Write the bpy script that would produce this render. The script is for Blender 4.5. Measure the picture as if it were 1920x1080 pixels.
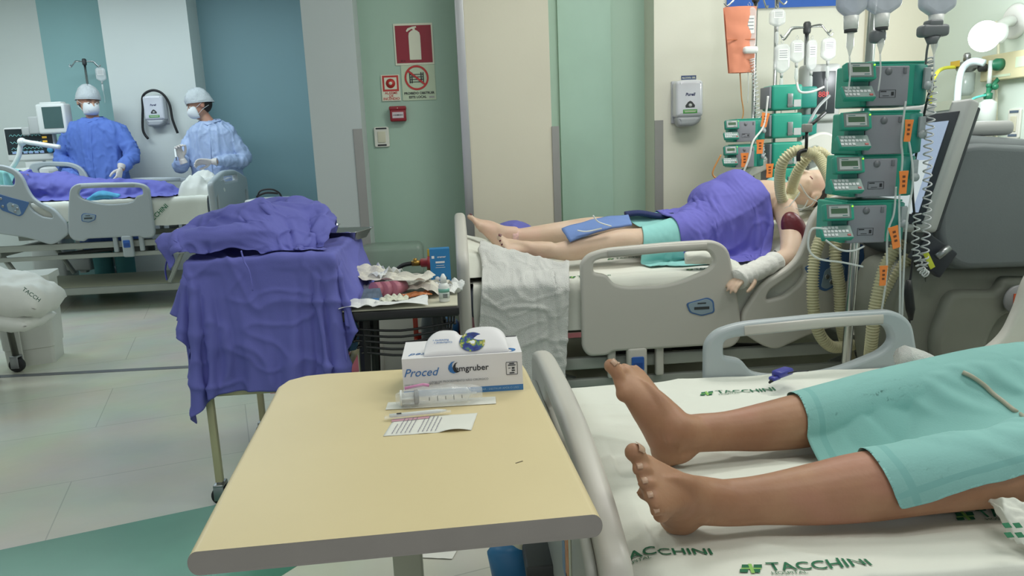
import bpy, bmesh, math, random
import numpy as np
from mathutils import Vector, Matrix, noise
from math import sin, cos, pi, radians, sqrt, atan2

for o in list(bpy.data.objects): bpy.data.objects.remove(o)
S = bpy.context.scene
C = S.collection
rnd = random.Random(7)

# ---------------------------------------------------------------- camera
PITCH, YAW, ROLL, FPX, EYE = radians(11), radians(4), radians(2.4), 1390.0, 1.2
Fv = Vector((sin(YAW)*cos(PITCH), cos(YAW)*cos(PITCH), -sin(PITCH)))
R0 = Vector((cos(YAW), -sin(YAW), 0)); U0 = R0.cross(Fv)
Rv = cos(ROLL)*R0 - sin(ROLL)*U0; Uv = sin(ROLL)*R0 + cos(ROLL)*U0
cam_d = bpy.data.cameras.new('camera'); cam = bpy.data.objects.new('camera', cam_d); C.objects.link(cam)
m3 = Matrix((Rv, Uv, -Fv)).transposed()
cam.matrix_world = Matrix.Translation((0, 0, EYE)) @ m3.to_4x4()
cam_d.sensor_width = 36; cam_d.lens = 36*FPX/1920; cam_d.clip_start = .02; cam_d.clip_end = 60
S.camera = cam

def ray(u, v): return Fv + Rv*(u-960)/FPX - Uv*(v-540)/FPX
def AY(u, v, y):
    d = ray(u, v); return Vector((0, 0, EYE)) + d*(y/d.y)
def AZ(u, v, z):
    d = ray(u, v); return Vector((0, 0, EYE)) + d*((z-EYE)/d.z)

# ---------------------------------------------------------------- world, lights, exposure
W = bpy.data.worlds.new('world'); S.world = W; W.use_nodes = True
W.node_tree.nodes['Background'].inputs[0].default_value = (.92, .95, 1.0, 1)
W.node_tree.nodes['Background'].inputs[1].default_value = .60
def area(name, loc, sx, sy, power, col=(1, 1, 1), rot=(0, 0, 0)):
    l = bpy.data.lights.new(name, 'AREA'); l.shape = 'RECTANGLE'; l.size = sx; l.size_y = sy
    l.energy = power; l.color = col
    o = bpy.data.objects.new(name, l); o.location = loc; o.rotation_euler = rot; C.objects.link(o); return o
# fluorescent ceiling panels of the ward, plus one added fill at far left
area('ceiling_or_fill_lamp', (1.2, 3.0, 2.93), 1.2, .5, 29, (1.0, .975, .93))
area('ceiling_or_fill_lamp', (2.3, 1.8, 2.93), 1.2, .5, 22, (1.0, .98, .95))
area('ceiling_or_fill_lamp', (.9, .3, 2.93), 1.2, .5, 16, (1.0, .975, .93))
area('ceiling_or_fill_lamp', (-1.3, 1.2, 2.93), .6, 1.2, 14, (.95, 1.0, .95))
area('ceiling_or_fill_lamp', (-4.3, 5.9, 2.93), 1.2, .6, 26, (.84, .94, 1.0))  # added fill that brightens the far left walls, no known fitting
area('ceiling_or_fill_lamp', (-3.2, 5.9, 2.93), 1.2, .6, 26, (.80, .93, 1.0))
area('ceiling_or_fill_lamp', (-1.9, 6.3, 2.93), 1.2, .6, 18, (.80, .93, 1.0))
area('ceiling_or_fill_lamp', (-3.0, 3.2, 2.93), .6, 1.2, 10, (.85, .95, 1.0))
S.view_settings.view_transform = 'Standard'; S.view_settings.look = 'None'
S.view_settings.exposure = 0.0; S.view_settings.gamma = 1; S.view_settings.use_curve_mapping = False

# ---------------------------------------------------------------- materials
def lin(c):
    if isinstance(c, str): c = tuple(int(c[i:i+2], 16)/255 for i in (0, 2, 4))
    return tuple((x/12.92 if x <= .04045 else ((x+.055)/1.055)**2.4) for x in c)
MATS = {}
def mat(name, col, rough=.5, metal=0, var=.06, vscale=6, bump=0, bscale=60, trans=0, alpha=1, sss=0, emit=0, spec=.5, col2=None, coat=0):
    if name in MATS: return MATS[name]
    m = bpy.data.materials.new(name); m.use_nodes = True; MATS[name] = m
    nt = m.node_tree; N = nt.nodes; L = nt.links; b = N['Principled BSDF']
    c = lin(col)
    b.inputs['Roughness'].default_value = rough; b.inputs['Metallic'].default_value = metal
    b.inputs['Specular IOR Level'].default_value = spec
    b.inputs['Coat Weight'].default_value = coat
    if trans: b.inputs['Transmission Weight'].default_value = trans; b.inputs['IOR'].default_value = 1.3
    if alpha < 1: b.inputs['Alpha'].default_value = alpha
    if sss:
        b.inputs['Subsurface Weight'].default_value = sss; b.inputs['Subsurface Radius'].default_value = (.012, .005, .003)
        b.inputs['Subsurface Scale'].default_value = 1
    tc = N.new('ShaderNodeTexCoord')
    nz = N.new('ShaderNodeTexNoise'); nz.inputs['Scale'].default_value = vscale; nz.inputs['Detail'].default_value = 4
    L.new(tc.outputs['Object'], nz.inputs['Vector'])
    rp = N.new('ShaderNodeValToRGB'); rp.color_ramp.elements[0].position = .3; rp.color_ramp.elements[1].position = .7
    if col2 is None:
        rp.color_ramp.elements[0].color = (*[x*(1-var) for x in c], 1); rp.color_ramp.elements[1].color = (*[min(1, x*(1+var)) for x in c], 1)
    else:
        rp.color_ramp.elements[0].color = (*c, 1); rp.color_ramp.elements[1].color = (*lin(col2), 1)
    L.new(nz.outputs['Fac'], rp.inputs['Fac']); L.new(rp.outputs['Color'], b.inputs['Base Color'])
    if bump:
        n2 = N.new('ShaderNodeTexNoise'); n2.inputs['Scale'].default_value = bscale; n2.inputs['Detail'].default_value = 6
        L.new(tc.outputs['Object'], n2.inputs['Vector'])
        bp = N.new('ShaderNodeBump'); bp.inputs['Strength'].default_value = bump; bp.inputs['Distance'].default_value = .01
        L.new(n2.outputs['Fac'], bp.inputs['Height']); L.new(bp.outputs['Normal'], b.inputs['Normal'])
    if emit:
        b.inputs['Emission Color'].default_value = (*c, 1); b.inputs['Emission Strength'].default_value = emit
    return m

# ---------------------------------------------------------------- object helpers
def tag(o, label=None, cat=None, group=None, kind=None):
    if label: o['label'] = label
    if cat: o['category'] = cat
    if group: o['group'] = group
    if kind: o['kind'] = kind
    return o
def thing(name, label, cat, loc=(0, 0, 0), rz=0, group=None):
    o = bpy.data.objects.new(name, None); C.objects.link(o); o.empty_display_size = .1
    o.location = loc; o.rotation_euler = (0, 0, rz); return tag(o, label, cat, group)
def link(name, me, parent=None, mats=None):
    o = bpy.data.objects.new(name, me); C.objects.link(o)
    if parent is not None: o.parent = parent
    if mats:
        if len(me.materials): me.materials.clear()
        for m in (mats if isinstance(mats, (list, tuple)) else [mats]): me.materials.append(m)
    return o
def dup(root, loc=None, rz=None, label=None, group=None):
    r = root.copy(); C.objects.link(r)
    if loc is not None: r.location = loc
    if rz is not None: r.rotation_euler = (0, 0, rz)
    if label: r['label'] = label
    if group: r['group'] = group
    for ch in list(root.children):
        c = ch.copy(); C.objects.link(c); c.parent = r
        for g in ch.children:
            d = g.copy(); C.objects.link(d); d.parent = c
    return r

def cr(pts, n=6, closed=False):
    """Catmull-Rom through points of any dimension"""
    P = [np.array(p, float) for p in pts]; out = []
    m = len(P); rng = range(m if closed else m-1)
    for i in rng:
        if closed: a, b, c, d = P[(i-1) % m], P[i], P[(i+1) % m], P[(i+2) % m]
        else: a, b, c, d = P[max(i-1, 0)], P[i], P[i+1], P[min(i+2, m-1)]
        for k in range(n):
            t = k/n
            out.append(.5*((2*b)+(-a+c)*t+(2*a-5*b+4*c-d)*t*t+(-a+3*b-3*c+d)*t**3))
    if not closed: out.append(P[-1])
    return out

class MB:
    def __init__(s): s.v = []; s.f = []; s.mi = []; s.sm = []
    def add(s, vs, fs, mi=0, smooth=False):
        o = len(s.v); s.v += [tuple(map(float, v)) for v in vs]
        for f in fs: s.f.append([i+o for i in f]); s.mi.append(mi); s.sm.append(smooth)
        return s
    def box(s, c, d, mi=0, rot=None, bev=0):
        hx, hy, hz = d[0]/2, d[1]/2, d[2]/2
        b = min(bev, hx*.98, hy*.98, hz*.98)
        if b <= 0:
            vs = [(x, y, z) for x in (-hx, hx) for y in (-hy, hy) for z in (-hz, hz)]
            fs = [(0, 1, 3, 2), (4, 6, 7, 5), (0, 4, 5, 1), (2, 3, 7, 6), (0, 2, 6, 4), (1, 5, 7, 3)]
        else:
            bm = bmesh.new(); bmesh.ops.create_cube(bm, size=1)
            for v in bm.verts: v.co = Vector((v.co.x*d[0], v.co.y*d[1], v.co.z*d[2]))
            bmesh.ops.bevel(bm, geom=bm.edges[:], offset=b, segments=3, affect='EDGES', profile=.5)
            bm.verts.ensure_lookup_table()
            vs = [v.co.copy() for v in bm.verts]; fs = [[v.index for v in f.verts] for f in bm.faces]; bm.free()
        vs = [Vector(v) for v in vs]
        if rot is not None:
            R = rot if isinstance(rot, Matrix) else Matrix.Rotation(rot, 3, 'Z')
            vs = [R @ v for v in vs]
        c = Vector(c)
        return s.add([v+c for v in vs], fs, mi, bev > 0)
    def tube(s, pts, r, n=10, mi=0, cap=True, up=None, smooth=True, closed=False):
        """loft; r is number, (a,b), or list of either per point"""
        P = [Vector(p) for p in pts]; m = len(P)
        rr = []
        for i in range(m):
            q = r[i] if isinstance(r, list) else r
            rr.append(q if isinstance(q, (tuple, list, np.ndarray)) else (q, q))
        T = []
        for i in range(m):
            if closed: t = P[(i+1) % m]-P[(i-1) % m]
            else: t = P[min(i+1, m-1)]-P[max(i-1, 0)]
            T.append(t.normalized() if t.length > 1e-9 else Vector((0, 0, 1)))
        u = Vector(up) if up is not None else (Vector((0, 0, 1)) if abs(T[0].z) < .9 else Vector((1, 0, 0)))
        vs = []; fs = []
        for i in range(m):
            if up is not None and abs(Vector(up).normalized().dot(T[i])) < .97: u = Vector(up)
            a = (u - T[i]*u.dot(T[i]))
            a = a.normalized() if a.length > 1e-6 else T[i].orthogonal().normalized()
            b = T[i].cross(a); u = a
            for k in range(n):
                th = 2*pi*k/n
                vs.append(P[i] + b*cos(th)*rr[i][0] + a*sin(th)*rr[i][1])
        for i in range(m if closed else m-1):
            j = (i+1) % m
            for k in range(n): fs.append((i*n+k, i*n+(k+1) % n, j*n+(k+1) % n, j*n+k))
        if cap and not closed:
            fs.append(list(range(n))[::-1]); fs.append([(m-1)*n+k for k in range(n)])
        return s.add(vs, fs, mi, smooth)
    def cyl(s, a, b, r, r2=None, n=16, mi=0, smooth=True):
        return s.tube([a, b], [r, r if r2 is None else r2], n, mi, True, None, smooth)
    def lathe(s, prof, c=(0, 0, 0), n=20, mi=0, axis='Z', smooth=True):
        """prof: list of (r, h)"""
        vs = []; fs = []
        for r, h in prof:
            for k in range(n):
                th = 2*pi*k/n; v = (r*cos(th), r*sin(th), h)
                if axis == 'X': v = (h, r*cos(th), r*sin(th))
                if axis == 'Y': v = (r*sin(th), h, r*cos(th))
                vs.append(Vector(v)+Vector(c))
        for i in range(len(prof)-1):
            for k in range(n): fs.append((i*n+k, i*n+(k+1) % n, (i+1)*n+(k+1) % n, (i+1)*n+k))
        fs.append(list(range(n))[::-1]); fs.append([(len(prof)-1)*n+k for k in range(n)])
        return s.add(vs, fs, mi, smooth)
    def ball(s, c, r, n=12, mi=0, rot=None):
        r = r if isinstance(r, (tuple, list)) else (r, r, r); vs = []; fs = []
        R = rot or Matrix.Identity(3)
        for i in range(n+1):
            ph = pi*i/n
            for k in range(2*n):
                th = pi*k/n
                vs.append(R @ Vector((r[0]*sin(ph)*cos(th), r[1]*sin(ph)*sin(th), -r[2]*cos(ph)))+Vector(c))
        for i in range(n):
            for k in range(2*n): fs.append((i*2*n+k, i*2*n+(k+1) % (2*n), (i+1)*2*n+(k+1) % (2*n), (i+1)*2*n+k))
        return s.add(vs, fs, mi, True)
    def grid(s, fn, nu, nv, mi=0, smooth=True):
        vs = [fn(i/nu, j/nv) for j in range(nv+1) for i in range(nu+1)]; w = nu+1
        fs = [(j*w+i, j*w+i+1, (j+1)*w+i+1, (j+1)*w+i) for j in range(nv) for i in range(nu)]
        return s.add(vs, fs, mi, smooth)
    def prism(s, poly, depth, M=None, mi=0):
        """poly in XY, extruded +Z by depth, transformed by M (4x4)"""
        M = M or Matrix.Identity(4); n = len(poly)
        vs = [M @ Vector((p[0], p[1], 0)) for p in poly]+[M @ Vector((p[0], p[1], depth)) for p in poly]
        fs = [list(range(n))[::-1], [n+i for i in range(n)]]+[(i, (i+1) % n, n+(i+1) % n, n+i) for i in range(n)]
        return s.add(vs, fs, mi)
    def merge(s, me, M=None, mi=0, smooth=False):
        M = M or Matrix.Identity(4)
        return s.add([M @ v.co for v in me.vertices], [list(p.vertices) for p in me.polygons], mi, smooth)
    def mesh(s, name='m', weld=True):
        me = bpy.data.meshes.new(name); me.from_pydata(s.v, [], s.f)
        me.polygons.foreach_set('material_index', s.mi); me.polygons.foreach_set('use_smooth', s.sm)
        bm = bmesh.new(); bm.from_mesh(me)
        if weld: bmesh.ops.remove_doubles(bm, verts=bm.verts, dist=1e-6)
        bmesh.ops.recalc_face_normals(bm, faces=bm.faces); bm.to_mesh(me); bm.free(); me.update(); return me
    def build(s, name, mats, parent=None, **k):
        o = link(name, s.mesh(name), parent, mats)
        if k: tag(o, **k)
        return o
def deps(): return bpy.context.evaluated_depsgraph_get()
def bake(o, keep_mats=True):
    """apply modifiers through the depsgraph"""
    bpy.context.view_layer.update()
    me = bpy.data.meshes.new_from_object(o.evaluated_get(deps())); o.modifiers.clear()
    old = o.data; o.data = me; bpy.data.meshes.remove(old); return o
def plate_mesh(outer, holes=(), thick=.03, bev=.008, res=2):
    """rounded plate with openings, in local XY, centred on Z=0"""
    cu = bpy.data.curves.new('plate', 'CURVE'); cu.dimensions = '2D'; cu.fill_mode = 'BOTH'
    cu.extrude = max(thick/2-bev, .0002); cu.bevel_depth = bev; cu.bevel_resolution = res; cu.offset = -bev
    for k, pl in enumerate([outer]+list(holes)):
        ar = sum(pl[i][0]*pl[(i+1) % len(pl)][1]-pl[(i+1) % len(pl)][0]*pl[i][1] for i in range(len(pl)))
        if (ar > 0) == (k > 0): pl = pl[::-1]
        sp = cu.splines.new('POLY'); sp.points.add(len(pl)-1); sp.use_cyclic_u = True
        for i, p in enumerate(pl): sp.points[i].co = (p[0], p[1], 0, 1)
    o = bpy.data.objects.new('plate', cu); C.objects.link(o); bpy.context.view_layer.update()
    me = bpy.data.meshes.new_from_object(o.evaluated_get(deps())); bpy.data.objects.remove(o); bpy.data.curves.remove(cu)
    me.materials.clear()
    return me
def round_poly(pts, r, n=5):
    out = []; m = len(pts)
    for i in range(m):
        a, b, c = (np.array(pts[(i+k) % m], float)[:2] for k in (-1, 0, 1))
        rr = pts[i][2] if len(pts[i]) > 2 else r
        d1 = a-b; d2 = c-b; l1 = np.linalg.norm(d1); l2 = np.linalg.norm(d2); rr = min(rr, l1*.49, l2*.49)
        p1 = b+d1/l1*rr; p2 = b+d2/l2*rr
        for k in range(n+1):
            t = k/n; out.append(tuple((1-t)**2*p1+2*t*(1-t)*b+t*t*p2))
    return out
def text_mesh(txt, size, extr=.0004, align='CENTER', shear=0, bold=0, spacing=1):
    cu = bpy.data.curves.new('txt', 'FONT'); cu.body = txt; cu.size = size; cu.extrude = extr; cu.align_x = align
    cu.align_y = 'CENTER'; cu.shear = shear; cu.offset = bold*size; cu.space_character = spacing; cu.resolution_u = 3
    o = bpy.data.objects.new('txt', cu); C.objects.link(o); bpy.context.view_layer.update()
    me = bpy.data.meshes.new_from_object(o.evaluated_get(deps())); bpy.data.objects.remove(o); bpy.data.curves.remove(cu)
    me.materials.clear()
    return me
def frame_mat(o, x, y):
    """matrix whose X and Y are the given directions"""
    x = Vector(x).normalized(); y = Vector(y); z = x.cross(y).normalized(); y = z.cross(x)
    M = Matrix((x, y, z)).transposed().to_4x4(); M.translation = Vector(o); return M
XZ = lambda o: frame_mat(o, (1, 0, 0), (0, 0, 1))      # faces -Y (towards the camera)
def lettering(name, txt, size, M, m, parent=None, **k):
    me = text_mesh(txt, size, **k); me.transform(M); return link(name, me, parent, m)
def fbm(x, y, z=0, o=4): return noise.fractal(Vector((x, y, z)), 1.0, 2.0, o)

# ---------------------------------------------------------------- the room shell
def wall_mat(name, col, v=.02): return mat(name, col, .55, var=v, vscale=1.2, bump=.03, bscale=90)
m_white = wall_mat('wall_white', 'dcdccd'); m_cream = wall_mat('wall_cream', 'd6d2bf'); m_green = wall_mat('wall_green', 'a9c6b4')
m_green2 = wall_mat('wall_deep_green', 'a3bfaf'); m_teal = wall_mat('wall_teal', '93bcbd'); m_teal_d = wall_mat('wall_dark_teal', '7b9da4')
m_fwhite = wall_mat('wall_far_white', 'd4dbd6'); m_shaded_white = wall_mat('wall_shaded_white', 'b9c2c2'); m_alu = mat('aluminium', 'b4b6b8', .35, .85, var=.03)
m_corner = mat('corner_guard_grey', '9b9b98', .4, .2, var=.03)
def sbox(name, x0, x1, y0, y1, z0, z1, m, bev=0):
    b = MB(); b.box(((x0+x1)/2, (y0+y1)/2, (z0+z1)/2), (x1-x0, y1-y0, z1-z0), bev=bev); return b.build(name, m, kind='structure')
CH = 3.0
# floor: cream linoleum in wide diagonal sheets with a green inlaid band and a red area by the wall
def floor_mat():
    m = bpy.data.materials.new('linoleum'); m.use_nodes = True; nt = m.node_tree; N = nt.nodes; L = nt.links; b = N['Principled BSDF']
    tc = N.new('ShaderNodeTexCoord'); mp = N.new('ShaderNodeMapping'); L.new(tc.outputs['Object'], mp.inputs[0])
    mp.inputs['Rotation'].default_value = (0, 0, radians(-17)); 
    br = N.new('ShaderNodeTexBrick'); br.offset = .5; br.inputs['Scale'].default_value = 1; br.inputs['Brick Width'].default_value = 1.3; br.inputs['Row Height'].default_value = .62
    br.inputs['Mortar Size'].default_value = .0022; br.inputs['Mortar Smooth'].default_value = .1
    br.inputs['Color1'].default_value = (*lin('cacbba'), 1); br.inputs['Color2'].default_value = (*lin('c5c6b5'), 1); br.inputs['Mortar'].default_value = (*lin('adb0a2'), 1)
    L.new(mp.outputs[0], br.inputs[0])
    nz = N.new('ShaderNodeTexNoise'); nz.inputs['Scale'].default_value = 2.2; nz.inputs['Detail'].default_value = 8; L.new(tc.outputs['Object'], nz.inputs[0])
    mx = N.new('ShaderNodeMix'); mx.data_type = 'RGBA'; mx.blend_type = 'MULTIPLY'; mx.inputs[0].default_value = .35
    L.new(br.outputs['Color'], mx.inputs[6]); L.new(nz.outputs['Color'], mx.inputs[7])
    hs = N.new('ShaderNodeHueSaturation'); hs.inputs['Saturation'].default_value = .9; hs.inputs['Value'].default_value = 1.15
    L.new(mx.outputs[2], hs.inputs['Color']); L.new(hs.outputs[0], b.inputs['Base Color'])
    b.inputs['Roughness'].default_value = .22
    n2 = N.new('ShaderNodeTexNoise'); n2.inputs['Scale'].default_value = 5; n2.inputs['Detail'].default_value = 3; L.new(tc.outputs['Object'], n2.inputs[0])
    bp = N.new('ShaderNodeBump'); bp.inputs['Strength'].default_value = .12; bp.inputs['Distance'].default_value = .02
    L.new(n2.outputs['Fac'], bp.inputs['Height']); L.new(bp.outputs[0], b.inputs['Normal'])
    return m
fb = MB(); fb.box((-.7, 3.2, -.05), (10.4, 11.0, .1)); fb.build('floor', floor_mat(), kind='structure')
m_inlay = mat('linoleum_green', '4f8570', .25, var=.1, vscale=3, bump=.03, bscale=8)
def inlay(name, pts, m, h=.0015):
    b = MB(); b.prism(pts, h); return b.build(name, m, kind='structure')
inlay('trim_floor_inlay_green', [(-2.4, 1.97), (-.88, 2.49), (.6, 3.0), (.95, 2.6), (-.475, 2.114), (-1.1, 1.3), (-2.4, .9)], m_inlay)
inlay('trim_floor_inlay_red', [(-1.0, 3.7), (2.0, 3.75), (2.0, 4.55), (-.74, 4.55)], mat('linoleum_red', 'a24a5a', .3, var=.06))
inlay('trim_floor_line', [(-5.2, 4.40), (-.8, 4.24), (-.8, 4.29), (-5.2, 4.455)], mat('floor_joint_grey', '63666a', .4, var=.05), .002)
sbox('ceiling', -5.6, 3.4, -2.3, 8.5, CH, CH+.1, m_fwhite)
# far ward wall, panels of alternating colour
sbox('wall_far_white', -5.6, -3.95, 7.9, 8.1, 0, CH, m_fwhite)
sbox('wall_far_teal', -3.95, -3.2, 7.9, 8.1, 0, CH, m_teal)
sbox('wall_far_column', -3.24, -2.44, 7.60, 8.1, 0, CH, m_fwhite)
sbox('wall_far_dark_teal', -2.44, -.7, 7.9, 8.1, 0, CH, m_teal_d)
sbox('wall_left', -5.7, -5.6, -2.3, 8.1, 0, CH, m_fwhite)
# near partition
sbox('wall_shaded_column', -.80, -.515, 4.4, 8.0, 0, CH, m_shaded_white)  # white panel, its shade put into the grey colour
sbox('wall_back_deep_green', -.515, .07, 4.62, 4.75, 0, CH, m_green2)
sbox('wall_back_cream', .07, .58, 4.4, 4.75, 0, CH, m_cream)
sbox('wall_back_green', .58, 1.19, 4.62, 4.75, 0, CH, m_green)
sbox('wall_back_white', 1.19, 2.45, 4.4, 4.75, 0, CH, m_white)
sbox('wall_back_cream_strip', 2.45, 3.0, 4.32, 4.75, 0, CH, m_cream)
sbox('wall_right', 2.84, 3.0, -2.3, 4.32, 0, CH, mat('wall_mint', 'd0ded3', .5, var=.02, vscale=1.2))
sbox('trim_niche_panel', .66, .98, 4.600, 4.619, 0, CH, mat('wall_pale_green', 'a9c9b8', .35, var=.02))
# skirting and corner guards
for i, (x0, x1, y) in enumerate([(-3.24, -2.44, 7.60), (-2.44, -.8, 7.9), (-.515, .07, 4.62), (.07, .58, 4.4), (.58, 1.19, 4.62), (1.19, 2.45, 4.4)]):
    sbox('baseboard_back', x0+.001, x1-.001, y-.014, y, 0, .09, m_corner)
def guard(x, y, top):
    b = MB(); b.box((x, y-.003, (top+.09)/2), (.05, .006, top-.09)); b.box((x+(.025 if x > 1 else -.025), y+.02, (top+.09)/2), (.005, .045, top-.09))
    b.build('trim_corner_guard', m_corner, kind='structure')
guard(-.54, 4.4, 1.32); guard(1.215, 4.4, 1.30)
b = MB(); b.box((.60, 4.395, .69), (.042, .008, 1.2)); b.build('trim_corner_guard', m_corner, kind='structure')
b = MB(); b.box((.075, 4.39, 1.5), (.05, .03, 3.0), bev=.004); b.build('trim_door_edge', m_alu, kind='structure')
b = MB(); b.box((-2.44-.026, 7.59, .8), (.05, .006, 1.2)); b.build('trim_corner_guard', m_corner, kind='structure')

# ---------------------------------------------------------------- hospital beds
m_rail = mat('bed_plastic', 'c3c0b8', .38, var=.015, vscale=3); m_rail2 = mat('bed_plastic_cool', 'a9b1b4', .36, var=.015, vscale=3)
m_frame = mat('bed_frame_paint', '9fa39c', .4, var=.03); m_dark = mat('dark_grey_plastic', '3a3d3e', .5, var=.05)
m_black = mat('black_plastic', '17181a', .45, var=.05); m_blue = mat('blue_plastic', '2f5fae', .35, var=.03)
m_panel_blue = mat('control_panel_blue', '4a6c9c', .4, var=.04); m_panel_lt = mat('control_panel_grey', '8d9fac', .4, var=.04)
m_chrome = mat('chrome', 'c4c6c8', .18, 1, var=.02); m_base = mat('base_cover_cream', 'c9cab2', .5, var=.02); m_steel = mat('brushed_steel', '9c9fa0', .35, .9, var=.04)
m_rubber = mat('rubber', '1d1f20', .7, var=.1); m_wht = mat('white_plastic', 'dfe2df', .35, var=.015); m_lgt = mat('light_grey_plastic', 'b9bcba', .4, var=.02)
m_sheet = mat('bed_sheet_cotton', 'dcded4', .85, var=.02, vscale=2, bump=.06, bscale=220)
m_gr_dk = mat('print_dark_green', '1f6a48', .8, var=.05); m_gr_lt = mat('print_light_green', '8fc063', .8, var=.05)

RAIL = round_poly([(.475, .02, .05), (.475, .37, .06), (.505, .405, .03), (.56, .42, .02), (.60, .425, .02), (.85, .435, .2), (1.02, .435, .08), (1.075, .40, .06), (1.11, .25, .1), (1.14, .04, .04), (1.11, -.01, .03), (1.03, -.02, .01), (1.0, .0, .01), (.60, .0, .01), (.575, -.015, .02), (.50, -.015, .04)], .02)
RHOLE = round_poly([(.528, .375, .02), (.56, .383, .01), (.85, .395, .2), (1.0, .393, .03), (1.02, .345, .03), (.99, .315, .03), (.84, .262, .15), (.66, .265, .03), (.61, .278, .02), (.58, .318, .015), (.528, .33, .012)], .02)
HRAIL = round_poly([(1.132, .05, .03), (1.137, .13, .03), (1.218, .25, .04), (1.319, .305, .04), (1.362, .345, .04), (1.391, .415, .05), (1.41, .50, .05), (1.45, .56, .05), (1.53, .60, .05), (1.75, .62, .1), (1.90, .60, .06), (1.90, .2, .06), (1.75, .09, .05), (1.6, .06, .05), (1.45, .03, .05), (1.283, -.036, .04), (1.224, -.014, .04)], .03)
HHOLE = round_poly([(1.232, .175), (1.245, .215), (1.33, .268), (1.385, .315), (1.398, .28), (1.37, .235), (1.31, .19)], .02)
HHOLE2 = round_poly([(1.48, .44), (1.47, .52), (1.55, .56), (1.75, .575), (1.83, .55), (1.80, .47)], .03)
CPANEL = round_poly([(1.386, .306), (1.52, .35), (1.63, .392), (1.64, .33), (1.605, .255), (1.479, .20), (1.45, .215)], .014)

def sx(poly, s): return [(p[0]*s, p[1]) for p in poly]
def rail_mats(o, m):
    o.data.materials.clear(); o.data.materials.append(m)
def caster(b_parent, x, y, z0=0, r=.055):
    b = MB(); b.lathe([(r*.3, -.02), (r*.9, -.02), (r, -.012), (r, .012), (r*.9, .02), (r*.3, .02)], (x, y, z0+r), 20, 0, 'Y')
    w = b.build('caster_wheel', m_rubber, b_parent)
    b = MB(); b.lathe([(.01, -.024), (r*.35, -.024), (r*.35, .024), (.01, .024)], (x, y, z0+r), 14, 0, 'Y'); b.box((x, y-.026, z0+r*1.4), (r*1.1, .006, r*1.6), bev=.003); b.box((x, y+.026, z0+r*1.4), (r*1.1, .006, r*1.6), bev=.003); b.box((x, y, z0+r*2.25), (r*1.1, .058, .012), bev=.004); b.cyl((x, y, z0+r*2.2), (x, y, z0+r*2.9), .012)
    b.build('caster_fork', m_steel, w)

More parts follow.
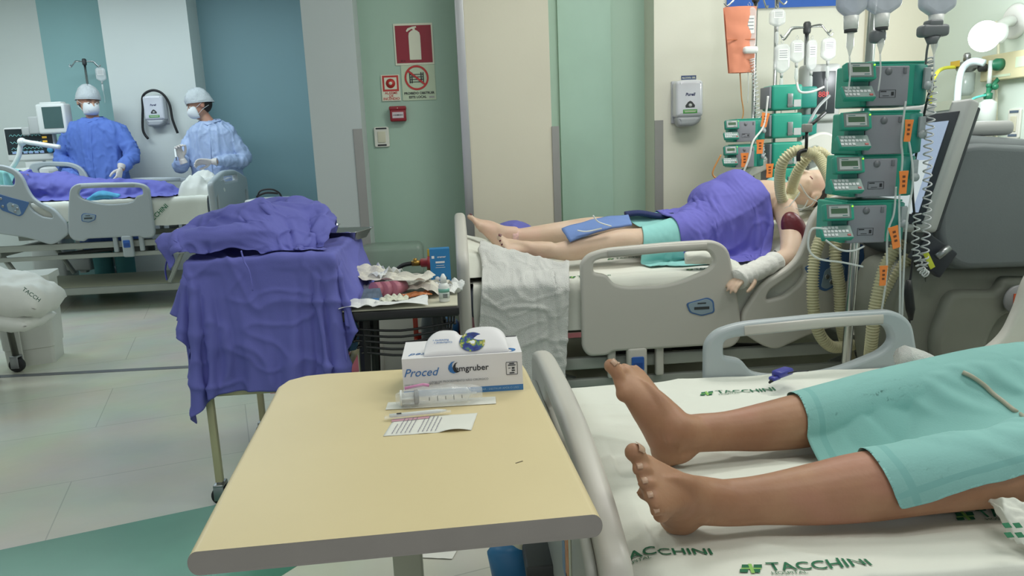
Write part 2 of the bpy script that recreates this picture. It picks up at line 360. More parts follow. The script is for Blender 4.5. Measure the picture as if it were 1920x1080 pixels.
def hospital_bed(label, x0, y0, s, zr, foot_top, mrail, w=.97, far_head=None, near_rails=True, panels=True):
    """x0 foot end, y0 near side, s = +1 head to the right; zr underside of the rails"""
    root = thing('hospital_bed', label, 'hospital bed', (x0, y0, 0), 0, 'adjustable ward beds')
    zm = zr+.285
    def B(name, m, b, p=root): return b.build(name, m, p)
    # deck and beams
    b = MB(); b.box((s*1.08, w/2, zm-.155), (2.06, w-.10, .03), bev=.008); B('mattress_deck', m_frame, b)
    for yy in (.035, w-.035):
        b = MB(); b.box((s*1.06, yy, zr-.06), (2.0, .03, .05), bev=.006); b.box((s*1.06, yy, zr-.145), (1.55, .025, .035), bev=.005); B('side_beam', m_frame, b)
    for xx in (.30, 1.75):
        b = MB(); b.box((s*xx, w/2, zr-.10), (.06, w-.1, .05), bev=.006)
        for yy in (.1, w-.1): b.tube([(s*xx, yy, zr-.10), (s*(xx+(.16 if xx < 1 else -.16)), yy, .2)], (.028, .018), 8, smooth=False)
        B('lift_arm', m_frame, b)
    b = MB(); b.box((s*1.06, w/2, .155), (1.55, w-.24, .07), bev=.03); B('base_cover', m_base, b)
    b = MB(); b.box((s*1.06, .14, .155), (1.75, .05, .06), bev=.008); b.box((s*1.06, w-.14, .155), (1.75, .05, .06), bev=.008)
    for xx in (.22, 1.90): b.box((s*xx, w/2, .155), (.06, w-.1, .05), bev=.008)
    B('base_frame', m_frame, b)
    for xx in (.22, 1.90):
        for yy in (.07, w-.07): caster(root, s*xx, yy)
    b = MB(); b.box((s*.85, w/2, zr-.14), (.26, .16, .12), bev=.02); b.cyl((s*.98, w/2, zr-.14), (s*1.5, w/2, zr-.18), .02); B('motor', m_dark, b)
    # rails
    def rail(poly, holes, y, name, far=False):
        me = plate_mesh(sx(poly, s), [sx(h, s) for h in holes], .036, .012, 3)
        me.transform(frame_mat((0, y, zr), (1, 0, 0), (0, 0, 1)))
        return link(name, me, root, mrail)
    for k, y in enumerate((-.018, w+.018)):
        if k == 0 and not near_rails: continue
        r = rail(RAIL, [RHOLE], y, 'side_rail')
        yy = y-.0185
        # raised grip ledge and lower relief
        b = MB(); b.tube([(s*.585, yy-.001, zr+.403), (s*.80, yy-.001, zr+.412), (s*.985, yy-.001, zr+.412)], (.004, .014), 8); b.build('grip_ledge', mrail, r)
        if k == 0:
            P = round_poly([(.90, .185), (.99, .205), (1.015, .19), (1.02, .14), (.965, .128), (.915, .145)], .012)
            me = plate_mesh(sx(P, s), (), .003, .001, 1); me.transform(frame_mat((0, yy-.001, zr), (1, 0, 0), (0, 0, 1))); lb = link('badge', me, r, m_panel_blue)
            P2 = [((p[0]-.962)*.88+.962, (p[1]-.165)*.86+.165) for p in P]
            me = plate_mesh(sx(P2, s), (), .003, .001, 1); me.transform(frame_mat((0, yy-.002, zr), (1, 0, 0), (0, 0, 1))); link('badge_field', me, r, m_panel_lt)
            b = MB(); b.box((s*.965, yy-.004, zr+.182), (.035, .001, .005)); b.box((s*.965, yy-.004, zr+.162), (.062, .001, .011)); b.build('badge_print', m_dark, r)
        # brackets and release latch
        yb = .0 if k == 0 else w
        for xx in (.60, .80):
            b = MB(); b.box((s*xx, yb, zr-.05), (.034, .03, .14), bev=.008); b.build('rail_bracket', mrail, root)
        b = MB(); b.box((s*.70, yb-.02 if k == 0 else yb+.02, zr-.075), (.084, .04, .175), bev=.014); br = b.build('release_bracket', mrail, root)
        if k == 0:
            me = plate_mesh(round_poly([(-.026, -.03), (.026, -.03), (.026, .03), (-.026, .03)], .008), (), .006, .002); me.transform(frame_mat((s*.70, yb-.043, zr-.055), (1, 0, 0), (0, 0, 1))); link('release_button', me, br, m_blue)
            b = MB(); b.box((s*.70, yb-.0465, zr-.062), (.038, .002, .028), bev=.0009); b.build('button_recess', mat('deep_blue_plastic', '234a90', .4), br)
        if k == 1 and far_head == 'none': continue
        if not (k == 1 and far_head):
            h = rail(HRAIL, [HHOLE, HHOLE2], y, 'head_rail')
            if k == 0 and panels:
                me = plate_mesh(sx(CPANEL, s), (), .003, .001, 1); me.transform(frame_mat((0, yy-.001, zr), (1, 0, 0), (0, 0, 1))); link('control_panel', me, h, m_panel_blue)
                P2 = round_poly([(1.46, .222), (1.475, .29), (1.535, .315), (1.56, .30), (1.555, .25), (1.485, .21)], .01)
                me = plate_mesh(sx(P2, s), (), .003, .001, 1); me.transform(frame_mat((0, yy-.002, zr), (1, 0, 0), (0, 0, 1))); link('control_field', me, h, m_panel_lt)
                for bx, bz in ((1.485, .262), (1.515, .285), (1.505, .24), (1.595, .345), (1.59, .285)):
                    b = MB(); b.lathe([(.0105, 0), (.0105, -.003), (.008, -.0045)], (s*bx, yy-.002, zr+bz), 14, 0, 'Y'); cb = b.build('control_button', m_steel, h)
    # footboard
    top = foot_top
    n = len(top); yy = [i/(n-1)*(w+.04)-.02 for i in range(n)]
    poly = [(-.02, zr+.04)]+[(y, z) for y, z in zip(yy, top)]+[(w+.02, zr+.04)]
    poly = round_poly([(p[0], p[1], .05) for p in poly], .05)
    z1 = max(top)
    holes = [round_poly([(.045, zr+.10), (.045, zr+.27), (.085, zr+.29), (.085, zr+.12)], .018), round_poly([(w-.045, zr+.10), (w-.045, zr+.27), (w-.085, zr+.29), (w-.085, zr+.12)], .018),
             round_poly([(w*.3, z1-.095), (w*.3, z1-.05), (w*.7, z1-.05), (w*.7, z1-.095)], .02)]
    me = plate_mesh(poly, holes, .05, .018, 3); me.transform(frame_mat((s*.012, 0, 0), (0, 1, 0), (0, 0, 1))); link('footboard', me, root, mrail)
    poly = round_poly([(.02, zr), (.02, zr+.42), (.12, zr+.50), (w-.12, zr+.50), (w-.02, zr+.42), (w-.02, zr)], .05)
    me = plate_mesh(poly, (), .04, .015, 3); me.transform(frame_mat((s*2.14, 0, 0), (0, 1, 0), (0, 0, 1))); link('headboard', me, root, mrail)
    return root, zm

def wr(x, y, amp, sc, seed=0.0):
    """long creases with some cross folds"""
    a = noise.noise(Vector((x*sc*.5+seed, y*sc*1.6, seed))); b = noise.noise(Vector((x*sc*2+seed*2, y*sc*2, 3+seed)))
    c = 1-abs(noise.noise(Vector((x*sc*.8+5+seed, y*sc*2.2+.3*x*sc, 9.1))))*2
    return amp*(a*.8+b*.3+max(c, 0)**3*.45)

def bed_linen(name, label, x0, x1, y0, y1, zf, drop_near, drop_far, m, amp=.008, nx=150, ny=90, seed=1.0, cat='bed sheet'):
    """sheet over a mattress: flat top, rolled edges, hanging sides"""
    L1 = y1-y0; tot = drop_near+L1+drop_far
    def f(u, v):
        x = x0+(x1-x0)*u; q = v*tot
        if q < drop_near:
            t = drop_near-q; d = .012*noise.noise(Vector((x*6+seed, t*2, seed)))+.006*noise.noise(Vector((x*14+seed, t*6, seed)))
            k = min(t/.03, 1)
            return Vector((x+.01*noise.noise(Vector((x*3, t*5, seed))), y0-.012*k-max(d, -.008)*min(t*6, 1), zf(x, y0)-t))
        if q > drop_near+L1:
            t = q-drop_near-L1; k = min(t/.03, 1); return Vector((x, y1+.004*k, zf(x, y1)-t))
        y = y0+(q-drop_near)
        return Vector((x, y, zf(x, y)+.002))
    b = MB(); b.grid(f, nx, ny)
    o = b.build(name, m); tag(o, label, cat); return o
def mattress(label, x0, x1, y0, y1, z0, z1):
    b = MB(); b.box(((x0+x1)/2, (y0+y1)/2, (z0+z1)/2), (abs(x1-x0), y1-y0, z1-z0), bev=.03)
    return b.build('mattress', mat('mattress_cover', '8f9aa8', .6), label=label, cat='mattress')

ARCH = lambda a, c: [c[0]+(c[1]-c[0])*1, ] if 0 else a
# middle bed
bed_m, ZM = hospital_bed('grey hospital bed of the pale patient, foot end by the cream wall panel', 0.0, 2.90, 1, .355, [.77, .83, .87, .89, .90, .89, .88, .86, .80], m_rail, far_head='raised')
b = MB()
me = plate_mesh(round_poly([(1.20, .38, .03), (1.20, .50, .05), (1.335, .63, .06), (1.40, .665, .05), (1.95, .90, .05), (2.02, .88, .04), (2.06, .62, .06), (1.9, .40, .06)], .05), [round_poly([(1.37, .56), (1.42, .61), (1.93, .825), (1.96, .62), (1.75, .50), (1.40, .47)], .03)], .036, .012)
me.transform(frame_mat((0, .985, .30), (1, 0, 0), (0, 0, 1))); link('head_rail', me, bed_m, mat('white_rail_plastic', 'd6d6cf', .4, var=.01))
mattress('grey mattress under the pale patient', .03, 2.1, 2.93, 3.84, ZM-.137, ZM-.012)
BR = lambda x: max(0.0, x-1.28)*.42            # raised back rest of the middle bed
def z_mid(x, y): return ZM+.006+BR(x)+wr(x, y, .007, 5, 2.0)
bed_linen('bed_sheet', 'white sheet on the middle bed, hanging over its near edge by the towel', .05, 2.08, 2.925, 3.845, z_mid, .20, .1, m_sheet, seed=2.0)
# back rest cushion
b = MB(); b.grid(lambda u, v: Vector((1.28+.8*u, 2.94+.89*v, ZM-.002+BR(1.28+.8*u)-.008)), 20, 4); b.grid(lambda u, v: Vector((1.28+.8*u, 2.94+.89*v, ZM-.01)), 20, 4); b.build('backrest_cushion', m_frame, bed_m).matrix_parent_inverse = Matrix.Translation((0, -2.90, 0))
# far bed
bed_f, ZF = hospital_bed('grey hospital bed in front of the two masked staff at the far left', -1.93, 6.12, -1, .60, [1.0, 1.03, 1.06, 1.08, 1.08, 1.08, 1.06, 1.03, 1.0], m_rail2)
mattress('grey mattress on the far left bed', -4.0, -1.97, 6.15, 7.03, ZF-.137, ZF-.025)
def z_far(x, y): return ZF+.006+wr(x, y, .012, 6, 7.0)
bed_linen('bed_sheet', 'rumpled white sheet on the far bed, printed with green letters', -4.0, -1.98, 6.135, 7.05, z_far, .22, .1, m_sheet, nx=120, ny=60, seed=7.0)
# near bed
bed_n, ZN = hospital_bed('grey hospital bed nearest the camera with its arched foot board', .195, .98, 1, .26, [.585, .63, .655, .67, .675, .675, .67, .665, .64], m_rail, near_rails=False)
ZN = .53
for o in bed_n.children:
    if o.name.startswith('side_rail') or o.name.startswith('head_rail'): o.data.materials[0] = m_rail2 if o.name.startswith('side') else m_rail
mattress('grey mattress of the nearest bed', .24, 2.25, .99, 1.93, ZN-.135, ZN-.035)
def z_near(x, y):
    z = ZN+wr(x, y, .0115, 4.2, 11.0)
    # hollow pressed in by the legs, a raised ridge between them
    z -= .010*math.exp(-((y-1.17)/.07)**2)*(x > .3)+.010*math.exp(-((y-1.46)/.07)**2)*(x > .3)
    z += .014*math.exp(-((y-1.32)/.06)**2)*min(1, max(0, (x-.35)*5))
    # edge rolls down
    z -= .02*max(0, (.30-x)/.06)**2 if x < .30 else 0
    return z
bed_linen('bed_sheet', 'white printed sheet on the nearest bed under the brown legs', .245, 2.24, .975, 1.945, z_near, .18, .12, m_sheet, nx=330, ny=170, seed=11.0)

def print_logo(p, zf, rz, parent=None, size=.034, n0=0, word='TACCHINI'):
    """green hospital print laid on the cloth surface"""
    R = Matrix.Translation((p[0], p[1], 0)) @ Matrix.Rotation(rz, 4, 'Z')
    def lay(me, m, nm):
        me.transform(R)
        for v in me.vertices: v.co.z = zf(v.co.x, v.co.y)+.0042
        return link(nm, me, parent, m)
    q = size*.42
    b = MB()
    for cx, cy in ((0, .5), (1.3, .5), (0, -.5), (1.3, -.5)):
        sh = cy*q*.5
        b.add([(cx*q+sh-.5*q, cy*q-.35*q, 0), (cx*q+sh+.4*q, cy*q-.35*q, 0), (cx*q+sh+.6*q, cy*q+.35*q, 0), (cx*q+sh-.3*q, cy*q+.35*q, 0)], [(0, 1, 2, 3)])
    lay(b.mesh(), m_gr_dk, 'printed_emblem')
    b = MB(); b.add([(.45*q, -q, 0), (.85*q, -q, 0), (1.05*q, q, 0), (.65*q, q, 0)], [(0, 1, 2, 3)]); b.add([(-.4*q, -.12*q, .0001), (1.8*q, -.12*q, .0001), (1.85*q, .12*q, .0001), (-.35*q, .12*q, .0001)], [(0, 1, 2, 3)])
    lay(b.mesh(), m_gr_lt, 'printed_emblem')
    me = text_mesh(word, size, 0, 'LEFT', bold=.012); me.transform(Matrix.Translation((q*2.6, q*.3, 0))); lay(me, m_gr_dk, 'printed_word')
    me = text_mesh('HOSPITAL', size*.36, 0, 'LEFT'); me.transform(Matrix.Translation((q*2.6, -q*1.0, 0))); lay(me, m_gr_dk, 'printed_word')
sheet_n = [o for o in C.objects if o.name.startswith('bed_sheet')][-1]
sheets = [o for o in C.objects if o.name.startswith('bed_sheet')]
for (u, v, rz) in [(1318, 735, -.02), (1396, 1062, -.10), (1700, 745, 0), (1112, 1034, -.10), (1800, 957, -.05)]:
    p = AZ(u, v, ZN+.008); print_logo(p, z_near, rz, sheet_n)
for x, y in ((.45, 2.99), (.95, 3.0), (.7, 3.4)): print_logo((x, y), z_mid, 0, sheets[0], .03)
for x, y in ((-2.6, 6.2), (-3.2, 6.3)): print_logo((x, y), z_far, 0, sheets[1], .04)
def side_print(p, size, rz, parent):
    M = Matrix.Translation(p) @ Matrix.Rotation(rz, 4, 'Y') @ XZ((0, 0, 0)); me = text_mesh('TACCHINI', size, .0005, 'CENTER', bold=.01); me.transform(M); link('printed_word', me, parent, m_gr_dk)
side_print((-2.38, 6.105, .76), .05, -.7, sheets[1]); side_print((-3.06, 6.105, .72), .05, -.7, sheets[1])

# ---------------------------------------------------------------- overbed table and what lies on it
m_lam = mat('table_laminate', 'd9c89c', .38, var=.02, vscale=5, bump=.015, bscale=160); m_edge = mat('table_edge_band', '96908c', .5, var=.03, vscale=20)
m_board = mat('white_card', 'e2e0e2', .5, var=.01); m_ink = mat('black_ink', '22242a', .6); m_bluei = mat('blue_ink', '2f6fb0', .5); m_cardblue = mat('card_blue', '3d7ab8', .45, var=.02)
m_paper = mat('paper', 'dcdcd4', .8, var=.02); m_greyi = mat('grey_ink', '83878c', .7); m_clear = mat('clear_plastic', 'eef2f4', .12, alpha=.32, spec=.8); m_film = mat('wrapper_film', 'f2f4f6', .08, alpha=.22, spec=1, bump=.6, bscale=45)
m_pink = mat('pink_plastic', 'd890b8', .4); m_post = mat('table_post_paint', '9a9e8e', .4, .1)
tb = thing('overbed_table', 'cream laminate overbed table in the foreground with grey front edge', 'table', (-.12, 1.1, 0))
TZ = .76
def TP(x, y, z): return (x+.12, y-1.1, z)
Lf = [(-.316, .797), (-.326, .95), (-.338, 1.15), (-.349, 1.33), (-.354, 1.40), (-.345, 1.435), (-.318, 1.456), (-.28, 1.462)]
Rf = [(.142, .812), (.135, .95), (.125, 1.15), (.115, 1.33), (.112, 1.40), (.110, 1.43), (.108, 1.45), (.100, 1.456)]
b = MB(); vs = []; nn = 14; T = .030
for (lx, ly), (rx, ry) in zip(Lf, Rf):
    pr = [(lx, ly, -T/2, 1)]
    ring = []
    for k in range(nn+1):
        a = pi/2+pi*k/nn; ring.append((lx-T/2*cos(a)*-1*.8, ly, -T/2+T/2*sin(a)))
    for k in range(nn+1):
        a = -pi/2+pi*k/nn; ring.append((rx+T/2*cos(a)*.8, ry, -T/2+T/2*sin(a)))
    vs.append([TP(x, y, TZ+z) for x, y, z in ring])
m = len(vs[0])
V = [p for r in vs for p in r]; F = []
for i in range(len(vs)-1):
    for k in range(m): F.append((i*m+k, i*m+(k+1) % m, (i+1)*m+(k+1) % m, (i+1)*m+k))
b.add(V, F, 0, False); b.add(vs[0], [list(range(m))], 1); b.add(vs[-1], [list(range(m))], 1)
b.build('tabletop', [m_lam, m_edge], tb)
b = MB(); b.box(TP(-.129, 1.30, .38), (.055, .03, .70), bev=.005); b.build('post', m_post, tb)
b = MB(); b.box(TP(-.129, 1.22, .722), (.09, .30, .02), bev=.004); b.build('top_bracket', m_post, tb)
b = MB(); b.box(TP(-.129, 1.30, .055), (.06, .62, .03), bev=.006); b.box(TP(-.129+.34, 1.30-.3, .055), (.70, .03, .03), bev=.006); b.box(TP(-.129+.34, 1.30+.3, .055), (.70, .03, .03), bev=.006); b.build('base', m_post, tb)
for x, y in ((-.10, 1.0), (-.10, 1.6), (.54, 1.0), (.54, 1.6)):
    b = MB(); b.lathe([(.008, -.01), (.02, -.01), (.02, .01), (.008, .01)], TP(x, y, .02), 14, 0, 'Y'); b.build('caster_wheel', m_rubber, tb)
for (x, y, l, a) in ((.068, .975, .012, .5),):
    b = MB(); b.box(TP(x, y, TZ+.0002), (l, .002, .0004), rot=a); b.build('scratch', mat('dark_scuff', '6a5f48', .8), tb)

# glove box
gx, gy = -.113, 1.286; GW, GD, GH = .216, .118, .071
gb = thing('glove_box', 'white and blue cardboard glove box with a globe on its open top flap', 'box', (gx, gy, TZ))
b = MB()
b.box((GW/2, GD/2, .0055+.0), (GW, GD, .011), 1); b.box((GW/2, GD/2, (GH+.011)/2), (GW-.0004, GD-.0004, GH-.011), 0); b.build('carton', [m_board, m_cardblue], gb)
FM = lambda x, z: XZ((x, -.0006, z))
lettering('printed_word', 'Proced', .021, FM(.032, .044), m_bluei, gb, shear=.35, extr=.0001)
lettering('printed_word', 'emgruber', .0155, FM(.124, .047), m_ink, gb, extr=.0001, bold=.01)
lettering('printed_line', 'LUVAS DE PROCEDIMENTO NÃO CIRÚRGICO', .0052, FM(.100, .025), m_greyi, gb, extr=.0001)
lettering('printed_line', 'CAIXA 100 UNIDADES TAMANHO MÉDIO', .0034, FM(.034, .022), m_greyi, gb, extr=.0001)
lettering('printed_line', 'PRODUTO DE USO ÚNICO - PROIBIDO REPROCESSAR - DESTRUIR APÓS O USO', .0052, FM(.115, .0055), mat('pale_blue_ink', '9cc0de', .6), gb, extr=.0001)
sw = [(0, .008), (.005, .014), (.012, .016), (.007, .012), (.006, .006), (.009, -.001), (.016, -.005), (.008, -.007), (.002, -.004), (-.001, .002)]
b = MB(); b.prism(sw, .0003, FM(.083, .046)); b.build('printed_swirl', m_bluei, gb)
b = MB(); b.prism([(x*.7+.008, z*.85) for x, z in sw], .0003, XZ((.083, -.001, .046))); b.build('printed_swirl', m_ink, gb)
pl = plate_mesh(round_poly([(0, 0), (.021, 0), (.021, .024), (0, .024)], .002), [round_poly([(.0008, .0008), (.0202, .0008), (.0202, .0232), (.0008, .0232)], .0016)], .0004, .0001, 1); pl.transform(FM(.186, .030)); link('printed_frame', pl, gb, m_ink)
b = MB()
for x, z, w_, h_ in ((.0105, .021, .009, .0016), (.0105, .018, .014, .0016), (.013, .0125, .005, .003), (.006, .0125, .004, .001), (.013, .008, .006, .002), (.0105, .0035, .009, .0018)): b.box((.186+x, -.0008, .030+z), (w_, .0004, h_))
b.build('printed_marks', m_ink, gb)
# top face prints, upside down as seen from the front
TM = lambda x, y: frame_mat((x, y, GH+.0006), (-1, 0, 0), (0, -1, 0))
lettering('printed_word', 'Proced', .021, TM(.045, .025), m_bluei, gb, shear=.35, extr=.0001)
lettering('printed_word', 'emgr', .016, TM(.175, .022), m_ink, gb, extr=.0001, bold=.01)
b = MB(); b.prism(sw, .0003, TM(.205, .022)); b.build('printed_swirl', m_bluei, gb)
b = MB(); b.box((.198, .114, GH+.0006), (.034, .004, .0004)); b.build('printed_strip', m_ink, gb)
# flap lifted over the opening, curved
OUT = [(-.078, 0), (-.076, .012), (-.066, .026), (-.050, .034), (-.028, .034), (-.018, .031), (-.012, .025), (-.004, .025), (.002, .033), (.02, .037), (.05, .036), (.066, .028), (.073, .016), (.075, 0)]
OUTd = cr(OUT, 3)
fl = MB()
def flap(x, t, off=0):  # t height along the sheet, bent back
    return Vector((.118+x, .040+t*.55+off*.8, GH+.0008+t*.95-off*.5+.0))
n = len(OUTd)
ptsT = [flap(p[0], max(p[1], 0)) for p in OUTd]; ptsB = [flap(p[0], -.024) for p in OUTd]
ptsB = [Vector((p.x, .006, GH+.001)) for p in ptsB]
rows = 6; V = []
for r in range(rows+1):
    t = r/rows
    for i in range(n):
        p = ptsB[i].lerp(ptsT[i], t); V.append((p.x, p.y, p.z+.004*sin(pi*t)))
fs = [(r*n+i, r*n+i+1, (r+1)*n+i+1, (r+1)*n+i) for r in range(rows) for i in range(n-1)]
fl.add(V, fs, 0, True); fo = fl.build('lifted_flap', m_board, gb)
md = fo.modifiers.new('s', 'SOLIDIFY'); md.thickness = .0007; bake(fo)
lettering('printed_line', 'Confortável ✓\n     Resistente ✓'.replace('✓', 'v'), .006, frame_mat((.075, .030, GH+.021), (-1, 0, 0), (0, -.0527, -.0331)), m_bluei, gb, extr=.0001)
def globe_mat():
    m = bpy.data.materials.new('globe_print'); m.use_nodes = True; nt = m.node_tree; N = nt.nodes; L = nt.links
    tc = N.new('ShaderNodeTexCoord'); nz = N.new('ShaderNodeTexNoise'); nz.inputs['Scale'].default_value = 55; nz.inputs['Detail'].default_value = 5
    L.new(tc.outputs['Object'], nz.inputs[0]); rp = N.new('ShaderNodeValToRGB'); e = rp.color_ramp.elements
    e[0].position = .40; e[0].color = (*lin('1d2a6a'), 1); e[1].position = .50; e[1].color = (*lin('2b3f8e'), 1)
    for p, c in ((.53, '5d8a3a'), (.58, 'b3a84c'), (.62, 'dfe4ec')):
        x = e.new(p); x.color = (*lin(c), 1)
    L.new(nz.outputs['Fac'], rp.inputs[0]); L.new(rp.outputs[0], N['Principled BSDF'].inputs['Base Color']); return m
b = MB(); b.prism([(.0235*cos(2*pi*k/40), .0235*sin(2*pi*k/40)) for k in range(40)], .0006, frame_mat((.128, .0268, GH+.0175), (1, 0, 0), (0, .0527-.0, .0331))); b.build('globe_picture', globe_mat(), gb)

# wrapped syringe
sy = thing('wrapped_syringe', 'large syringe in a clear crinkled wrapper in front of the glove box', 'syringe', (-.045, 1.235, TZ), .03)
b = MB(); b.lathe([(.0135, -.045), (.0135, .045), (.006, .050), (.0025, .052), (.0025, .062)], (0, 0, .017), 20, 0, 'X'); b.build('barrel', m_clear, sy)
b = MB(); b.lathe([(.0128, -.046), (.0128, -.040), (.010, -.038)], (0, 0, .017), 20, 0, 'X'); b.build('plunger_seal', m_black, sy)
b = MB(); b.box((-.056, 0, .017), (.022, .018, .002)); b.box((-.056, 0, .017), (.022, .002, .018)); b.lathe([(.014, -.070), (.014, -.067)], (0, 0, .017), 20, 0, 'X'); b.build('plunger', m_wht, sy)
b = MB()
for k in range(5): b.box((-.02+.014*k, -.0137, .0165), (.0012, .0006, .006+.003*(k % 2)))
b.build('scale_marks', m_ink, sy)
def wrapf(u, v):
    x = -.078+.150*u; a = 2*pi*v; r = (.018+.003*noise.noise(Vector((x*60, cos(a)*1.5, sin(a)*1.5))))*(1-.55*abs(2*u-1)**4)
    return Vector((x, r*1.35*cos(a), max(.0012, .0165+r*sin(a))))
b = MB(); b.grid(wrapf, 44, 26); b.build('wrapper', m_film, sy)
b = MB(); b.box((.0, .004, .0012), (.19, .036, .0008), rot=-.06); b.build('backing_paper', m_paper, sy)
b = MB(); b.tube([(-.062, .012, .030), (-.03, .016, .033), (-.02, .013, .032)], .003, 8); b.build('needle_hub', m_pink, sy)
# small syringe wrapper and label sheet
lb = thing('label_sheet', 'white paper label sheet with columns of print lying below the syringe', 'paper', (-.06, 1.145, TZ))
def shf(u, v):
    x = -.068+.138*u; y = -.040+.075*v+.0*u
    x += .012*v-.006; z = .0008+.004*max(0, sin((u-.62)*pi/.38))*(1-v)**2*(u > .62)+.0006*noise.noise(Vector((x*50, y*50, 0)))
    return Vector((x, y, z))
b = MB(); b.grid(shf, 30, 16); o = b.build('sheet', m_paper, lb); md = o.modifiers.new('s', 'SOLIDIFY'); md.thickness = .0003; bake(o)
b = MB()
rr = random.Random(3)
for c in range(11):
    if c in (5,): continue
    x = -.062+.0068*c
    y = -.034
    while y < .024-(.018 if c < 1 else 0):
        l = rr.uniform(.004, .009); b.box((x+.001+(y+.04)*.16, y+l/2, .0022), (.0012, l, .0002), rot=-.16); y += l+.0018
b.build('printed_text', mat('print_grey_violet', '7d7888', .7), lb)
b = MB(); b.box((-.035, .026, .0016), (.062, .010, .0003), rot=.08); b.build('pink_stripe', mat('pale_pink_ink', 'cfa0ae', .7), lb)
sp = thing('syringe_packet', 'small flat syringe packet lying across the label sheet', 'packet', (-.080, 1.180, TZ+.003), .10)
b = MB(); b.grid(lambda u, v: Vector((-.058+.110*u, (v-.5)*.014*(1-.3*u), .003+.0035*sin(pi*v)*sin(pi*u)**.5)), 24, 8); b.grid(lambda u, v: Vector((-.058+.110*u, (v-.5)*.014*(1-.3*u), .001)), 24, 8); b.build('packet_body', m_film, sp)
b = MB(); b.tube([(-.05, 0, .0045), (.03, 0, .0045), (.045, 0, .0045)], [.0032, .0032, .001], 10); b.build('small_barrel', m_wht, sp)
b = MB(); b.box((-.034, -.0012, .0078), (.008, .004, .0004)); b.build('printed_mark', m_ink, sp)
# paper on floor
pf = MB(); pf.grid(lambda u, v: Vector((-.20+.13*u+.04*v, 2.04+.12*v-.03*u, .004+.012*v*v*u+.002*noise.noise(Vector((u*4, v*4, 1))))), 14, 12); po = pf.build('paper_sheet', m_paper, label='crumpled leaflet lying on the floor behind the overbed table post', cat='paper')
b = MB()
for k in range(4): b.box((-.13+.012*k, 2.085+.02*k, .0095), (.05-.008*k, .004, .0004), rot=-.2)
b.build('printed_text', m_greyi, po)
# corner bumper of nearest bed and its tray edge
b = MB(); p0 = AZ(972, 1012, .30)
bu = MB(); bu.lathe([(.012, .0), (.024, .0), (.028, -.004), (.028, -.05), (.02, -.055)], (p0.x-.195, p0.y-.98, .315), 24); w = bu.build('bumper_roller', m_base, bed_n)
bu = MB(); bu.lathe([(.004, .003), (.0125, .003), (.0125, -.02), (.004, -.02)], (p0.x-.195, p0.y-.98, .3135), 20); bu.build('bumper_hub', m_dark, w)
bu = MB(); bu.tube([(p0.x-.195-.030, p0.y-.98-.01, .30), (p0.x-.195-.030, p0.y-.98-.01, .285), (p0.x-.195-.02, p0.y-.98-.01, .215), (p0.x-.195-.0, p0.y-.98-.0, .20)], [(.018, .03), (.03, .045), (.032, .046), (.02, .03)], 18, up=(1, 0, 0)); bu.build('bumper_guard', mat('bumper_blue', '2e6f9e', .4), w)
bu = MB(); bu.box((-.045, .50, .30), (.09, .10, .03), bev=.006); bu.build('bumper_bracket', m_dark, w)
# lower outside panel of the foot board with a coloured instruction label
me = plate_mesh(round_poly([(.0, .29), (.0, .555), (.10, .60), (.86, .60), (.95, .555), (.95, .29)], .05), (), .02, .006); me.transform(frame_mat((-.022, 0, 0), (0, 1, 0), (0, 0, 1))); fbp = link('foot_panel', me, bed_n, mat('foot_panel_grey', '9da09a', .4))
b = MB(); b.box((-.0335, .22, .50), (.002, .10, .16)); lab = b.build('instruction_label', mat('label_pale', 'c9cdb8', .4), bed_n)
for (y, z, h, c) in ((.245, .53, .06, '7c9a58'), (.245, .46, .07, '6f8aa6'), (.205, .49, .10, 'c98a5c'), (.20, .43, .03, 'b85f50')):
    b = MB(); b.box((-.0352, y, z), (.001, .035, h)); b.build('label_picture', mat('print_'+c, c, .5, var=.2, vscale=60), lab)

# ---------------------------------------------------------------- trolley under the drape
m_tcream = mat('trolley_cream_paint', 'b9b48f', .4, var=.05); m_pad = mat('pad_dark_green', '34505a', .5, var=.05)
tr = thing('instrument_trolley', 'cream metal trolley with dark lower shelf under the purple drape', 'trolley', (-.66, 2.8, 0))
for sx_ in (-1, 1):
    for sy_ in (-1, 1):
        b = MB(); b.box((sx_*.22, sy_*.30, .46), (.024, .024, .76), bev=.003); lg = b.build('leg', m_tcream, tr); caster(tr, sx_*.22, sy_*.30, 0, .032)
b = MB()
for sy_ in (-1, 1): b.box((0, sy_*.30, .405), (.42, .022, .022), bev=.003)
for sx_ in (-1, 1): b.box((sx_*.22, 0, .405), (.022, .60, .022), bev=.003)
b.build('shelf_frame', m_tcream, tr)
b = MB(); b.box((0, 0, .43), (.42, .58, .026), bev=.01); b.build('lower_shelf', m_pad, tr)
b = MB(); b.box((0, 0, .845), (.48, .64, .014), bev=.004); b.build('trolley_top', m_steel, tr)
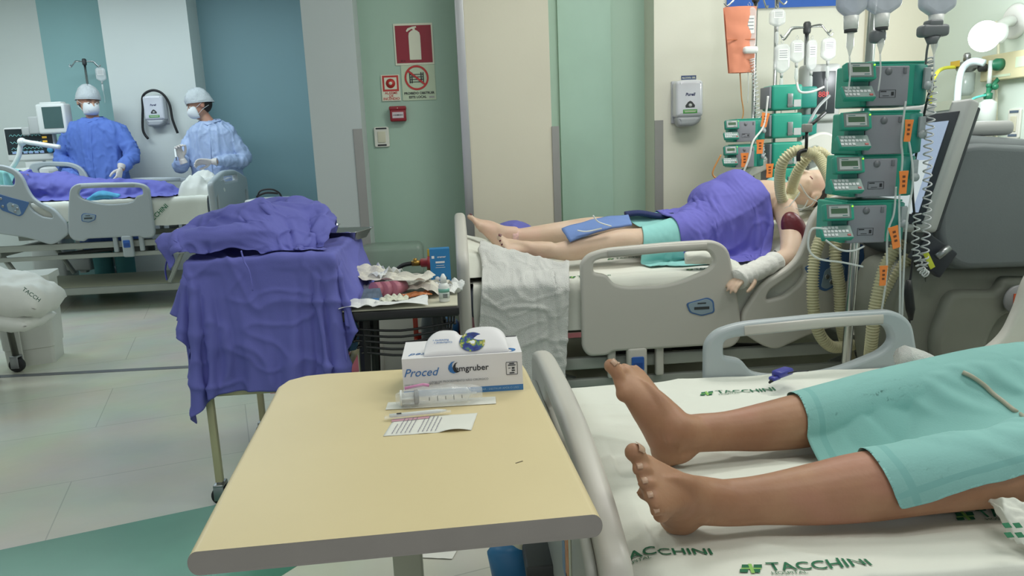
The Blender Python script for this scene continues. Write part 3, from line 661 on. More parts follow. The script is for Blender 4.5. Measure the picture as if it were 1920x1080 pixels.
# steel tray with bowl on the draped top
ty = thing('instrument_tray', 'steel tray holding a round bowl on the far corner of the purple drape', 'tray', (-.50, 2.99, .857), -.3)
b = MB(); prof = round_poly([(-.14, -.09), (.14, -.09), (.14, .09), (-.14, .09)], .03)
for k in range(1):
    n = len(prof); V = [(x*.85, y*.85, 0) for x, y in prof]+[(x, y, .035) for x, y in prof]+[(x*1.05, y*1.07, .036) for x, y in prof]
    b.add(V, [list(range(n))]+[(i, (i+1) % n, n+(i+1) % n, n+i) for i in range(n)]+[(n+i, n+(i+1) % n, 2*n+(i+1) % n, 2*n+i) for i in range(n)], 0, True)
o = b.build('tray_pan', m_chrome, ty); md = o.modifiers.new('s', 'SOLIDIFY'); md.thickness = .0015; bake(o)
b = MB(); b.lathe([(.02, .003), (.045, .008), (.06, .04), (.066, .044), (.062, .044), (.056, .038), (.04, .012), (.01, .008)], (-.03, 0, .012), 28); o = b.build('bowl', m_chrome); o.location = (-.50, 2.99, .858); tag(o, 'round steel bowl standing in the tray on the purple drape', 'bowl')

# ---------------------------------------------------------------- black slatted side table with supplies
bt = thing('side_table', 'black plastic side table with slatted sides, covered in opened packaging', 'table', (-.215, 2.68, 0))
b = MB(); b.box((0, 0, .665), (.40, .38, .006), 1, bev=.002); b.box((0, 0, .645), (.41, .39, .035), 0, bev=.008); b.build('table_surface', [m_black, mat('side_table_pale_top', 'c9c6b2', .5)], bt)
for sx_ in (-1, 1):
    for sy_ in (-1, 1):
        b = MB(); b.tube([(sx_*.125, sy_*.15, .64), (sx_*.150, sy_*.17, .0)], [(.026, .02), (.018, .016)], 8, smooth=False); b.build('leg', m_black, bt)
for k in range(5):
    b = MB()
    b.tube(cr([(-.185+.012*k, .17, .60-.022*k), (-.185+.012*k, -.16, .60-.022*k), (-.17+.012*k, -.17, .60-.022*k), (0, -.178, .585-.022*k), (.17-.012*k, -.17, .60-.022*k), (.185-.012*k, -.16, .60-.022*k), (.185-.012*k, .17, .60-.022*k)], 4), (.0045, .0045), 6)
    b.build('slat', m_black, bt)
SX, SY, SZ = -.215, 2.68, .668
def crumple(name, label, cat, cx, cy, w, d, z0, rz, m, amp=.012, lift=0, seed=1, nx=26, ny=20, droop=0):
    """creased sheet of packaging with raised folds"""
    def f(u, v):
        x = (u-.5)*w; y = (v-.5)*d
        e = noise.noise(Vector((u*3+seed, v*3, seed)))*.012
        z = .002+amp*(.5+noise.noise(Vector((u*2.3+seed, v*2.3, 2))))+amp*.8*abs(noise.noise(Vector((u*5+seed, v*5, 5))))+lift*u*(1-v*.2)
        z -= droop*max(0, .12-v)/.12*.02
        return Vector((x+e, y+e*.7, max(z, .0015)))
    b = MB(); b.grid(f, nx, ny, smooth=False); o = b.build(name, m); o.location = (cx, cy, z0); o.rotation_euler = (0, 0, rz)
    md = o.modifiers.new('s', 'SOLIDIFY'); md.thickness = .0006; bake(o); return tag(o, label, cat)
m_wrap = mat('sterile_wrap_paper', 'dad6ca', .7, var=.03, vscale=12, bump=.2, bscale=30)
m_wrap2 = mat('sterile_wrap_white', 'e0e2e0', .6, var=.02, bump=.2, bscale=30)
crumple('wrapper_sheet', 'large white opened wrapper spread over the front of the black side table', 'packaging', SX-.055, SY-.105, .30, .20, SZ, .06, m_wrap2, .020, seed=4, nx=36, ny=26)
crumple('wrapper_sheet', 'torn beige paper wrapper lying highest across the black side table', 'packaging', SX-.035, SY+.03, .30, .11, SZ+.066, -.30, m_wrap, .045, -.045, seed=9, nx=34, ny=16)
crumple('wrapper_sheet', 'cream paper wrapper pointing to the dropper bottle on the side table', 'packaging', SX+.06, SY+.03, .22, .12, SZ+.012, -.45, m_wrap, .035, -.01, seed=15)
crumple('plastic_wrapper', 'clear crinkled plastic wrapper at the left of the black side table', 'packaging', SX-.12, SY+.0, .16, .13, SZ+.014, .5, m_film, .025, seed=21)
crumple('wrapper_sheet', 'grey paper wrapper under the beige one on the side table', 'packaging', SX+.02, SY+.12, .26, .12, SZ+.002, .2, mat('grey_wrap', 'b3b2a8', .6, bump=.2), .04, seed=31)
crumple('wrapper_sheet', 'white opened wrapper flap rising behind the pink cups on the side table', 'packaging', SX-.10, SY+.10, .17, .12, SZ+.03, -.7, m_wrap2, .05, .02, seed=52)
crumple('plastic_bag', 'white thin plastic bag slumped before the blue box', 'bag', SX+.155, SY+.03, .10, .14, SZ+.004, 1.4, m_wrap2, .03, seed=35)
cups = []
for k in range(3):
    c = thing('medicine_cup', ['pink translucent medicine cup lying on its side, open end out', 'pink medicine cup behind the open one', 'third pink medicine cup nearest the orange packet'][k], 'cup', (SX-.075+.032*k, SY-.03+.004*k, SZ+.040), -.25)
    b = MB(); b.lathe([(.028, -.03), (.0285, -.03), (.022, .03), (.0, .03), (.021, .026), (.0265, -.028)], (0, 0, 0), 22, 0, 'Y'); o = b.build('cup_wall', mat('pink_clear', 'd88fa0', .2, alpha=.6), c); o.rotation_euler = (0, 0, -.5)
pk = thing('foil_packet', 'blue and dark printed packet standing at the front of the side table', 'packet', (SX-.095, SY-.13, SZ+.012), .0)
b = MB(); b.grid(lambda u, v: Vector(((u-.5)*.085*(1-.35*v), -.01+.035*v, .002+.042*v+.003*noise.noise(Vector((u*4, v*4, 0))))), 14, 8, smooth=False); b.build('packet_front', mat('slate_print', '5d6c80', .4, var=.3, vscale=40), pk)
b = MB(); b.grid(lambda u, v: Vector(((u-.5)*.086, -.0115+.0095*v, .0025+.0115*v)), 10, 3); b.build('packet_band', m_cardblue, pk)
b = MB(); b.box((0, .012, .0009), (.095, .055, .0015)); b.build('packet_back', m_wrap2, pk)
o = crumple('orange_packet', 'orange foil packet between the wrappers on the side table', 'packet', SX+.055, SY-.06, .10, .05, SZ+.010, .3, mat('orange_foil', 'cf8355', .4, var=.15), .01, seed=44)
gz = MB(); gz.grid(lambda u, v: Vector(((u-.5)*.10, (v-.5)*.05, .004+.018*abs(noise.noise(Vector((u*5, v*5, 7))))+.008*sin(pi*u)*sin(pi*v))), 26, 18); o = gz.build('gauze', mat('gauze_cream', 'd6d8c6', .9, bump=.4, bscale=150), label='crumpled cream gauze pad on the front of the side table', cat='gauze'); o.location = (SX-.02, SY-.125, SZ+.012); md = o.modifiers.new('s', 'SOLIDIFY'); md.thickness = .002; bake(o)
b = MB(); b.ball((0, 0, .007), .007); o = b.build('cotton_ball', m_wrap2, label='tiny white ball beside the blue packet on the side table', cat='cotton ball'); o.location = (SX-.075, SY-.165, SZ+.011)
# dropper bottle
db = thing('dropper_bottle', 'white dropper bottle with teal label at the right end of the side table', 'bottle', (SX+.155, SY-.13, SZ+.001))
b = MB(); b.lathe([(.017, 0), (.019, .003), (.019, .055), (.014, .064), (.009, .067)], n=24); b.build('bottle_body', m_wht, db)
b = MB(); b.lathe([(.011, .067), (.011, .085), (.009, .088), (.004, .098)], n=20); b.build('cap', m_wht, db)
b = MB(); b.lathe([(.0193, .012), (.0193, .048)], n=24); b.build('label_band', mat('bottle_label', 'cfd8d4', .5), db)
b = MB(); b.lathe([(.0196, .034), (.0196, .047)], n=24); b.build('label_stripe', mat('teal_ink', '6fa89a', .5), db)
b = MB()
for k, z in enumerate((.018, .023, .028)): b.box((.004, -.0196, z), (.016, .001, .0022), rot=0)
b.build('label_print', m_ink, db)
# blue glove box standing behind
p = AY(826, 500, 2.84); bx = thing('blue_box', 'bright blue upright supply box standing behind the dropper bottle', 'box', (p.x, 2.80, SZ+.001), .05)
bh = AY(826, 463, 2.84).z-SZ
b = MB(); b.box((0, 0, bh/2), (.075, .05, bh)); b.build('carton', mat('box_blue', '2176ae', .45, var=.02), bx)
lettering('printed_word', 'cremer', .011, XZ((.006, -.0262, bh-.03)), m_board, bx, extr=.0002, bold=.02)
b = MB(); b.box((-.026, -.0262, bh-.03), (.010, .0006, .010)); b.box((0, -.0262, bh-.050), (.034, .0006, .007)); b.box((0, -.0262, bh-.062), (.03, .0006, .0014)); b.box((0, -.0262, bh-.070), (.036, .0006, .0014)); b.build('printed_marks', m_board, bx)
for dx in (-.014, .014):
    b = MB(); b.lathe([(.009, 0), (.009, -.0008)], (dx, -.0255, .042), 20, 0, 'Y'); b.build('printed_badge', m_board if dx < 0 else m_ink, bx)
# gas regulator with hose, clear container, crate, bins behind the side table
rg = thing('gas_regulator', 'red and brass gas regulator with a yellow tag left of the blue box', 'regulator', tuple(AY(806, 492, 3.05)))
b = MB(); b.lathe([(.012, -.04), (.018, -.035), (.018, -.012), (.028, -.01), (.028, .014), (.014, .018)], (0, 0, 0), 18, 0, 'X'); b.build('regulator_body', mat('red_enamel', '9c3430', .4), rg)
b = MB(); b.cyl((-.04, 0, 0), (-.075, 0, .0), .012); b.cyl((0, 0, 0), (0, 0, -.05), .014); b.cyl((-.06, 0, 0), (-.06, 0, .02), .008); b.build('brass_fitting', mat('brass', '9a7a3a', .35, .8), rg)
b = MB(); b.box((.006, -.01, .042), (.028, .003, .03), bev=.001); b.cyl((.0, 0, .01), (.0, 0, .05), .005); b.build('yellow_tag', mat('tag_yellow', 'c7a63a', .5), rg)
b = MB(); b.tube(cr([(-.075, 0, 0), (-.12, 0, -.01), (-.16, .0, -.05), (-.18, .02, -.11)], 6), .009, 10); b.build('hose', m_black, rg)
cc = thing('gas_cylinder', 'dark gas cylinder standing behind the side table under the regulator', 'gas cylinder', (rg.location.x, 3.05, 0))
b = MB(); b.lathe([(.05, 0), (.055, .01), (.055, .46), (.045, .52), (.02, .56), (.014, rg.location.z-.05)], n=24); b.build('tank', mat('tank_grey', '4d5356', .4), cc)
p = AY(745, 510, 4.35)
ct = thing('storage_tub', 'translucent upturned plastic tub against the deep green wall', 'tub', (p.x-.02, 4.36, 0))
b = MB(); z0 = AY(745, 520, 4.3).z; z1 = AY(745, 458, 4.3).z; b.box((0, 0, (z0+z1)/2), (.36, .20, z1-z0), bev=.035); b.build('tub_shell', mat('smoky_plastic', '93a79a', .3, alpha=.55), ct)
b = MB(); b.box((0, 0, z0/2), (.40, .24, z0-.002), bev=.02); b.build('cabinet_stand', mat('stand_grey', '8c978f', .5), ct)
cr_ = thing('safety_crate', 'red plastic carrier holding a blue lidded drum under the side table', 'crate', (-.105, 3.15, 0))
b = MB()
for sy_ in (-1, 1): b.box((0, sy_*.09, .34), (.20, .012, .10), bev=.004)
for sx_ in (-1, 1): b.box((sx_*.1, 0, .34), (.012, .19, .10), bev=.004); b.box((sx_*.1, 0, .45), (.02, .03, .2), bev=.004)
b.box((0, 0, .29), (.20, .19, .012)); b.build('carrier', mat('carrier_red', 'b0402e', .45), cr_)
b = MB(); b.box((0, 0, .145), (.18, .17, .28), bev=.01); b.build('stand_box', m_black, cr_)
dr = thing('lidded_drum', 'blue lidded drum inside the red carrier under the side table', 'drum', (-.085, 3.15, .297))
b = MB(); b.lathe([(.06, 0), (.065, .01), (.065, .10)], n=24); b.build('drum_body', mat('drum_red', 'a23b30', .4), dr)
b = MB(); b.lathe([(.066, .10), (.068, .104), (.068, .15), (.058, .165)], n=28); b.build('drum_lid', mat('lid_blue', '2f6ea8', .35), dr)
def bin_(name, label, x, y, w, d, h, m, rz=0, z0=0):
    t = thing(name, label, 'bin', (x, y, z0), rz)
    b = MB(); n = 1
    pr = lambda k, z: [(sx_*w/2*k, sy_*d/2*k) for sx_, sy_ in ((-1, -1), (1, -1), (1, 1), (-1, 1))]
    lo = round_poly(pr(.86, 0), .02); hi = round_poly(pr(1, 0), .025); q = len(lo)
    V = [(x_, y_, 0) for x_, y_ in lo]+[(x_, y_, h*.93) for x_, y_ in hi]+[(x_*1.05, y_*1.05, h*.93) for x_, y_ in hi]+[(x_*1.05, y_*1.05, h) for x_, y_ in hi]
    F = [list(range(q))[::-1]]+[(r*q+i, r*q+(i+1) % q, (r+1)*q+(i+1) % q, (r+1)*q+i) for r in range(3) for i in range(q)]+[[3*q+i for i in range(q)]]
    b.add(V, F); b.build('bin_body', m, t); return t
bin_('storage_bin', 'pale grey plastic bin standing on the red floor behind the slatted side table', -.30, 3.75, .30, .24, .44, mat('bin_pale', 'b9bab2', .5))
bb = thing('waste_bin', 'low white pedal bin with yellow rim behind the side table legs', 'bin', (-.47, 3.72, 0)); b = MB(); b.box((0, 0, .13), (.13, .2, .26), bev=.02); b.build('bin_body', mat('bin_pale', 'b9bab2'), bb); b = MB(); b.box((-.05, 0, .262), (.17, .2, .012), bev=.004); b.build('bin_rim', mat('rim_yellow', 'a7b068', .5), bb)

# ---------------------------------------------------------------- signs and fittings on the deep green wall
m_signw = mat('sign_white', 'd5d8c4', .45, var=.01); m_red = mat('sign_red', '8c2030', .45, var=.03); m_red2 = mat('sign_bright_red', 'b8322e', .45); m_signg = mat('sign_pale_green', 'bccdb2', .45, var=.01)
YW = 4.62
def on_wall(u, v, y=YW): p = AY(u, v, y); return p
c = on_wall(776, 83, YW); Wd = on_wall(812, 83).x-on_wall(739, 83).x; Hd = on_wall(776, 44).z-on_wall(776, 122).z
sg = thing('extinguisher_sign', 'square dark red sign with a white fire extinguisher symbol', 'sign', (c.x, YW-.004, c.z)); 
def card(parent, name, w, h, m, dy=0, cx=0, cz=0, t=.003): b = MB(); b.box((cx, -dy, cz), (w, t, h)); return b.build(name, m, parent)
card(sg, 'sign_board', Wd, Hd, m_signw); card(sg, 'sign_field', Wd*.92, Hd*.90, m_red, .002)
k = Hd/206
ext = [(-27, -78), (33, -78), (33, 40), (30, 56), (18, 66), (8, 70), (8, 80), (16, 80), (14, 88), (-6, 86), (-30, 78), (-38, 66), (-34, 60), (-26, 66), (-8, 76), (-2, 70), (-12, 66), (-24, 56), (-27, 40)]
b = MB(); b.prism([((x+2)*k, (z+0)*k) for x, z in ext], .001, XZ((0, -.0042, 0))); b.build('extinguisher_symbol', m_signw, sg)
lettering('printed_word', 'E5-A', .014, XZ((-Wd*.3, -.0042, -Hd*.40)), m_ink, sg, extr=.0003)
c = on_wall(785, 155); w2 = on_wall(816, 155).x-on_wall(753, 155).x; h2 = on_wall(785, 122).z-on_wall(785, 188).z
s2 = thing('keep_clear_sign', 'pale green prohibition sign with a crossed out crate under the extinguisher sign', 'sign', (c.x, YW-.003, c.z)); card(s2, 'sign_board', w2, h2, m_signg)
R_ = w2*.36
b = MB(); n = 40
me = plate_mesh([(R_*cos(2*pi*i/n), R_*sin(2*pi*i/n)) for i in range(n)], [[(R_*.84*cos(2*pi*i/n), R_*.84*sin(2*pi*i/n)) for i in range(n)]], .0012, .0002, 1); me.transform(XZ((-w2*.05, -.0035, h2*.14))); link('prohibition_ring', me, s2, m_red2)
b = MB()
for z in (-.03, -.012, .006, .024): b.box((-w2*.05, -.003, h2*.14+z*.8), (R_*1.1, .001, .004))
for x in (-.55, -.38, .38, .55): b.box((-w2*.05+x*R_, -.0031, h2*.14), (.006, .001, .062))
b.build('crate_symbol', m_ink, s2)
b = MB(); b.box((0, 0, 0), (R_*1.8, .001, .011), rot=Matrix.Rotation(radians(40), 3, 'Y')); o = b.build('prohibition_bar', m_red2, s2); o.location = (-w2*.05, -.0045, h2*.14)
lettering('printed_line', 'PROIBIDO OBSTRUIR', .019, XZ((0, -.003, -h2*.30)), m_ink, s2, extr=.0005, bold=.02)
lettering('printed_line', 'ESTE LOCAL', .019, XZ((-.01, -.003, -h2*.41)), m_ink, s2, extr=.0005, bold=.02)
b = MB(); b.box((w2*.37, -.003, -h2*.42), (.03, .001, .01)); b.build('printed_strip', m_corner, s2)
c = on_wall(733, 165); w3 = on_wall(750, 165).x-on_wall(715, 165).x; h3 = on_wall(733, 141).z-on_wall(733, 190).z
s3 = thing('fire_alarm_sign', 'small white and red fire alarm sign left of the crossed out crate', 'sign', (c.x, YW-.006, c.z)); card(s3, 'sign_board', w3, h3, m_signw)
b = MB(); b.box((0, -.002, h3*.17), (w3*.86, .001, w3*.82)); b.build('red_square', m_red2, s3)
b = MB(); b.box((0, -.003, h3*.17), (w3*.66, .001, w3*.62)); b.build('white_square', m_signw, s3)
b = MB(); b.lathe([(w3*.25, 0), (w3*.25, -.001)], (0, -.0035, h3*.17), 28, 0, 'Y'); b.build('red_disc', m_red2, s3)
b = MB(); b.lathe([(w3*.09, 0), (w3*.09, -.001)], (0, -.0047, h3*.17), 28, 0, 'Y'); b.build('white_dot', m_signw, s3)
for i, t in enumerate(('ALARME', 'DE', 'INCÊNDIO')): lettering('printed_line', t, .020, XZ((0, -.002, -h3*(.20+.11*i))), m_red2, s3, extr=.0005, bold=.015)
c = on_wall(747, 214); w4 = on_wall(762, 214).x-on_wall(732, 214).x; h4 = on_wall(747, 200).z-on_wall(747, 228).z
s4 = thing('fire_alarm_box', 'small red break glass fire alarm box under the signs', 'alarm', (c.x, YW-.022, c.z)); b = MB(); b.box((0, 0, 0), (w4, .044, h4), bev=.008); b.box((0, -.012, h4*.38), (w4*1.06, .03, h4*.26), bev=.006); b.build('housing', mat('alarm_red', '8e1f2b', .3), s4)
card(s4, 'glass_pane', w4*.7, h4*.40, mat('alarm_pane', 'c6bcc0', .3), .0225, 0, -h4*.08, .003)
b = MB(); b.box((0, -.0245, -h4*.08), (.012, .001, .006))
for sx_ in (-1, 1): b.box((sx_*.022, -.0245, -h4*.08), (.014, .001, .003)); b.prism([(0, -.004), (.008, 0), (0, .004)] if sx_ < 0 else [(0, -.004), (0, .004), (-.008, 0)], .001, XZ((sx_*.014, -.0242, -h4*.08)))
b.build('arrow_print', m_ink, s4)
b = MB(); b.ball((0, -.028, h4*.38), .003); b.build('indicator', m_signw, s4)
c = on_wall(716, 257); w5 = on_wall(730, 257).x-on_wall(702, 257).x; h5 = on_wall(716, 238).z-on_wall(716, 276).z
def wall_switch(label, loc, w, h, rz=0, m=None):
    s = thing('light_switch', label, 'switch', loc, rz); me = plate_mesh(round_poly([(-w/2, -h/2), (w/2, -h/2), (w/2, h/2), (-w/2, h/2)], .012), (), .012, .004); me.transform(XZ((0, -.006, 0))); link('cover_plate', me, s, mat('switch_white', 'd6d8ce', .4))
    b = MB(); b.box((0, -.014, 0), (w*.52, .004, h*.55), bev=.002); b.build('switch_rocker', mat('switch_cream', 'c9c8b2', .4), s)
    b = MB(); b.box((0, -.0125, h*.42), (w*.72, .002, h*.07)); b.box((0, -.0125, -h*.40), (w*.6, .002, h*.08)); b.build('tape_label', m_ink, s); return s
wall_switch('white wall light switch left of the red fire alarm box', (c.x, YW, c.z), w5, h5)

# soap / gel dispensers
def dispenser(label, loc, w, h, rz=0):
    t = thing('gel_dispenser', label, 'dispenser', loc, rz)
    b = MB(); prof = round_poly([(-w/2, -h*.30), (w/2, -h*.30), (w/2, h*.46), (w*.3, h*.5), (-w*.3, h*.5), (-w/2, h*.46)], .02)
    me = plate_mesh(prof, (), .10, .022, 4); me.transform(XZ((0, -.05, 0))); link('cover', me, t, mat('dispenser_shell', 'd3d6dc', .25, coat=.5))
    me = plate_mesh(round_poly([(-w*.40, -h*.5), (w*.2, -h*.5), (w*.42, -h*.40), (w*.48, -h*.28), (-w*.48, -h*.28)], .02), (), .088, .02, 3); me.transform(XZ((0, -.05, 0))); link('push_bar', me, t, mat('dispenser_bar', 'aeb2b6', .35))
    b = MB(); b.box((0, -.006, .01), (w*1.06, .012, h*.92), bev=.005); b.build('back_plate', mat('dispenser_bar', 'aeb2b6'), t)
    lettering('brand_word', 'Purell', .024, XZ((0, -.1004, h*.18)), mat('navy_ink', '28305c', .5), t, shear=.2, extr=.0006, bold=.03)
    b = MB(); b.prism([(-.026, -.018), (.026, -.018), (.028, -.006), (.012, .014), (0, .02), (-.012, .014), (-.028, -.006)], .001, XZ((0, -.1004, -h*.03))); b.build('window', m_dark, t)
    b = MB(); b.lathe([(.01, 0), (.01, -.002)], (0, -.1014, -h*.05), 18, 0, 'Y'); b.build('window_drop', m_lgt, t)
    b = MB(); b.box((0, -.1008, -h*.18), (w*.52, .001, .022)); b.build('green_label', mat('label_green', '4f9a4a', .5), t)
    b = MB(); b.box((0, -.1016, -h*.165), (w*.46, .0006, .002)); b.box((0, -.1016, -h*.185), (w*.4, .0006, .004)); b.build('label_print', m_signw, t)
    return t
c = AY(1294, 193, 4.30); w6 = AY(1320, 193, 4.3).x-AY(1269, 193, 4.3).x; h6 = AY(1294, 150, 4.3).z-AY(1294, 238, 4.3).z
dispenser('white gel dispenser under the small blue sign on the white wall', (c.x, 4.399, c.z), w6, h6)
c = AY(1291, 146, 4.4); sgn = thing('small_sign', 'tiny blue sign above the gel dispenser on the right', 'sign', (c.x, 4.396, c.z)); card(sgn, 'sign_board', .088, .026, mat('navy_board', '3c4f78', .5)); lettering('printed_word', 'ALCOOL GEL', .0135, XZ((0, -.002, 0)), m_signw, sgn, extr=.0004, bold=.02)
c = AY(292, 208, 7.55); w7 = AY(312, 208, 7.55).x-AY(274, 208, 7.55).x; h7 = AY(292, 180, 7.55).z-AY(292, 238, 7.55).z
d2 = dispenser('white gel dispenser with a black cable looped over it on the far column', (c.x, 7.599, c.z), w7, h7)
cb = MB(); cb.tube(cr([(-w7*.55, -.05, -h7*.9), (-w7*.75, -.05, -h7*.6), (-w7*.62, -.05, h7*.1), (-w7*.5, -.06, h7*.5), (0, -.07, h7*.66), (w7*.45, -.06, h7*.55), (w7*.72, -.05, h7*.2), (w7*.78, -.05, -h7*.3), (w7*.95, -.05, -h7*.75)], 6), .012, 8)
o = cb.build('looped_cable', m_black, label='black cable looped around the far gel dispenser', cat='cable'); o.location = d2.location

# ---------------------------------------------------------------- bins, bags and pole at the left
m_bin = mat('bin_white_plastic', 'c2c5bd', .4, var=.02)
wb = thing('waste_bin', 'tall white plastic bin with a liner at the left, below the laundry bags', 'bin', (-2.66, 4.66, 0), .25)
b = MB()
lo = round_poly([(-.14, -.12), (.0, -.15), (.15, -.12), (.15, .14), (-.14, .14)], .03); q = len(lo)
V = []; H = [(0, .90), (.10, .92), (.105, .96), (.50, 1.06), (.505, 1.14), (.545, 1.14)]
for z, k_ in H: V += [(x*k_, y*k_, z) for x, y in lo]
b.add(V, [(r*q+i, r*q+(i+1) % q, (r+1)*q+(i+1) % q, (r+1)*q+i) for r in range(len(H)-1) for i in range(q)]+[list(range(q))[::-1], [(len(H)-1)*q+i for i in range(q)]])
b.build('bin_body', m_bin, wb)
b = MB(); b.box((-.04, -.157, .25), (.05, .02, .46), bev=.006); b.build('front_rib', m_bin, wb)
b = MB(); b.grid(lambda u, v: Vector(((-.15+.32*u), -.168-.006*noise.noise(Vector((u*6, v*3, 0))), .52-.07*v*(1+.6*noise.noise(Vector((u*4, 3, 0)))))), 16, 5); b.build('liner_overhang', m_wrap2, wb)
dp = thing('drip_pole', 'dark steel pole on a caster at the left edge of the photo', 'pole', (-2.63, 4.42, 0))
b = MB(); b.tube([(-.0, 0, .10), (-.03, 0, .6), (.02, -.06, 1.28)], .018, 12); b.build('tube', mat('dull_steel', '6a6c64', .4, .6), dp)
b = MB(); b.box((.01, -.06, 1.28), (.10, .03, .03), bev=.006); b.build('clamp', m_steel, dp)
caster(dp, 0, 0, 0, .042)
# laundry bags
m_bag = mat('white_laundry_bag', 'd6d8d2', .6, var=.03, bump=.15, bscale=25)
def pillow(label, loc, w, d, h, rz, tilt, seed, cat='bag', name='laundry_bag', m=None, txt=True):
    t = thing(name, label, cat, loc, rz); b = MB()
    def f(sgn):
        def g(u, v):
            x = 2*u-1; y = 2*v-1; e = max(0, (1-x**4))*max(0, (1-y**4)); z = sgn*h/2*e**.5*(1+.35*noise.noise(Vector((x*2+seed, y*2, sgn))))+.012*noise.noise(Vector((x*6+seed, y*5, 2)))
            return Vector((x*w/2*(1-.06*y*y), y*d/2*(1-.06*x*x), z))
        return g
    b.grid(f(1), 30, 22); b.grid(f(-1), 30, 22); o = b.build('bag_body', m or m_bag, t); o.rotation_euler = (0, tilt, 0)
    return t, o
t1, o1 = pillow('bulging white hospital laundry bag, upper of two at the left edge', (AY(12, 548, 4.15).x, 4.15, AY(12, 548, 4.15).z), .50, .36, .20, 0, .30, 3)
t2, o2 = pillow('white laundry bag lying lower and slack at the left edge', (AY(5, 592, 4.15).x, 4.16, AY(5, 592, 4.15).z), .42, .34, .12, 0, .18, 8)
for (t_, u, v, s_, a, wd) in ((t1, 58, 553, .030, .75, 'TACCHINI'),):
    p = AY(u, v, 3.95); M = Matrix.Translation((p.x, 3.955, p.z)) @ Matrix.Rotation(a, 4, 'Y') @ XZ((0, 0, 0)); lo_ = text_mesh(wd[:5], s_, .0006, 'CENTER', bold=.01); lo_.transform(Matrix.Translation(t_.location).inverted() @ M); link('printed_word', lo_, t_, mat('faded_green_ink', '4f6b5e', .8))
rt = thing('equipment_cart', 'low steel cart under the laundry bags at the left edge, mostly out of frame', 'cart', (-2.86, 4.12, 0))
b = MB(); b.box((0, 0, .41), (.52, .34, .02), bev=.004); b.build('cart_top', m_steel, rt)
for sx_ in (-1, 1):
    for sy_ in (-1, 1): b = MB(); b.box((-.02+sx_*.22, sy_*.15, .205), (.02, .02, .39)); b.build('leg', m_steel, rt)
# white lidded box by the dark teal wall
p = AY(505, 385, 6.5)
lbx = thing('lidded_bin', 'white lidded bin with a dark strap on its lid by the dark teal wall', 'bin', (p.x+.0, 6.5, 0), -.1)
lw = AY(552, 380, 6.5).x-AY(455, 380, 6.5).x; zt = AY(505, 368, 6.5).z
b = MB(); b.box((0, 0, (zt-.1)/2), (lw*.86, .36, zt-.1), bev=.02); b.build('bin_body', m_bin, lbx)
b = MB(); b.box((0, 0, zt-.11), (lw, .42, .05), bev=.015); b.box((0, 0, zt-.05), (lw*.72, .32, .07), bev=.02); b.build('lid', m_wht, lbx)
lettering('printed_mark', 'LUVAS', .035, XZ((.06, -.162, zt-.055)), m_greyi, lbx, extr=.0006)
b = MB(); b.tube(cr([(-.08, -.05, zt-.01), (-.05, -.05, zt+.05), (.04, -.05, zt+.06), (.10, -.05, zt+.03), (.12, -.05, zt-.01)], 6), .008, 8); b.tube(cr([(-.10, .0, zt), (-.02, .0, zt+.03), (.08, .02, zt+.02)], 6), .01, 8); o = b.build('strap', m_black, label='black strap lying on the lidded white bin', cat='strap'); o.location = (p.x, 6.5, 0)

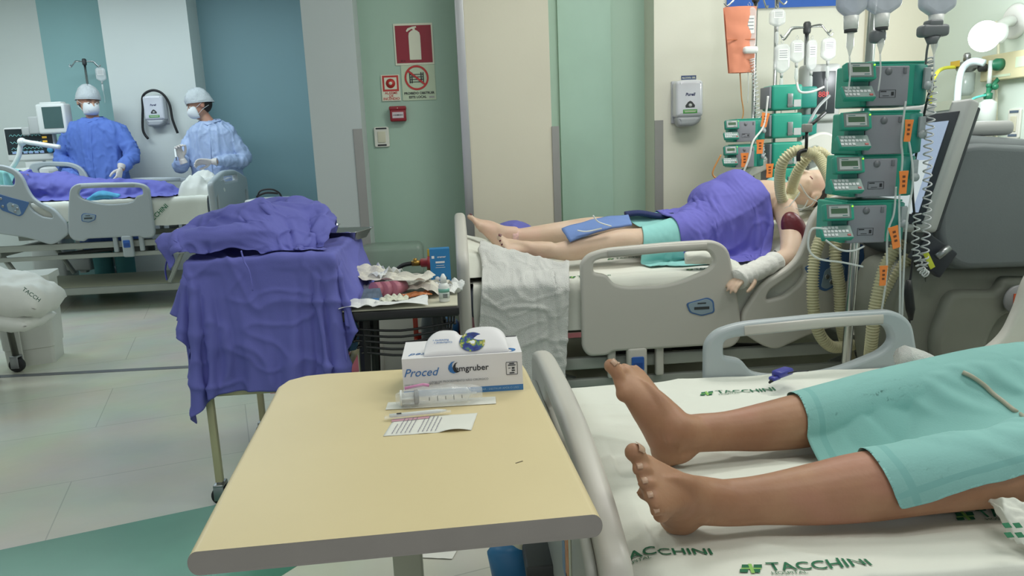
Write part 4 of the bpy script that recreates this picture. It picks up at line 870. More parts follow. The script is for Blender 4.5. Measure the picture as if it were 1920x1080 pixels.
# ---------------------------------------------------------------- infusion pumps
m_tealp = mat('pump_teal', '2a9a84', .38, var=.03); m_door = mat('pump_door_grey', '868890', .45, var=.03); m_lcd = mat('lcd_green', '4d6a52', .25, var=.02)
m_kpad = mat('keypad_grey', '7f9590', .45); m_key = mat('key_white', 'c9cfd0', .4); m_redk = mat('key_red', 'b03a38', .4); m_bezel = mat('bezel_grey', 'b9bdbd', .4)
m_led = mat('led_green', '9fdc3a', .4, emit=1.2); m_orange = mat('orange_tag', 'e8853c', .6, var=.03); m_darkt = mat('pump_dark_teal', '1d6a62', .4)
def infusion_pump(label, loc, rz=0, group='infusion pumps of the near tower', frame=True, dw=.125, tilt=0.0):
    t = thing('infusion_pump', label, 'infusion pump', loc, rz, group); t.rotation_euler = (0, tilt, rz)
    b = MB(); b.box((.065, .075, .068), (.20, .15, .128), bev=.006); b.box((.075, .07, .134), (.18, .14, .006), bev=.002); b.build('housing', m_tealp, t)
    b = MB(); b.lathe([(.03, 0), (.036, .004), (.036, .118), (.03, .122)], (.150, .03, .006), 20); b.build('side_bulge', mat('pump_teal_dark', '21867a', .4), t)
    b = MB(); b.box((.045, -.006, .063), (dw, .014, .118), bev=.004); d = b.build('door', m_door, t)
    b = MB(); b.lathe([(.011, 0), (.011, -.0015)], (.04, -.0132, .106), 20, 0, 'Y'); b.build('door_mark', mat('door_grey_dark', '6d7076', .4), d)
    b = MB(); b.box((.092, -.014, .108), (.010, .003, .018), bev=.001); b.build('door_latch', mat('door_grey_dark', '6d7076', .4), d)
    if frame:
        P = [(-.025, -.0115), (.027, -.0115), (.027, .0115), (-.025, .0115)]; me = plate_mesh(P, [[(x*.955, y*.92) for x, y in P]], .0008, .0001, 1); me.transform(XZ((.040, -.0136, .040))); link('door_label_frame', me, d, m_ink)
        b = MB(); b.box((.028, -.0136, .047), (.018, .0006, .003)); b.box((.057, -.0136, .040), (.008, .0006, .011)); b.box((.036, -.0136, .034), (.02, .0006, .0015)); b.build('door_label_print', m_ink, d)
    R = Matrix.Rotation(radians(-14), 3, 'X') @ Matrix.Rotation(radians(0), 3, 'Z')
    def rb(c, d_, off, bev=0):  # box on the tilted head plane
        return Vector(c)+R @ Vector(off)
    hc = Vector((-.058, -.022, .104))
    b = MB(); b.box(hc, (.092, .030, .052), rot=R, bev=.005); h = b.build('display_head', m_tealp, t)
    b = MB(); b.box(hc+R @ Vector((-.004, -.0155, .001)), (.078, .002, .044), rot=R, bev=.0008); b.build('display_bezel', mat('bezel_dark', '6f7f7c', .4), h)
    b = MB(); b.box(hc+R @ Vector((-.004, -.0165, .001)), (.064, .001, .034), rot=R); b.build('display_face', m_bezel, h)
    b = MB(); b.box(hc+R @ Vector((-.004, -.0172, .002)), (.052, .001, .016), rot=R); b.build('lcd_screen', m_lcd, h)
    b = MB(); b.box(hc+R @ Vector((-.018, -.0172, .014)), (.022, .0006, .0018), rot=R); b.box(hc+R @ Vector((.014, -.0172, -.012)), (.016, .0006, .0022), rot=R); b.build('display_print', m_darkt, h)
    b = MB(); b.ball(hc+R @ Vector((.040, -.0165, .016)), .0028, 6); b.build('status_light', m_led, h)
    Rk = Matrix.Rotation(radians(-38), 3, 'X'); kc = Vector((-.064, -.030, .040))
    b = MB(); b.box(kc, (.098, .020, .046), rot=Rk, bev=.004); kp = b.build('keypad', m_tealp, t)
    b = MB(); b.box(kc+Rk @ Vector((0, -.0105, 0)), (.092, .001, .041), rot=Rk); b.build('keypad_field', m_kpad, kp)
    b = MB()
    for r_, n_ in enumerate((4, 7, 4)):
        for k in range(n_):
            if r_ == 1 and k in (4,): pass
            b.box(kc+Rk @ Vector((-.038+.0118*k+(.003 if r_ == 0 else 0)-.002*r_, -.0118, .013-.0125*r_)), (.009, .0016, .0085), rot=Rk)
    b.build('keys', m_key, kp)
    b = MB(); b.box(kc+Rk @ Vector((.034, -.0118, -.013)), (.010, .0016, .006), rot=Rk); b.build('stop_key', m_redk, kp)
    b = MB(); b.box((-.045, .0, .072), (.05, .03, .03), bev=.004); b.build('neck', m_darkt, t)
    b = MB(); b.box((.163, -.012, .085), (.020, .012, .062), bev=.003); b.lathe([(.013, 0), (.013, -.006)], (.163, -.016, .062), 20, 0, 'Y'); b.build('tube_clamp', mat('clamp_grey', '9aa3a6', .4), t)
    b = MB(); b.box((.170, .004, .105), (.026, .002, .022)); b.build('side_label', mat('pale_label', '9fb5b8', .5), t)
    return t
PY = 2.12
rows = [(1555, 118, 1745), (1549, 206, 1735), (1543, 294, 1722), (1527, 376, 1700)]
ptop = [AY(1600, v, PY) for v in (117, 204, 294, 373, 458)]
# right edge of the grey door (1708,1700,1684,1668) marks the horizontal placing
doorR = [AY(u, v, PY-.01).x for u, v in ((1706, 165), (1697, 252), (1683, 340), (1663, 425))]
lab_p = ['top', 'second', 'third', 'lowest']
pumps = []
for i in range(4):
    zb = ptop[i+1].z+.001
    pumps.append(infusion_pump('%s of the four near infusion pumps, %s' % (lab_p[i], ('its grey door with a framed label', 'its grey door bare of any label', 'above the lowest one', 'nearest the bed rail')[i]), (doorR[i]-.108, PY, zb), 0, frame=(i != 1), tilt=radians(1.2)))
sc = (ptop[0].z-ptop[1].z)/.137
for p_ in pumps: p_.scale = (sc, 1, sc)
# near pole
def iv_stand(label, x, y, ztop, hook_z, arms, base=True, br=.15, lean=0, r=.013, zb=0.0, arm_l=.13):
    t = thing('iv_stand', label, 'drip stand', (x, y, 0), 0, 'drip stands on the ward')
    b = MB(); b.cyl((0, 0, zb+.08), (lean, 0, ztop), r, r*.85, 14); b.build('pole', m_chrome, t)
    if hook_z:
        for a in arms:
            c, s_ = cos(a), sin(a); b = MB()
            b.tube(cr([(lean, 0, hook_z), (lean+c*arm_l*.6, s_*arm_l*.6, hook_z+.004), (lean+c*arm_l*.8, s_*arm_l*.8, hook_z-.02), (lean+c*arm_l, s_*arm_l, hook_z-.045), (lean+c*arm_l*1.12, s_*arm_l*1.12, hook_z-.03)], 5), .0045, 8); b.build('hook', m_chrome, t)
        b = MB(); b.lathe([(r*1.3, -.03), (r*1.5, -.02), (r*1.5, .02), (r*1.0, .03)], (lean, 0, hook_z), 14); b.build('hook_collar', m_dark, t)
    if base:
        b = MB()
        for k in range(5):
            a = 2*pi*k/5+.3; b.tube([(0, 0, .10), (br*cos(a), br*sin(a), .07)], (.016, .012), 8)
        b.lathe([(.04, .07), (.04, .13), (.02, .16)], n=18); b.build('star_base', m_steel, t)
        for k in range(5): a = 2*pi*k/5+.3; caster(t, br*cos(a), br*sin(a), 0, .028)
    return t
px_ = AY(1612, 600, PY+.10)
iv_stand('drip stand carrying the near tower of four infusion pumps', px_.x, PY+.19, AY(1660, 20, PY+.1).z+.35, 1.78, [.2, 1.7, 3.3, 4.9], lean=AY(1655, 60, PY+.15).x-px_.x, r=.016)
# pole cross-section beside the pumps
b = MB(); b.box((px_.x+.045, PY+.185, 1.0), (.05, .05, .05), bev=.008)

# tubing, cables
m_tube = mat('clear_tubing', 'dfe5e4', .15, alpha=.55, spec=.8); m_coil = mat('grey_coil_cord', 'b4b8ba', .3)
def line(name, label, cat, pts, r, m, n=6, k=8, parent=None):
    b = MB(); b.tube(cr(pts, k), r, n); o = b.build(name, m, parent)
    return tag(o, label, cat) if parent is None else o
def coil(name, label, pts, R_, r, turns, m, cat='cable', parent=None):
    P = cr(pts, 40); N_ = len(P); out = []
    n = turns*14
    for i in range(n+1):
        f = i/n*(N_-1); j = min(int(f), N_-2); p = Vector(P[j]).lerp(Vector(P[j+1]), f-j); T_ = (Vector(P[j+1])-Vector(P[j])).normalized()
        a = T_.orthogonal().normalized() if abs(T_.x) > .9 else (Vector((1, 0, 0))-T_*T_.x).normalized(); b_ = T_.cross(a); th = 2*pi*turns*i/n
        out.append(p+a*cos(th)*R_+b_*sin(th)*R_)
    b = MB(); b.tube(out, r, 6); o = b.build(name, m, parent); return tag(o, label, cat) if parent is None else o
A = lambda u, v, y: tuple(AY(u, v, y))
coil('coiled_cord', 'grey coiled cord hanging down the right side of the near pump tower', [A(1742, 110, 2.14), A(1748, 180, 2.10), A(1740, 280, 2.10), A(1738, 400, 2.10), A(1732, 500, 2.1)], .011, .0024, 30, m_coil)
coil('coiled_cord', 'second clear coiled cord looping by the lower end of the grey coiled one', [A(1720, 400, 2.14), A(1716, 460, 2.12), A(1725, 500, 2.12), A(1738, 515, 2.12)], .010, .0022, 12, m_tube)
line('infusion_line', 'clear drip line bending left in front of the lowest near pump', 'infusion line', [A(1552, 430, 2.05), A(1522, 430, 2.05), A(1516, 465, 2.05), A(1535, 485, 2.05), A(1580, 492, 2.06), A(1618, 500, 2.1)], .0032, m_tube)
line('infusion_line', 'short clear line under the keypad of the lowest near pump', 'infusion line', [A(1548, 450, 2.06), A(1575, 468, 2.05), A(1600, 470, 2.06), A(1620, 462, 2.1)], .003, m_tube)
for i, (pts, lb_) in enumerate((([A(1698, 190, 2.10), A(1690, 260, 2.09), A(1692, 300, 2.09), A(1686, 380, 2.09), A(1688, 500, 2.09), A(1686, 640, 2.12)], 'clear drip line falling along the right side of the near pumps'),
                  ([A(1700, 240, 2.10), A(1712, 330, 2.09), A(1700, 420, 2.09), A(1694, 520, 2.10), A(1690, 650, 2.13)], 'clear drip line behind the orange tags of the near pumps'),
                  ([A(1680, 350, 2.09), A(1676, 400, 2.09), A(1664, 440, 2.09), A(1662, 520, 2.1), A(1650, 600, 2.13)], 'clear drip line leading to the lowest orange tag'))):
    line('infusion_line', lb_, 'infusion line', pts, .0030, m_tube)
line('black_cable', 'black power cord with connector hanging right of the near pump tower', 'cable', [A(1745, 140, 2.2), A(1749, 165, 2.17), A(1738, 190, 2.16), A(1712, 330, 2.2), A(1716, 430, 2.2), A(1710, 500, 2.2), A(1704, 560, 2.2), A(1708, 660, 2.25)], .0035, m_black)
b = MB(); b.tube([A(1704, 525, 2.195), A(1703, 545, 2.195), A(1707, 580, 2.195), A(1708, 600, 2.195)], [.008, .014, .014, .006], 12); o = b.build('cord_connector', m_black, [q for q in C.objects if q.name.startswith('black_cable')][0])
def flagtag(label, u, v, y, w, h, ang):
    b = MB(); M = Matrix.Translation(AY(u, v, y)) @ Matrix.Rotation(ang, 4, 'Y') @ XZ((0, 0, 0))
    me = plate_mesh(round_poly([(-w*.5, -h/2), (w*.4, -h/2), (w*.5, h*.2), (w*.6, h/2), (-w*.6, h/2), (-w*.45, 0)], .002), (), .002, .0004, 1)
    t = thing('orange_tag', label, 'tag', tuple(AY(u, v, y)), 0, 'orange drip line tags'); me.transform(Matrix.Rotation(ang, 4, 'Y') @ XZ((0, 0, 0))); link('tag_strip', me, t, m_orange)
    b = MB()
    for k in range(3): b.box((0, -.0016, h*(.25-.2*k)), (w*.35, .0004, h*.10))
    me = b.mesh(); me.transform(Matrix.Rotation(ang, 4, 'Y')); link('tag_writing', me, t, mat('brown_ink', '6b3a1c', .6)); return t
PT = 2.065
flagtag('orange tag at the side of the second near pump', 1703, 245, PT, .022, .062, .05); flagtag('orange tag at the side of the third near pump', 1694, 342, PT, .024, .066, -.02)
flagtag('tilted orange tag at the side of the lowest near pump', 1678, 445, PT, .026, .066, -.25); flagtag('orange tag hanging low above the near bed rail', 1656, 517, PT, .022, .060, 0)
yt = AY(1742, 488, 2.1); b = MB(); b.box((0, 0, 0), (.016, .003, .056), rot=Matrix.Rotation(-.5, 3, 'Y'), bev=.001); o = b.build('yellow_tag', mat('lime_tag', 'bcc234', .5), label='yellow green tag at the end of the coiled cord', cat='tag'); o.location = yt

# ---------------------------------------------------------------- drip bags
m_fluid = mat('iv_bag_film', 'e8ecec', .15, alpha=.5, spec=.8, var=.05, vscale=30); m_wfilm = mat('white_drip_bag', 'e4e6e8', .3, alpha=.8)
def iv_bag(label, top, w, h, kind='bag', col=None, line_len=.15, shape=None, rz=0, grp=None):
    t = thing('iv_bag', label, 'drip bag', tuple(top), rz, grp)
    pr = round_poly([(-w/2, -h*.85), (-w*.12, -h), (w*.12, -h), (w/2, -h*.85), (w/2, -.03), (w*.3, -.012), (-w*.3, -.012), (-w/2, -.03)], .012)
    me = plate_mesh(pr, (), w*.35, min(.012, w*.15), 3); me.transform(XZ((0, 0, 0))); link('bag_film', me, t, col or m_fluid)
    b = MB(); b.tube([(0, 0, -.014), (-.008, 0, 0), (0, 0, .010), (.008, 0, 0), (0, 0, -.014)], .0016, 6); b.build('hanger_loop', m_tube, t)
    b = MB(); b.box((0, -w*.175-.001, -h*.42), (w*.62, .001, h*.36)); lb_ = b.build('bag_label', m_wht, t)
    b = MB()
    for k in range(4): b.box((0, -w*.175-.002, -h*(.30+.07*k)), (w*.5, .0006, h*.018))
    b.build('label_print', m_greyi, lb_)
    b = MB(); b.cyl((0, 0, -h), (0, 0, -h-.022), .009, .007, 12); b.build('port', m_lgt, t)
    b = MB(); b.lathe([(.003, -h-.022), (.009, -h-.03), (.0095, -h-.075), (.006, -h-.085), (.002, -h-.10)], n=12); b.build('drip_chamber', m_tube, t)
    if line_len: b = MB(); b.tube(cr([(0, 0, -h-.10), (.004, 0, -h-.10-line_len*.5), (0, 0, -h-.10-line_len)], 4), .0022, 6); b.build('drip_line', m_tube, t)
    return t
# orange light-protective sleeve and its stand
st = iv_stand('drip stand with the orange sleeved bag beside the white wall', AY(1410, 340, 3.95).x, 3.95, AY(1414, 0, 3.95).z+.15, AY(1414, 0, 3.95).z+.02, [pi, 0, .8], arm_l=.15)
p = A(1386, 14, 3.9); t = thing('light_sleeve', 'long orange paper sleeve over a drip bag near the white wall', 'sleeve', p)
wq = AY(1412, 60, 3.9).x-AY(1352, 60, 3.9).x; hq = AY(1380, 12, 3.9).z-AY(1380, 135, 3.9).z
b = MB(); b.grid(lambda u, v: Vector(((u-.5)*wq*(1-.22*v)+.012*v, -.02-.02*sin(pi*u)+.006*noise.noise(Vector((u*4, v*6, 1))), -v*hq)), 20, 24); b.grid(lambda u, v: Vector(((u-.5)*wq*(1-.22*v)+.012*v, .02*sin(pi*u), -v*hq)), 12, 12)
b.build('sleeve_paper', mat('orange_paper', 'd78a6c', .7, var=.04, bump=.1, bscale=20), t)
b = MB(); b.box((0, -.036, -hq*.50), (wq*.86, .004, .003)); b.build('sleeve_band', mat('band_orange', 'b8683c', .6), t)
line('drip_line', None, None, [(0.01, 0, -hq), (.02, 0, -hq-.12), (.03, 0, -hq-.22), (-.02, 0, -hq-.32)], .003, mat('amber_tubing', 'c78a4a', .3), parent=t)
iv_bag('clear drip bag hanging just right of the orange sleeve', AY(1405, 8, 3.88), .075, .24, grp=None)
pm_ = thing('drip_sensor', 'white drip sensor under the bag beside the orange sleeve', 'drip sensor', A(1406, 94, 3.86)); b = MB(); b.box((0, 0, 0), (.075, .05, .035), bev=.012); b.build('sensor_body', m_wht, pm_)
coil('coiled_cord', 'clear coiled line running down from the drip sensor', [A(1410, 110, 3.86), A(1416, 160, 3.86), A(1422, 230, 3.84), A(1432, 300, 3.84)], .012, .003, 26, m_tube)
iv_stand('drip stand with four hook arms behind the far pumps', AY(1510, 150, 4.0).x, 4.0, AY(1509, 42, 4.0).z, AY(1509, 52, 4.0).z, [0, pi, 2.2, 5.2], arm_l=.13)
iv_stand('tall drip stand behind the stacked far pumps', AY(1453, 150, 4.12).x, 4.12, AY(1456, 5, 4.12).z+.1, AY(1456, 5, 4.12).z+.08, [0, pi], arm_l=.09)
for (u, v, w_, h_, lb_) in ((1458, 12, .085, .10, 'small clear drip bag hung highest behind the far pumps'), (1467, 78, .085, .16, 'clear drip bag hanging left of the labelled one behind the far pumps'), (1495, 70, .075, .13, 'drip bag with a red and yellow label in the far row'),
                            (1523, 70, .055, .17, 'narrow clear drip bag right of the far pole'), (1554, 66, .08, .13, 'rightmost wide drip bag of the far row')):
    iv_bag(lb_, AY(u, v, 3.93), w_, h_, grp='drip bags above the far pumps')
# bluish hung infusion bags above the near pumps
m_dbag = mat('bluish_bag_film', 'c2c8d4', .3, alpha=.85, var=.08, vscale=25)
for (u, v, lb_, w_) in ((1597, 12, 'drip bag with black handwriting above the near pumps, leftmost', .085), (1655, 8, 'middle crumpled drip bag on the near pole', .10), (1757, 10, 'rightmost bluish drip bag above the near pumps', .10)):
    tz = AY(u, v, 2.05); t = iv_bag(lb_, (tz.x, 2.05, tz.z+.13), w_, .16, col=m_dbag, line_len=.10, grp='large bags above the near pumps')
    b = MB(); b.cyl((0, 0, -.155), (0, 0, -.19), .020, .018, 16); b.build('neck_cap', m_wht, t); b = MB(); b.cyl((0, 0, -.19), (0, 0, -.198), .017, .017, 16); b.build('neck_ring', m_dark, t)
    b = MB()
    for k in range(3): b.tube(cr([(-.03, -.0185, -.06-.02*k), (-.01, -.0185, -.053-.02*k), (.0, -.0185, -.062-.02*k), (.02, -.0185, -.055-.02*k), (.03, -.0185, -.06-.02*k)], 4), .0012, 4)
    b.build('handwriting', m_ink, t)
ds = thing('drip_sensor', 'dark grey drip sensor on the rightmost near drip line', 'drip sensor', A(1749, 58, 2.03)); b = MB(); b.box((0, 0, 0), (.078, .04, .032), bev=.010); b.box((0, 0, .018), (.04, .035, .02), bev=.006); b.lathe([(.02, -.016), (.012, -.034)]); b.build('sensor_body', mat('sensor_grey', '6a6e72', .4), ds)
ds2 = thing('drip_sensor', 'grey round drip sensor beside the middle near drip line', 'drip sensor', A(1645, 68, 2.06)); b = MB(); b.box((0, 0, 0), (.04, .04, .038), bev=.014); b.build('sensor_body', mat('sensor_grey', '6a6e72'), ds2)
line('sensor_cable', 'grey cable falling from the right near drip sensor', 'cable', [A(1743, 72, 2.04), A(1738, 95, 2.05), A(1736, 120, 2.08)], .003, mat('sensor_grey', '6a6e72'))

# far pumps: small pair at the left, stack of turned pumps in the middle
fp = []
for i, (u, v) in enumerate(((1370, 268), (1368, 315))):
    pz = AY(u, v, 3.86); q = dup(pumps[0], (pz.x+.02, 3.80, pz.z), 0, ['upper of the two small far pumps below the orange sleeve', 'lower of the two small far pumps with an orange tag'][i], 'small pair of far pumps'); q.scale = (.78, .8, .88)
for i, v in enumerate((205, 258, 312, 360)):
    pz = AY(1478, v, 3.82); q = thing('infusion_pump', ['turned far pump with a metal clip, top of the middle stack', 'turned far pump, second in the middle stack', 'turned far pump, third in the middle stack', 'turned far pump, lowest in the middle stack'][i], 'infusion pump', (pz.x, 3.9, pz.z), 0, 'turned pumps of the middle stack')
    b = MB(); b.box((0, 0, .062), (.16, .14, .128), bev=.012); b.build('housing', m_tealp, q)
    b = MB(); b.box((-.088, 0, .064), (.012, .12, .11), bev=.003); b.build('side_plate', m_door, q)
    b = MB(); b.box((.012, -.073, .045), (.028, .006, .07), bev=.002); b.box((.012, -.078, .02), (.034, .01, .006)); b.build('metal_clip', m_steel, q)
    b = MB(); b.box((.052, -.0715, .03), (.038, .002, .036)); b.build('pump_label', m_bezel, q)
    if i < 2:
        b = MB(); b.box((.135, .03, .06), (.10, .10, .11), bev=.01); b.build('rear_block', mat('pump_teal_dark', '21867a'), q)
for (u, v, lb_) in ((1434, 225, 'orange tag upper left of the middle far pump stack'), (1425, 275, 'orange tag below the upper far one beside the coiled line'), (1396, 300, 'orange tag on the lower small far pump'), (1443, 320, 'lowest orange tag above the white raised rail')):
    flagtag(lb_, u, v, 3.70, .035, .07, .15 if v < 230 else 0)
line('infusion_line', 'yellow drip line looping below the small far pumps', 'infusion line', [A(1352, 290, 3.7), A(1336, 325, 3.7), A(1352, 337, 3.7), A(1372, 332, 3.72)], .004, mat('amber_tubing', 'c78a4a'))
line('infusion_line', 'clear line from the small far pumps over the white raised rail', 'infusion line', [A(1440, 180, 3.7), A(1432, 235, 3.7), A(1412, 265, 3.68), A(1403, 300, 3.68), A(1384, 345, 3.7)], .005, m_wht)
line('infusion_line', 'white loop of line in front of the far drip bags', 'infusion line', [A(1494, 155, 3.75), A(1500, 172, 3.74), A(1522, 172, 3.74), A(1545, 163, 3.75)], .006, m_wht)
line('infusion_line', 'grey twisted line running from the right to the tube clamp', 'infusion line', [A(1555, 180, 3.3), A(1535, 200, 3.2), A(1520, 225, 3.1), A(1514, 240, 3.1)], .007, mat('grey_tubing', '8f979a', .4))
# monitor behind
mo = thing('anaesthesia_monitor', 'far grey monitor with red digits half hidden behind the near pumps', 'monitor', A(1535, 175, 4.0)); b = MB(); b.box((0, 0, 0), (.20, .10, .30), bev=.02); b.build('monitor_case', m_lgt, mo)
b = MB(); b.box((0, -.052, .0), (.13, .006, .22), bev=.003); b.build('monitor_screen', mat('dark_screen', '2d3338', .3), mo); lettering('digits', '888', .04, XZ((0, -.056, -.01)), mat('red_digits', 'c23a3a', .4, emit=.5), mo, extr=.0005)
b = MB(); b.box((.0, .03, -.24), (.16, .10, .2), bev=.01); b.build('monitor_mount', m_lgt, mo)
b = MB(); b.box((.0, .05, -.60), (.06, .06, .75), bev=.01); b.box((0, .02, -.975-.2), (.4, .34, .05), bev=.02); b.build('monitor_stand', m_lgt, mo)

# blue banner
bn = [AY(u, v, 4.36) for u, v in ((1366, -8), (1366, 16), (1576, 9), (1580, 22), (1612, 20), (1612, -12))]
b = MB(); b.add([(p.x, 4.385, p.z) for p in bn]+[(p.x, 4.389, p.z) for p in bn], [list(range(6)), list(range(6, 12))[::-1]]+[(i, (i+1) % 6, 6+(i+1) % 6, 6+i) for i in range(6)])
b.build('blue_banner', mat('banner_blue', '2a5cb0', .6), label='strip of blue paper stuck high on the white wall', cat='banner')

# ---------------------------------------------------------------- gas rail, lamp and sockets on the mint wall at the right
XW = 2.84
def AX(u, v, x):
    d = ray(u, v); return Vector((0, 0, EYE))+d*(x/d.x)
YZ = lambda o: frame_mat(o, (0, -1, 0), (0, 0, 1))      # faces -X
p = AX(1890, 125, XW); q0 = AX(1788, 125, XW)
gp = thing('gas_outlet_panel', 'beige gas outlet panel with green fittings on the mint wall', 'gas outlet', (XW, p.y, p.z))
b = MB(); b.box((-.03, -.05, 0), (.06, .34, .13), bev=.006); b.build('panel_box', mat('panel_beige', 'c2bd98', .5), gp)
b = MB(); b.lathe([(.03, 0), (.03, -.03), (.022, -.035), (.022, -.055), (.012, -.06)], (-.06, -.03, .01), 20, 0, 'X')
b.build('outlet_fitting', mat('fitting_green', '1f6a4c', .4), gp)
b = MB(); b.box((-.0615, -.16, .01), (.002, .06, .05)); b.box((-.0615, -.03, -.045), (.002, .14, .012)); b.build('panel_label', m_signg, gp)
b = MB(); b.lathe([(.02, 0), (.02, -.03), (.01, -.034)], (-.062, .08, .005), 18, 0, 'X'); b.build('outlet_knob', m_dark, gp)
fm = thing('oxygen_flowmeter', 'green oxygen flowmeter with white humidifier bottle on the mint wall', 'flowmeter', tuple(AX(1853, 175, XW-.12)))
b = MB(); b.lathe([(.014, -.03), (.02, -.026), (.02, .0), (.010, .004), (.010, .03)], n=18); b.ball((0, 0, .038), .014, 8); b.ball((.02, -.02, .03), .016, 8); b.cyl((0, 0, .01), (.10, .04, .10), .011); b.build('valve_body', mat('fitting_green', '1f6a4c'), fm)
b = MB(); b.lathe([(.02, -.03), (.040, -.045), (.042, -.05), (.042, -.14), (.034, -.15), (.034, -.155)], n=24); b.build('humidifier_bottle', mat('milky_bottle', 'd8e2dc', .25, alpha=.8), fm)
b = MB(); b.lathe([(.010, .04), (.010, .16)], n=14); b.build('flow_tube', m_tube, fm)
b = MB(); b.tube(cr([(-.02, -.01, -.01), (-.06, -.02, -.015), (-.10, -.02, -.03), (-.13, -.02, -.08)], 5), .006, 8); b.build('green_hose', mat('aqua_hose', '4fb8a6', .3), fm)
vr = thing('air_regulator', 'brass air regulator with a yellow tag left of the bright lamp', 'regulator', tuple(AX(1812, 125, XW-.10)))
b = MB(); b.lathe([(.014, -.09), (.014, -.05), (.03, -.045), (.03, .03), (.02, .035), (.02, .06)], n=18, axis='Y'); b.cyl((0, .0, 0), (.10, 0, 0), .015); b.lathe([(.018, .03), (.018, .06), (.012, .07)], n=16); b.build('regulator_body', m_steel, vr)
b = MB(); b.box((-.03, .05, .02), (.002, .075, .03)); b.build('yellow_label', mat('tag_yellow', 'c7a63a'), vr)
b = MB(); b.lathe([(.035, -.03), (.045, -.035), (.045, -.13), (.03, -.15)], n=22); b.build('collecting_jar', mat('jar_clear', 'aebdb8', .2, alpha=.6), vr)
line('yellow_hose', 'thin yellow hose curving from the air regulator behind the pumps', 'hose', [tuple(AX(1792, 126, XW-.12)), tuple(AX(1770, 128, XW-.2)), tuple(AX(1756, 138, XW-.3)), tuple(AX(1746, 165, XW-.3)), tuple(AX(1742, 230, XW-.2))], .010, mat('yellow_hose', 'c6c83e', .4))
line('ventilator_hose', 'thick white hose arching below the bright lamp', 'hose', [tuple(AX(1846, 118, XW-.15)), tuple(AX(1822, 115, XW-.18)), tuple(AX(1803, 132, XW-.2)), tuple(AX(1796, 170, XW-.22)), tuple(AX(1793, 240, XW-.24))], .017, mat('pale_blue_hose', 'c8d8da', .4), n=12)
line('wall_cable', 'cream cable hanging down the mint wall right of the lamp', 'cable', [tuple(AX(1868, 40, XW-.06)), tuple(AX(1872, 90, XW-.05)), tuple(AX(1868, 180, XW-.04)), tuple(AX(1868, 300, XW-.04))], .007, mat('cream_cable', 'cfcfb6', .5))
def wall_plate(name, label, cat, u, v, w, h, kind):
    p = AX(u, v, XW); t = thing(name, label, cat, (XW, p.y, p.z)); me = plate_mesh(round_poly([(-w/2, -h/2), (w/2, -h/2), (w/2, h/2), (-w/2, h/2)], .012), (), .012, .004); me.transform(YZ((-.006, 0, 0))); link('cover_plate', me, t, mat('switch_white', 'd6d8ce'))
    if kind == 'socket':
        for z in (-.03, .02):
            for y in (-w*.22, w*.22): b = MB(); b.box((-.0135, y, z), (.003, .035, .014)); b.build('socket_label' if z > 0 else 'socket_slot', m_dark, t)
    else:
        b = MB(); b.box((-.014, 0, 0), (.004, w*.5, h*.5), bev=.002); b.build('switch_rocker', mat('switch_cream', 'c9c8b2'), t); b = MB(); b.box((-.013, 0, h*.40), (.002, w*.7, h*.08)); b.box((-.013, 0, -h*.38), (.002, w*.7, h*.08)); b.build('tape_label', mat('slate_tape', '56677a', .5), t)
    return t
wall_plate('power_socket', 'white wall power socket plate below the humidifier bottle', 'socket', 1849, 233, .13, .17, 'socket'); wall_plate('light_switch', 'white wall light switch at the right edge of the photo', 'switch', 1904, 232, .085, .15, 'switch')
# lamp: bright bulb in a wall arm with a round rose
hd = AX(1846, 68, XW-.30); rs = AX(1906, 40, XW)
lp = thing('wall_lamp', 'glaring white wall lamp on a jointed arm at the upper right', 'lamp', (XW, rs.y, rs.z))
L_ = Vector((XW, rs.y, rs.z)); hv = hd-L_
b = MB(); b.lathe([(.085, 0), (.085, -.015), (.07, -.025)], (0, 0, 0), 30, 0, 'X'); b.build('wall_rose', m_wht, lp)
b = MB(); b.tube(cr([(-.02, 0, 0), tuple(hv*.35+Vector((0, 0, .02))), tuple(hv*.72)], 6), .026, 14); b.build('jointed_arm', mat('lamp_arm_white', 'c9ccc8', .4), lp)
b = MB(); b.lathe([(.03, 0), (.045, .02), (.05, .05)], tuple(hv*.80), 20, 0, 'X'); b.build('socket_cup', m_wht, lp)
mb_ = bpy.data.materials.new('bulb_glow'); mb_.use_nodes = True; bs = mb_.node_tree.nodes['Principled BSDF']; bs.inputs['Emission Color'].default_value = (.93, .97, 1, 1); bs.inputs['Emission Strength'].default_value = 14
b = MB(); b.ball(tuple(hv), (.062, .075, .070), 14); b.build('bulb', mb_, lp)
pl_ = bpy.data.lights.new('lamp_light', 'POINT'); pl_.energy = 13; pl_.shadow_soft_size = .07; pl_.color = (.95, .98, 1); po_ = bpy.data.objects.new('lamp_light', pl_); C.objects.link(po_); po_.location = hd+Vector((-.13, -.12, .0))

# ---------------------------------------------------------------- ventilator
m_vg = mat('ventilator_grey', '6a7173', .5, var=.02, bump=.05, bscale=200); m_vl = mat('ventilator_light', 'aeb0ae', .45, var=.02); m_vd = mat('ventilator_dark', '2c3038', .45)
vt = thing('ventilator', 'large grey lung ventilator with tilted touch screen at the right', 'ventilator', (1.62, 2.35, 0))
def V_(p): return Vector(p)-Vector((1.62, 2.35, 0))
def shape_yz(pts2, x0, x1): pass
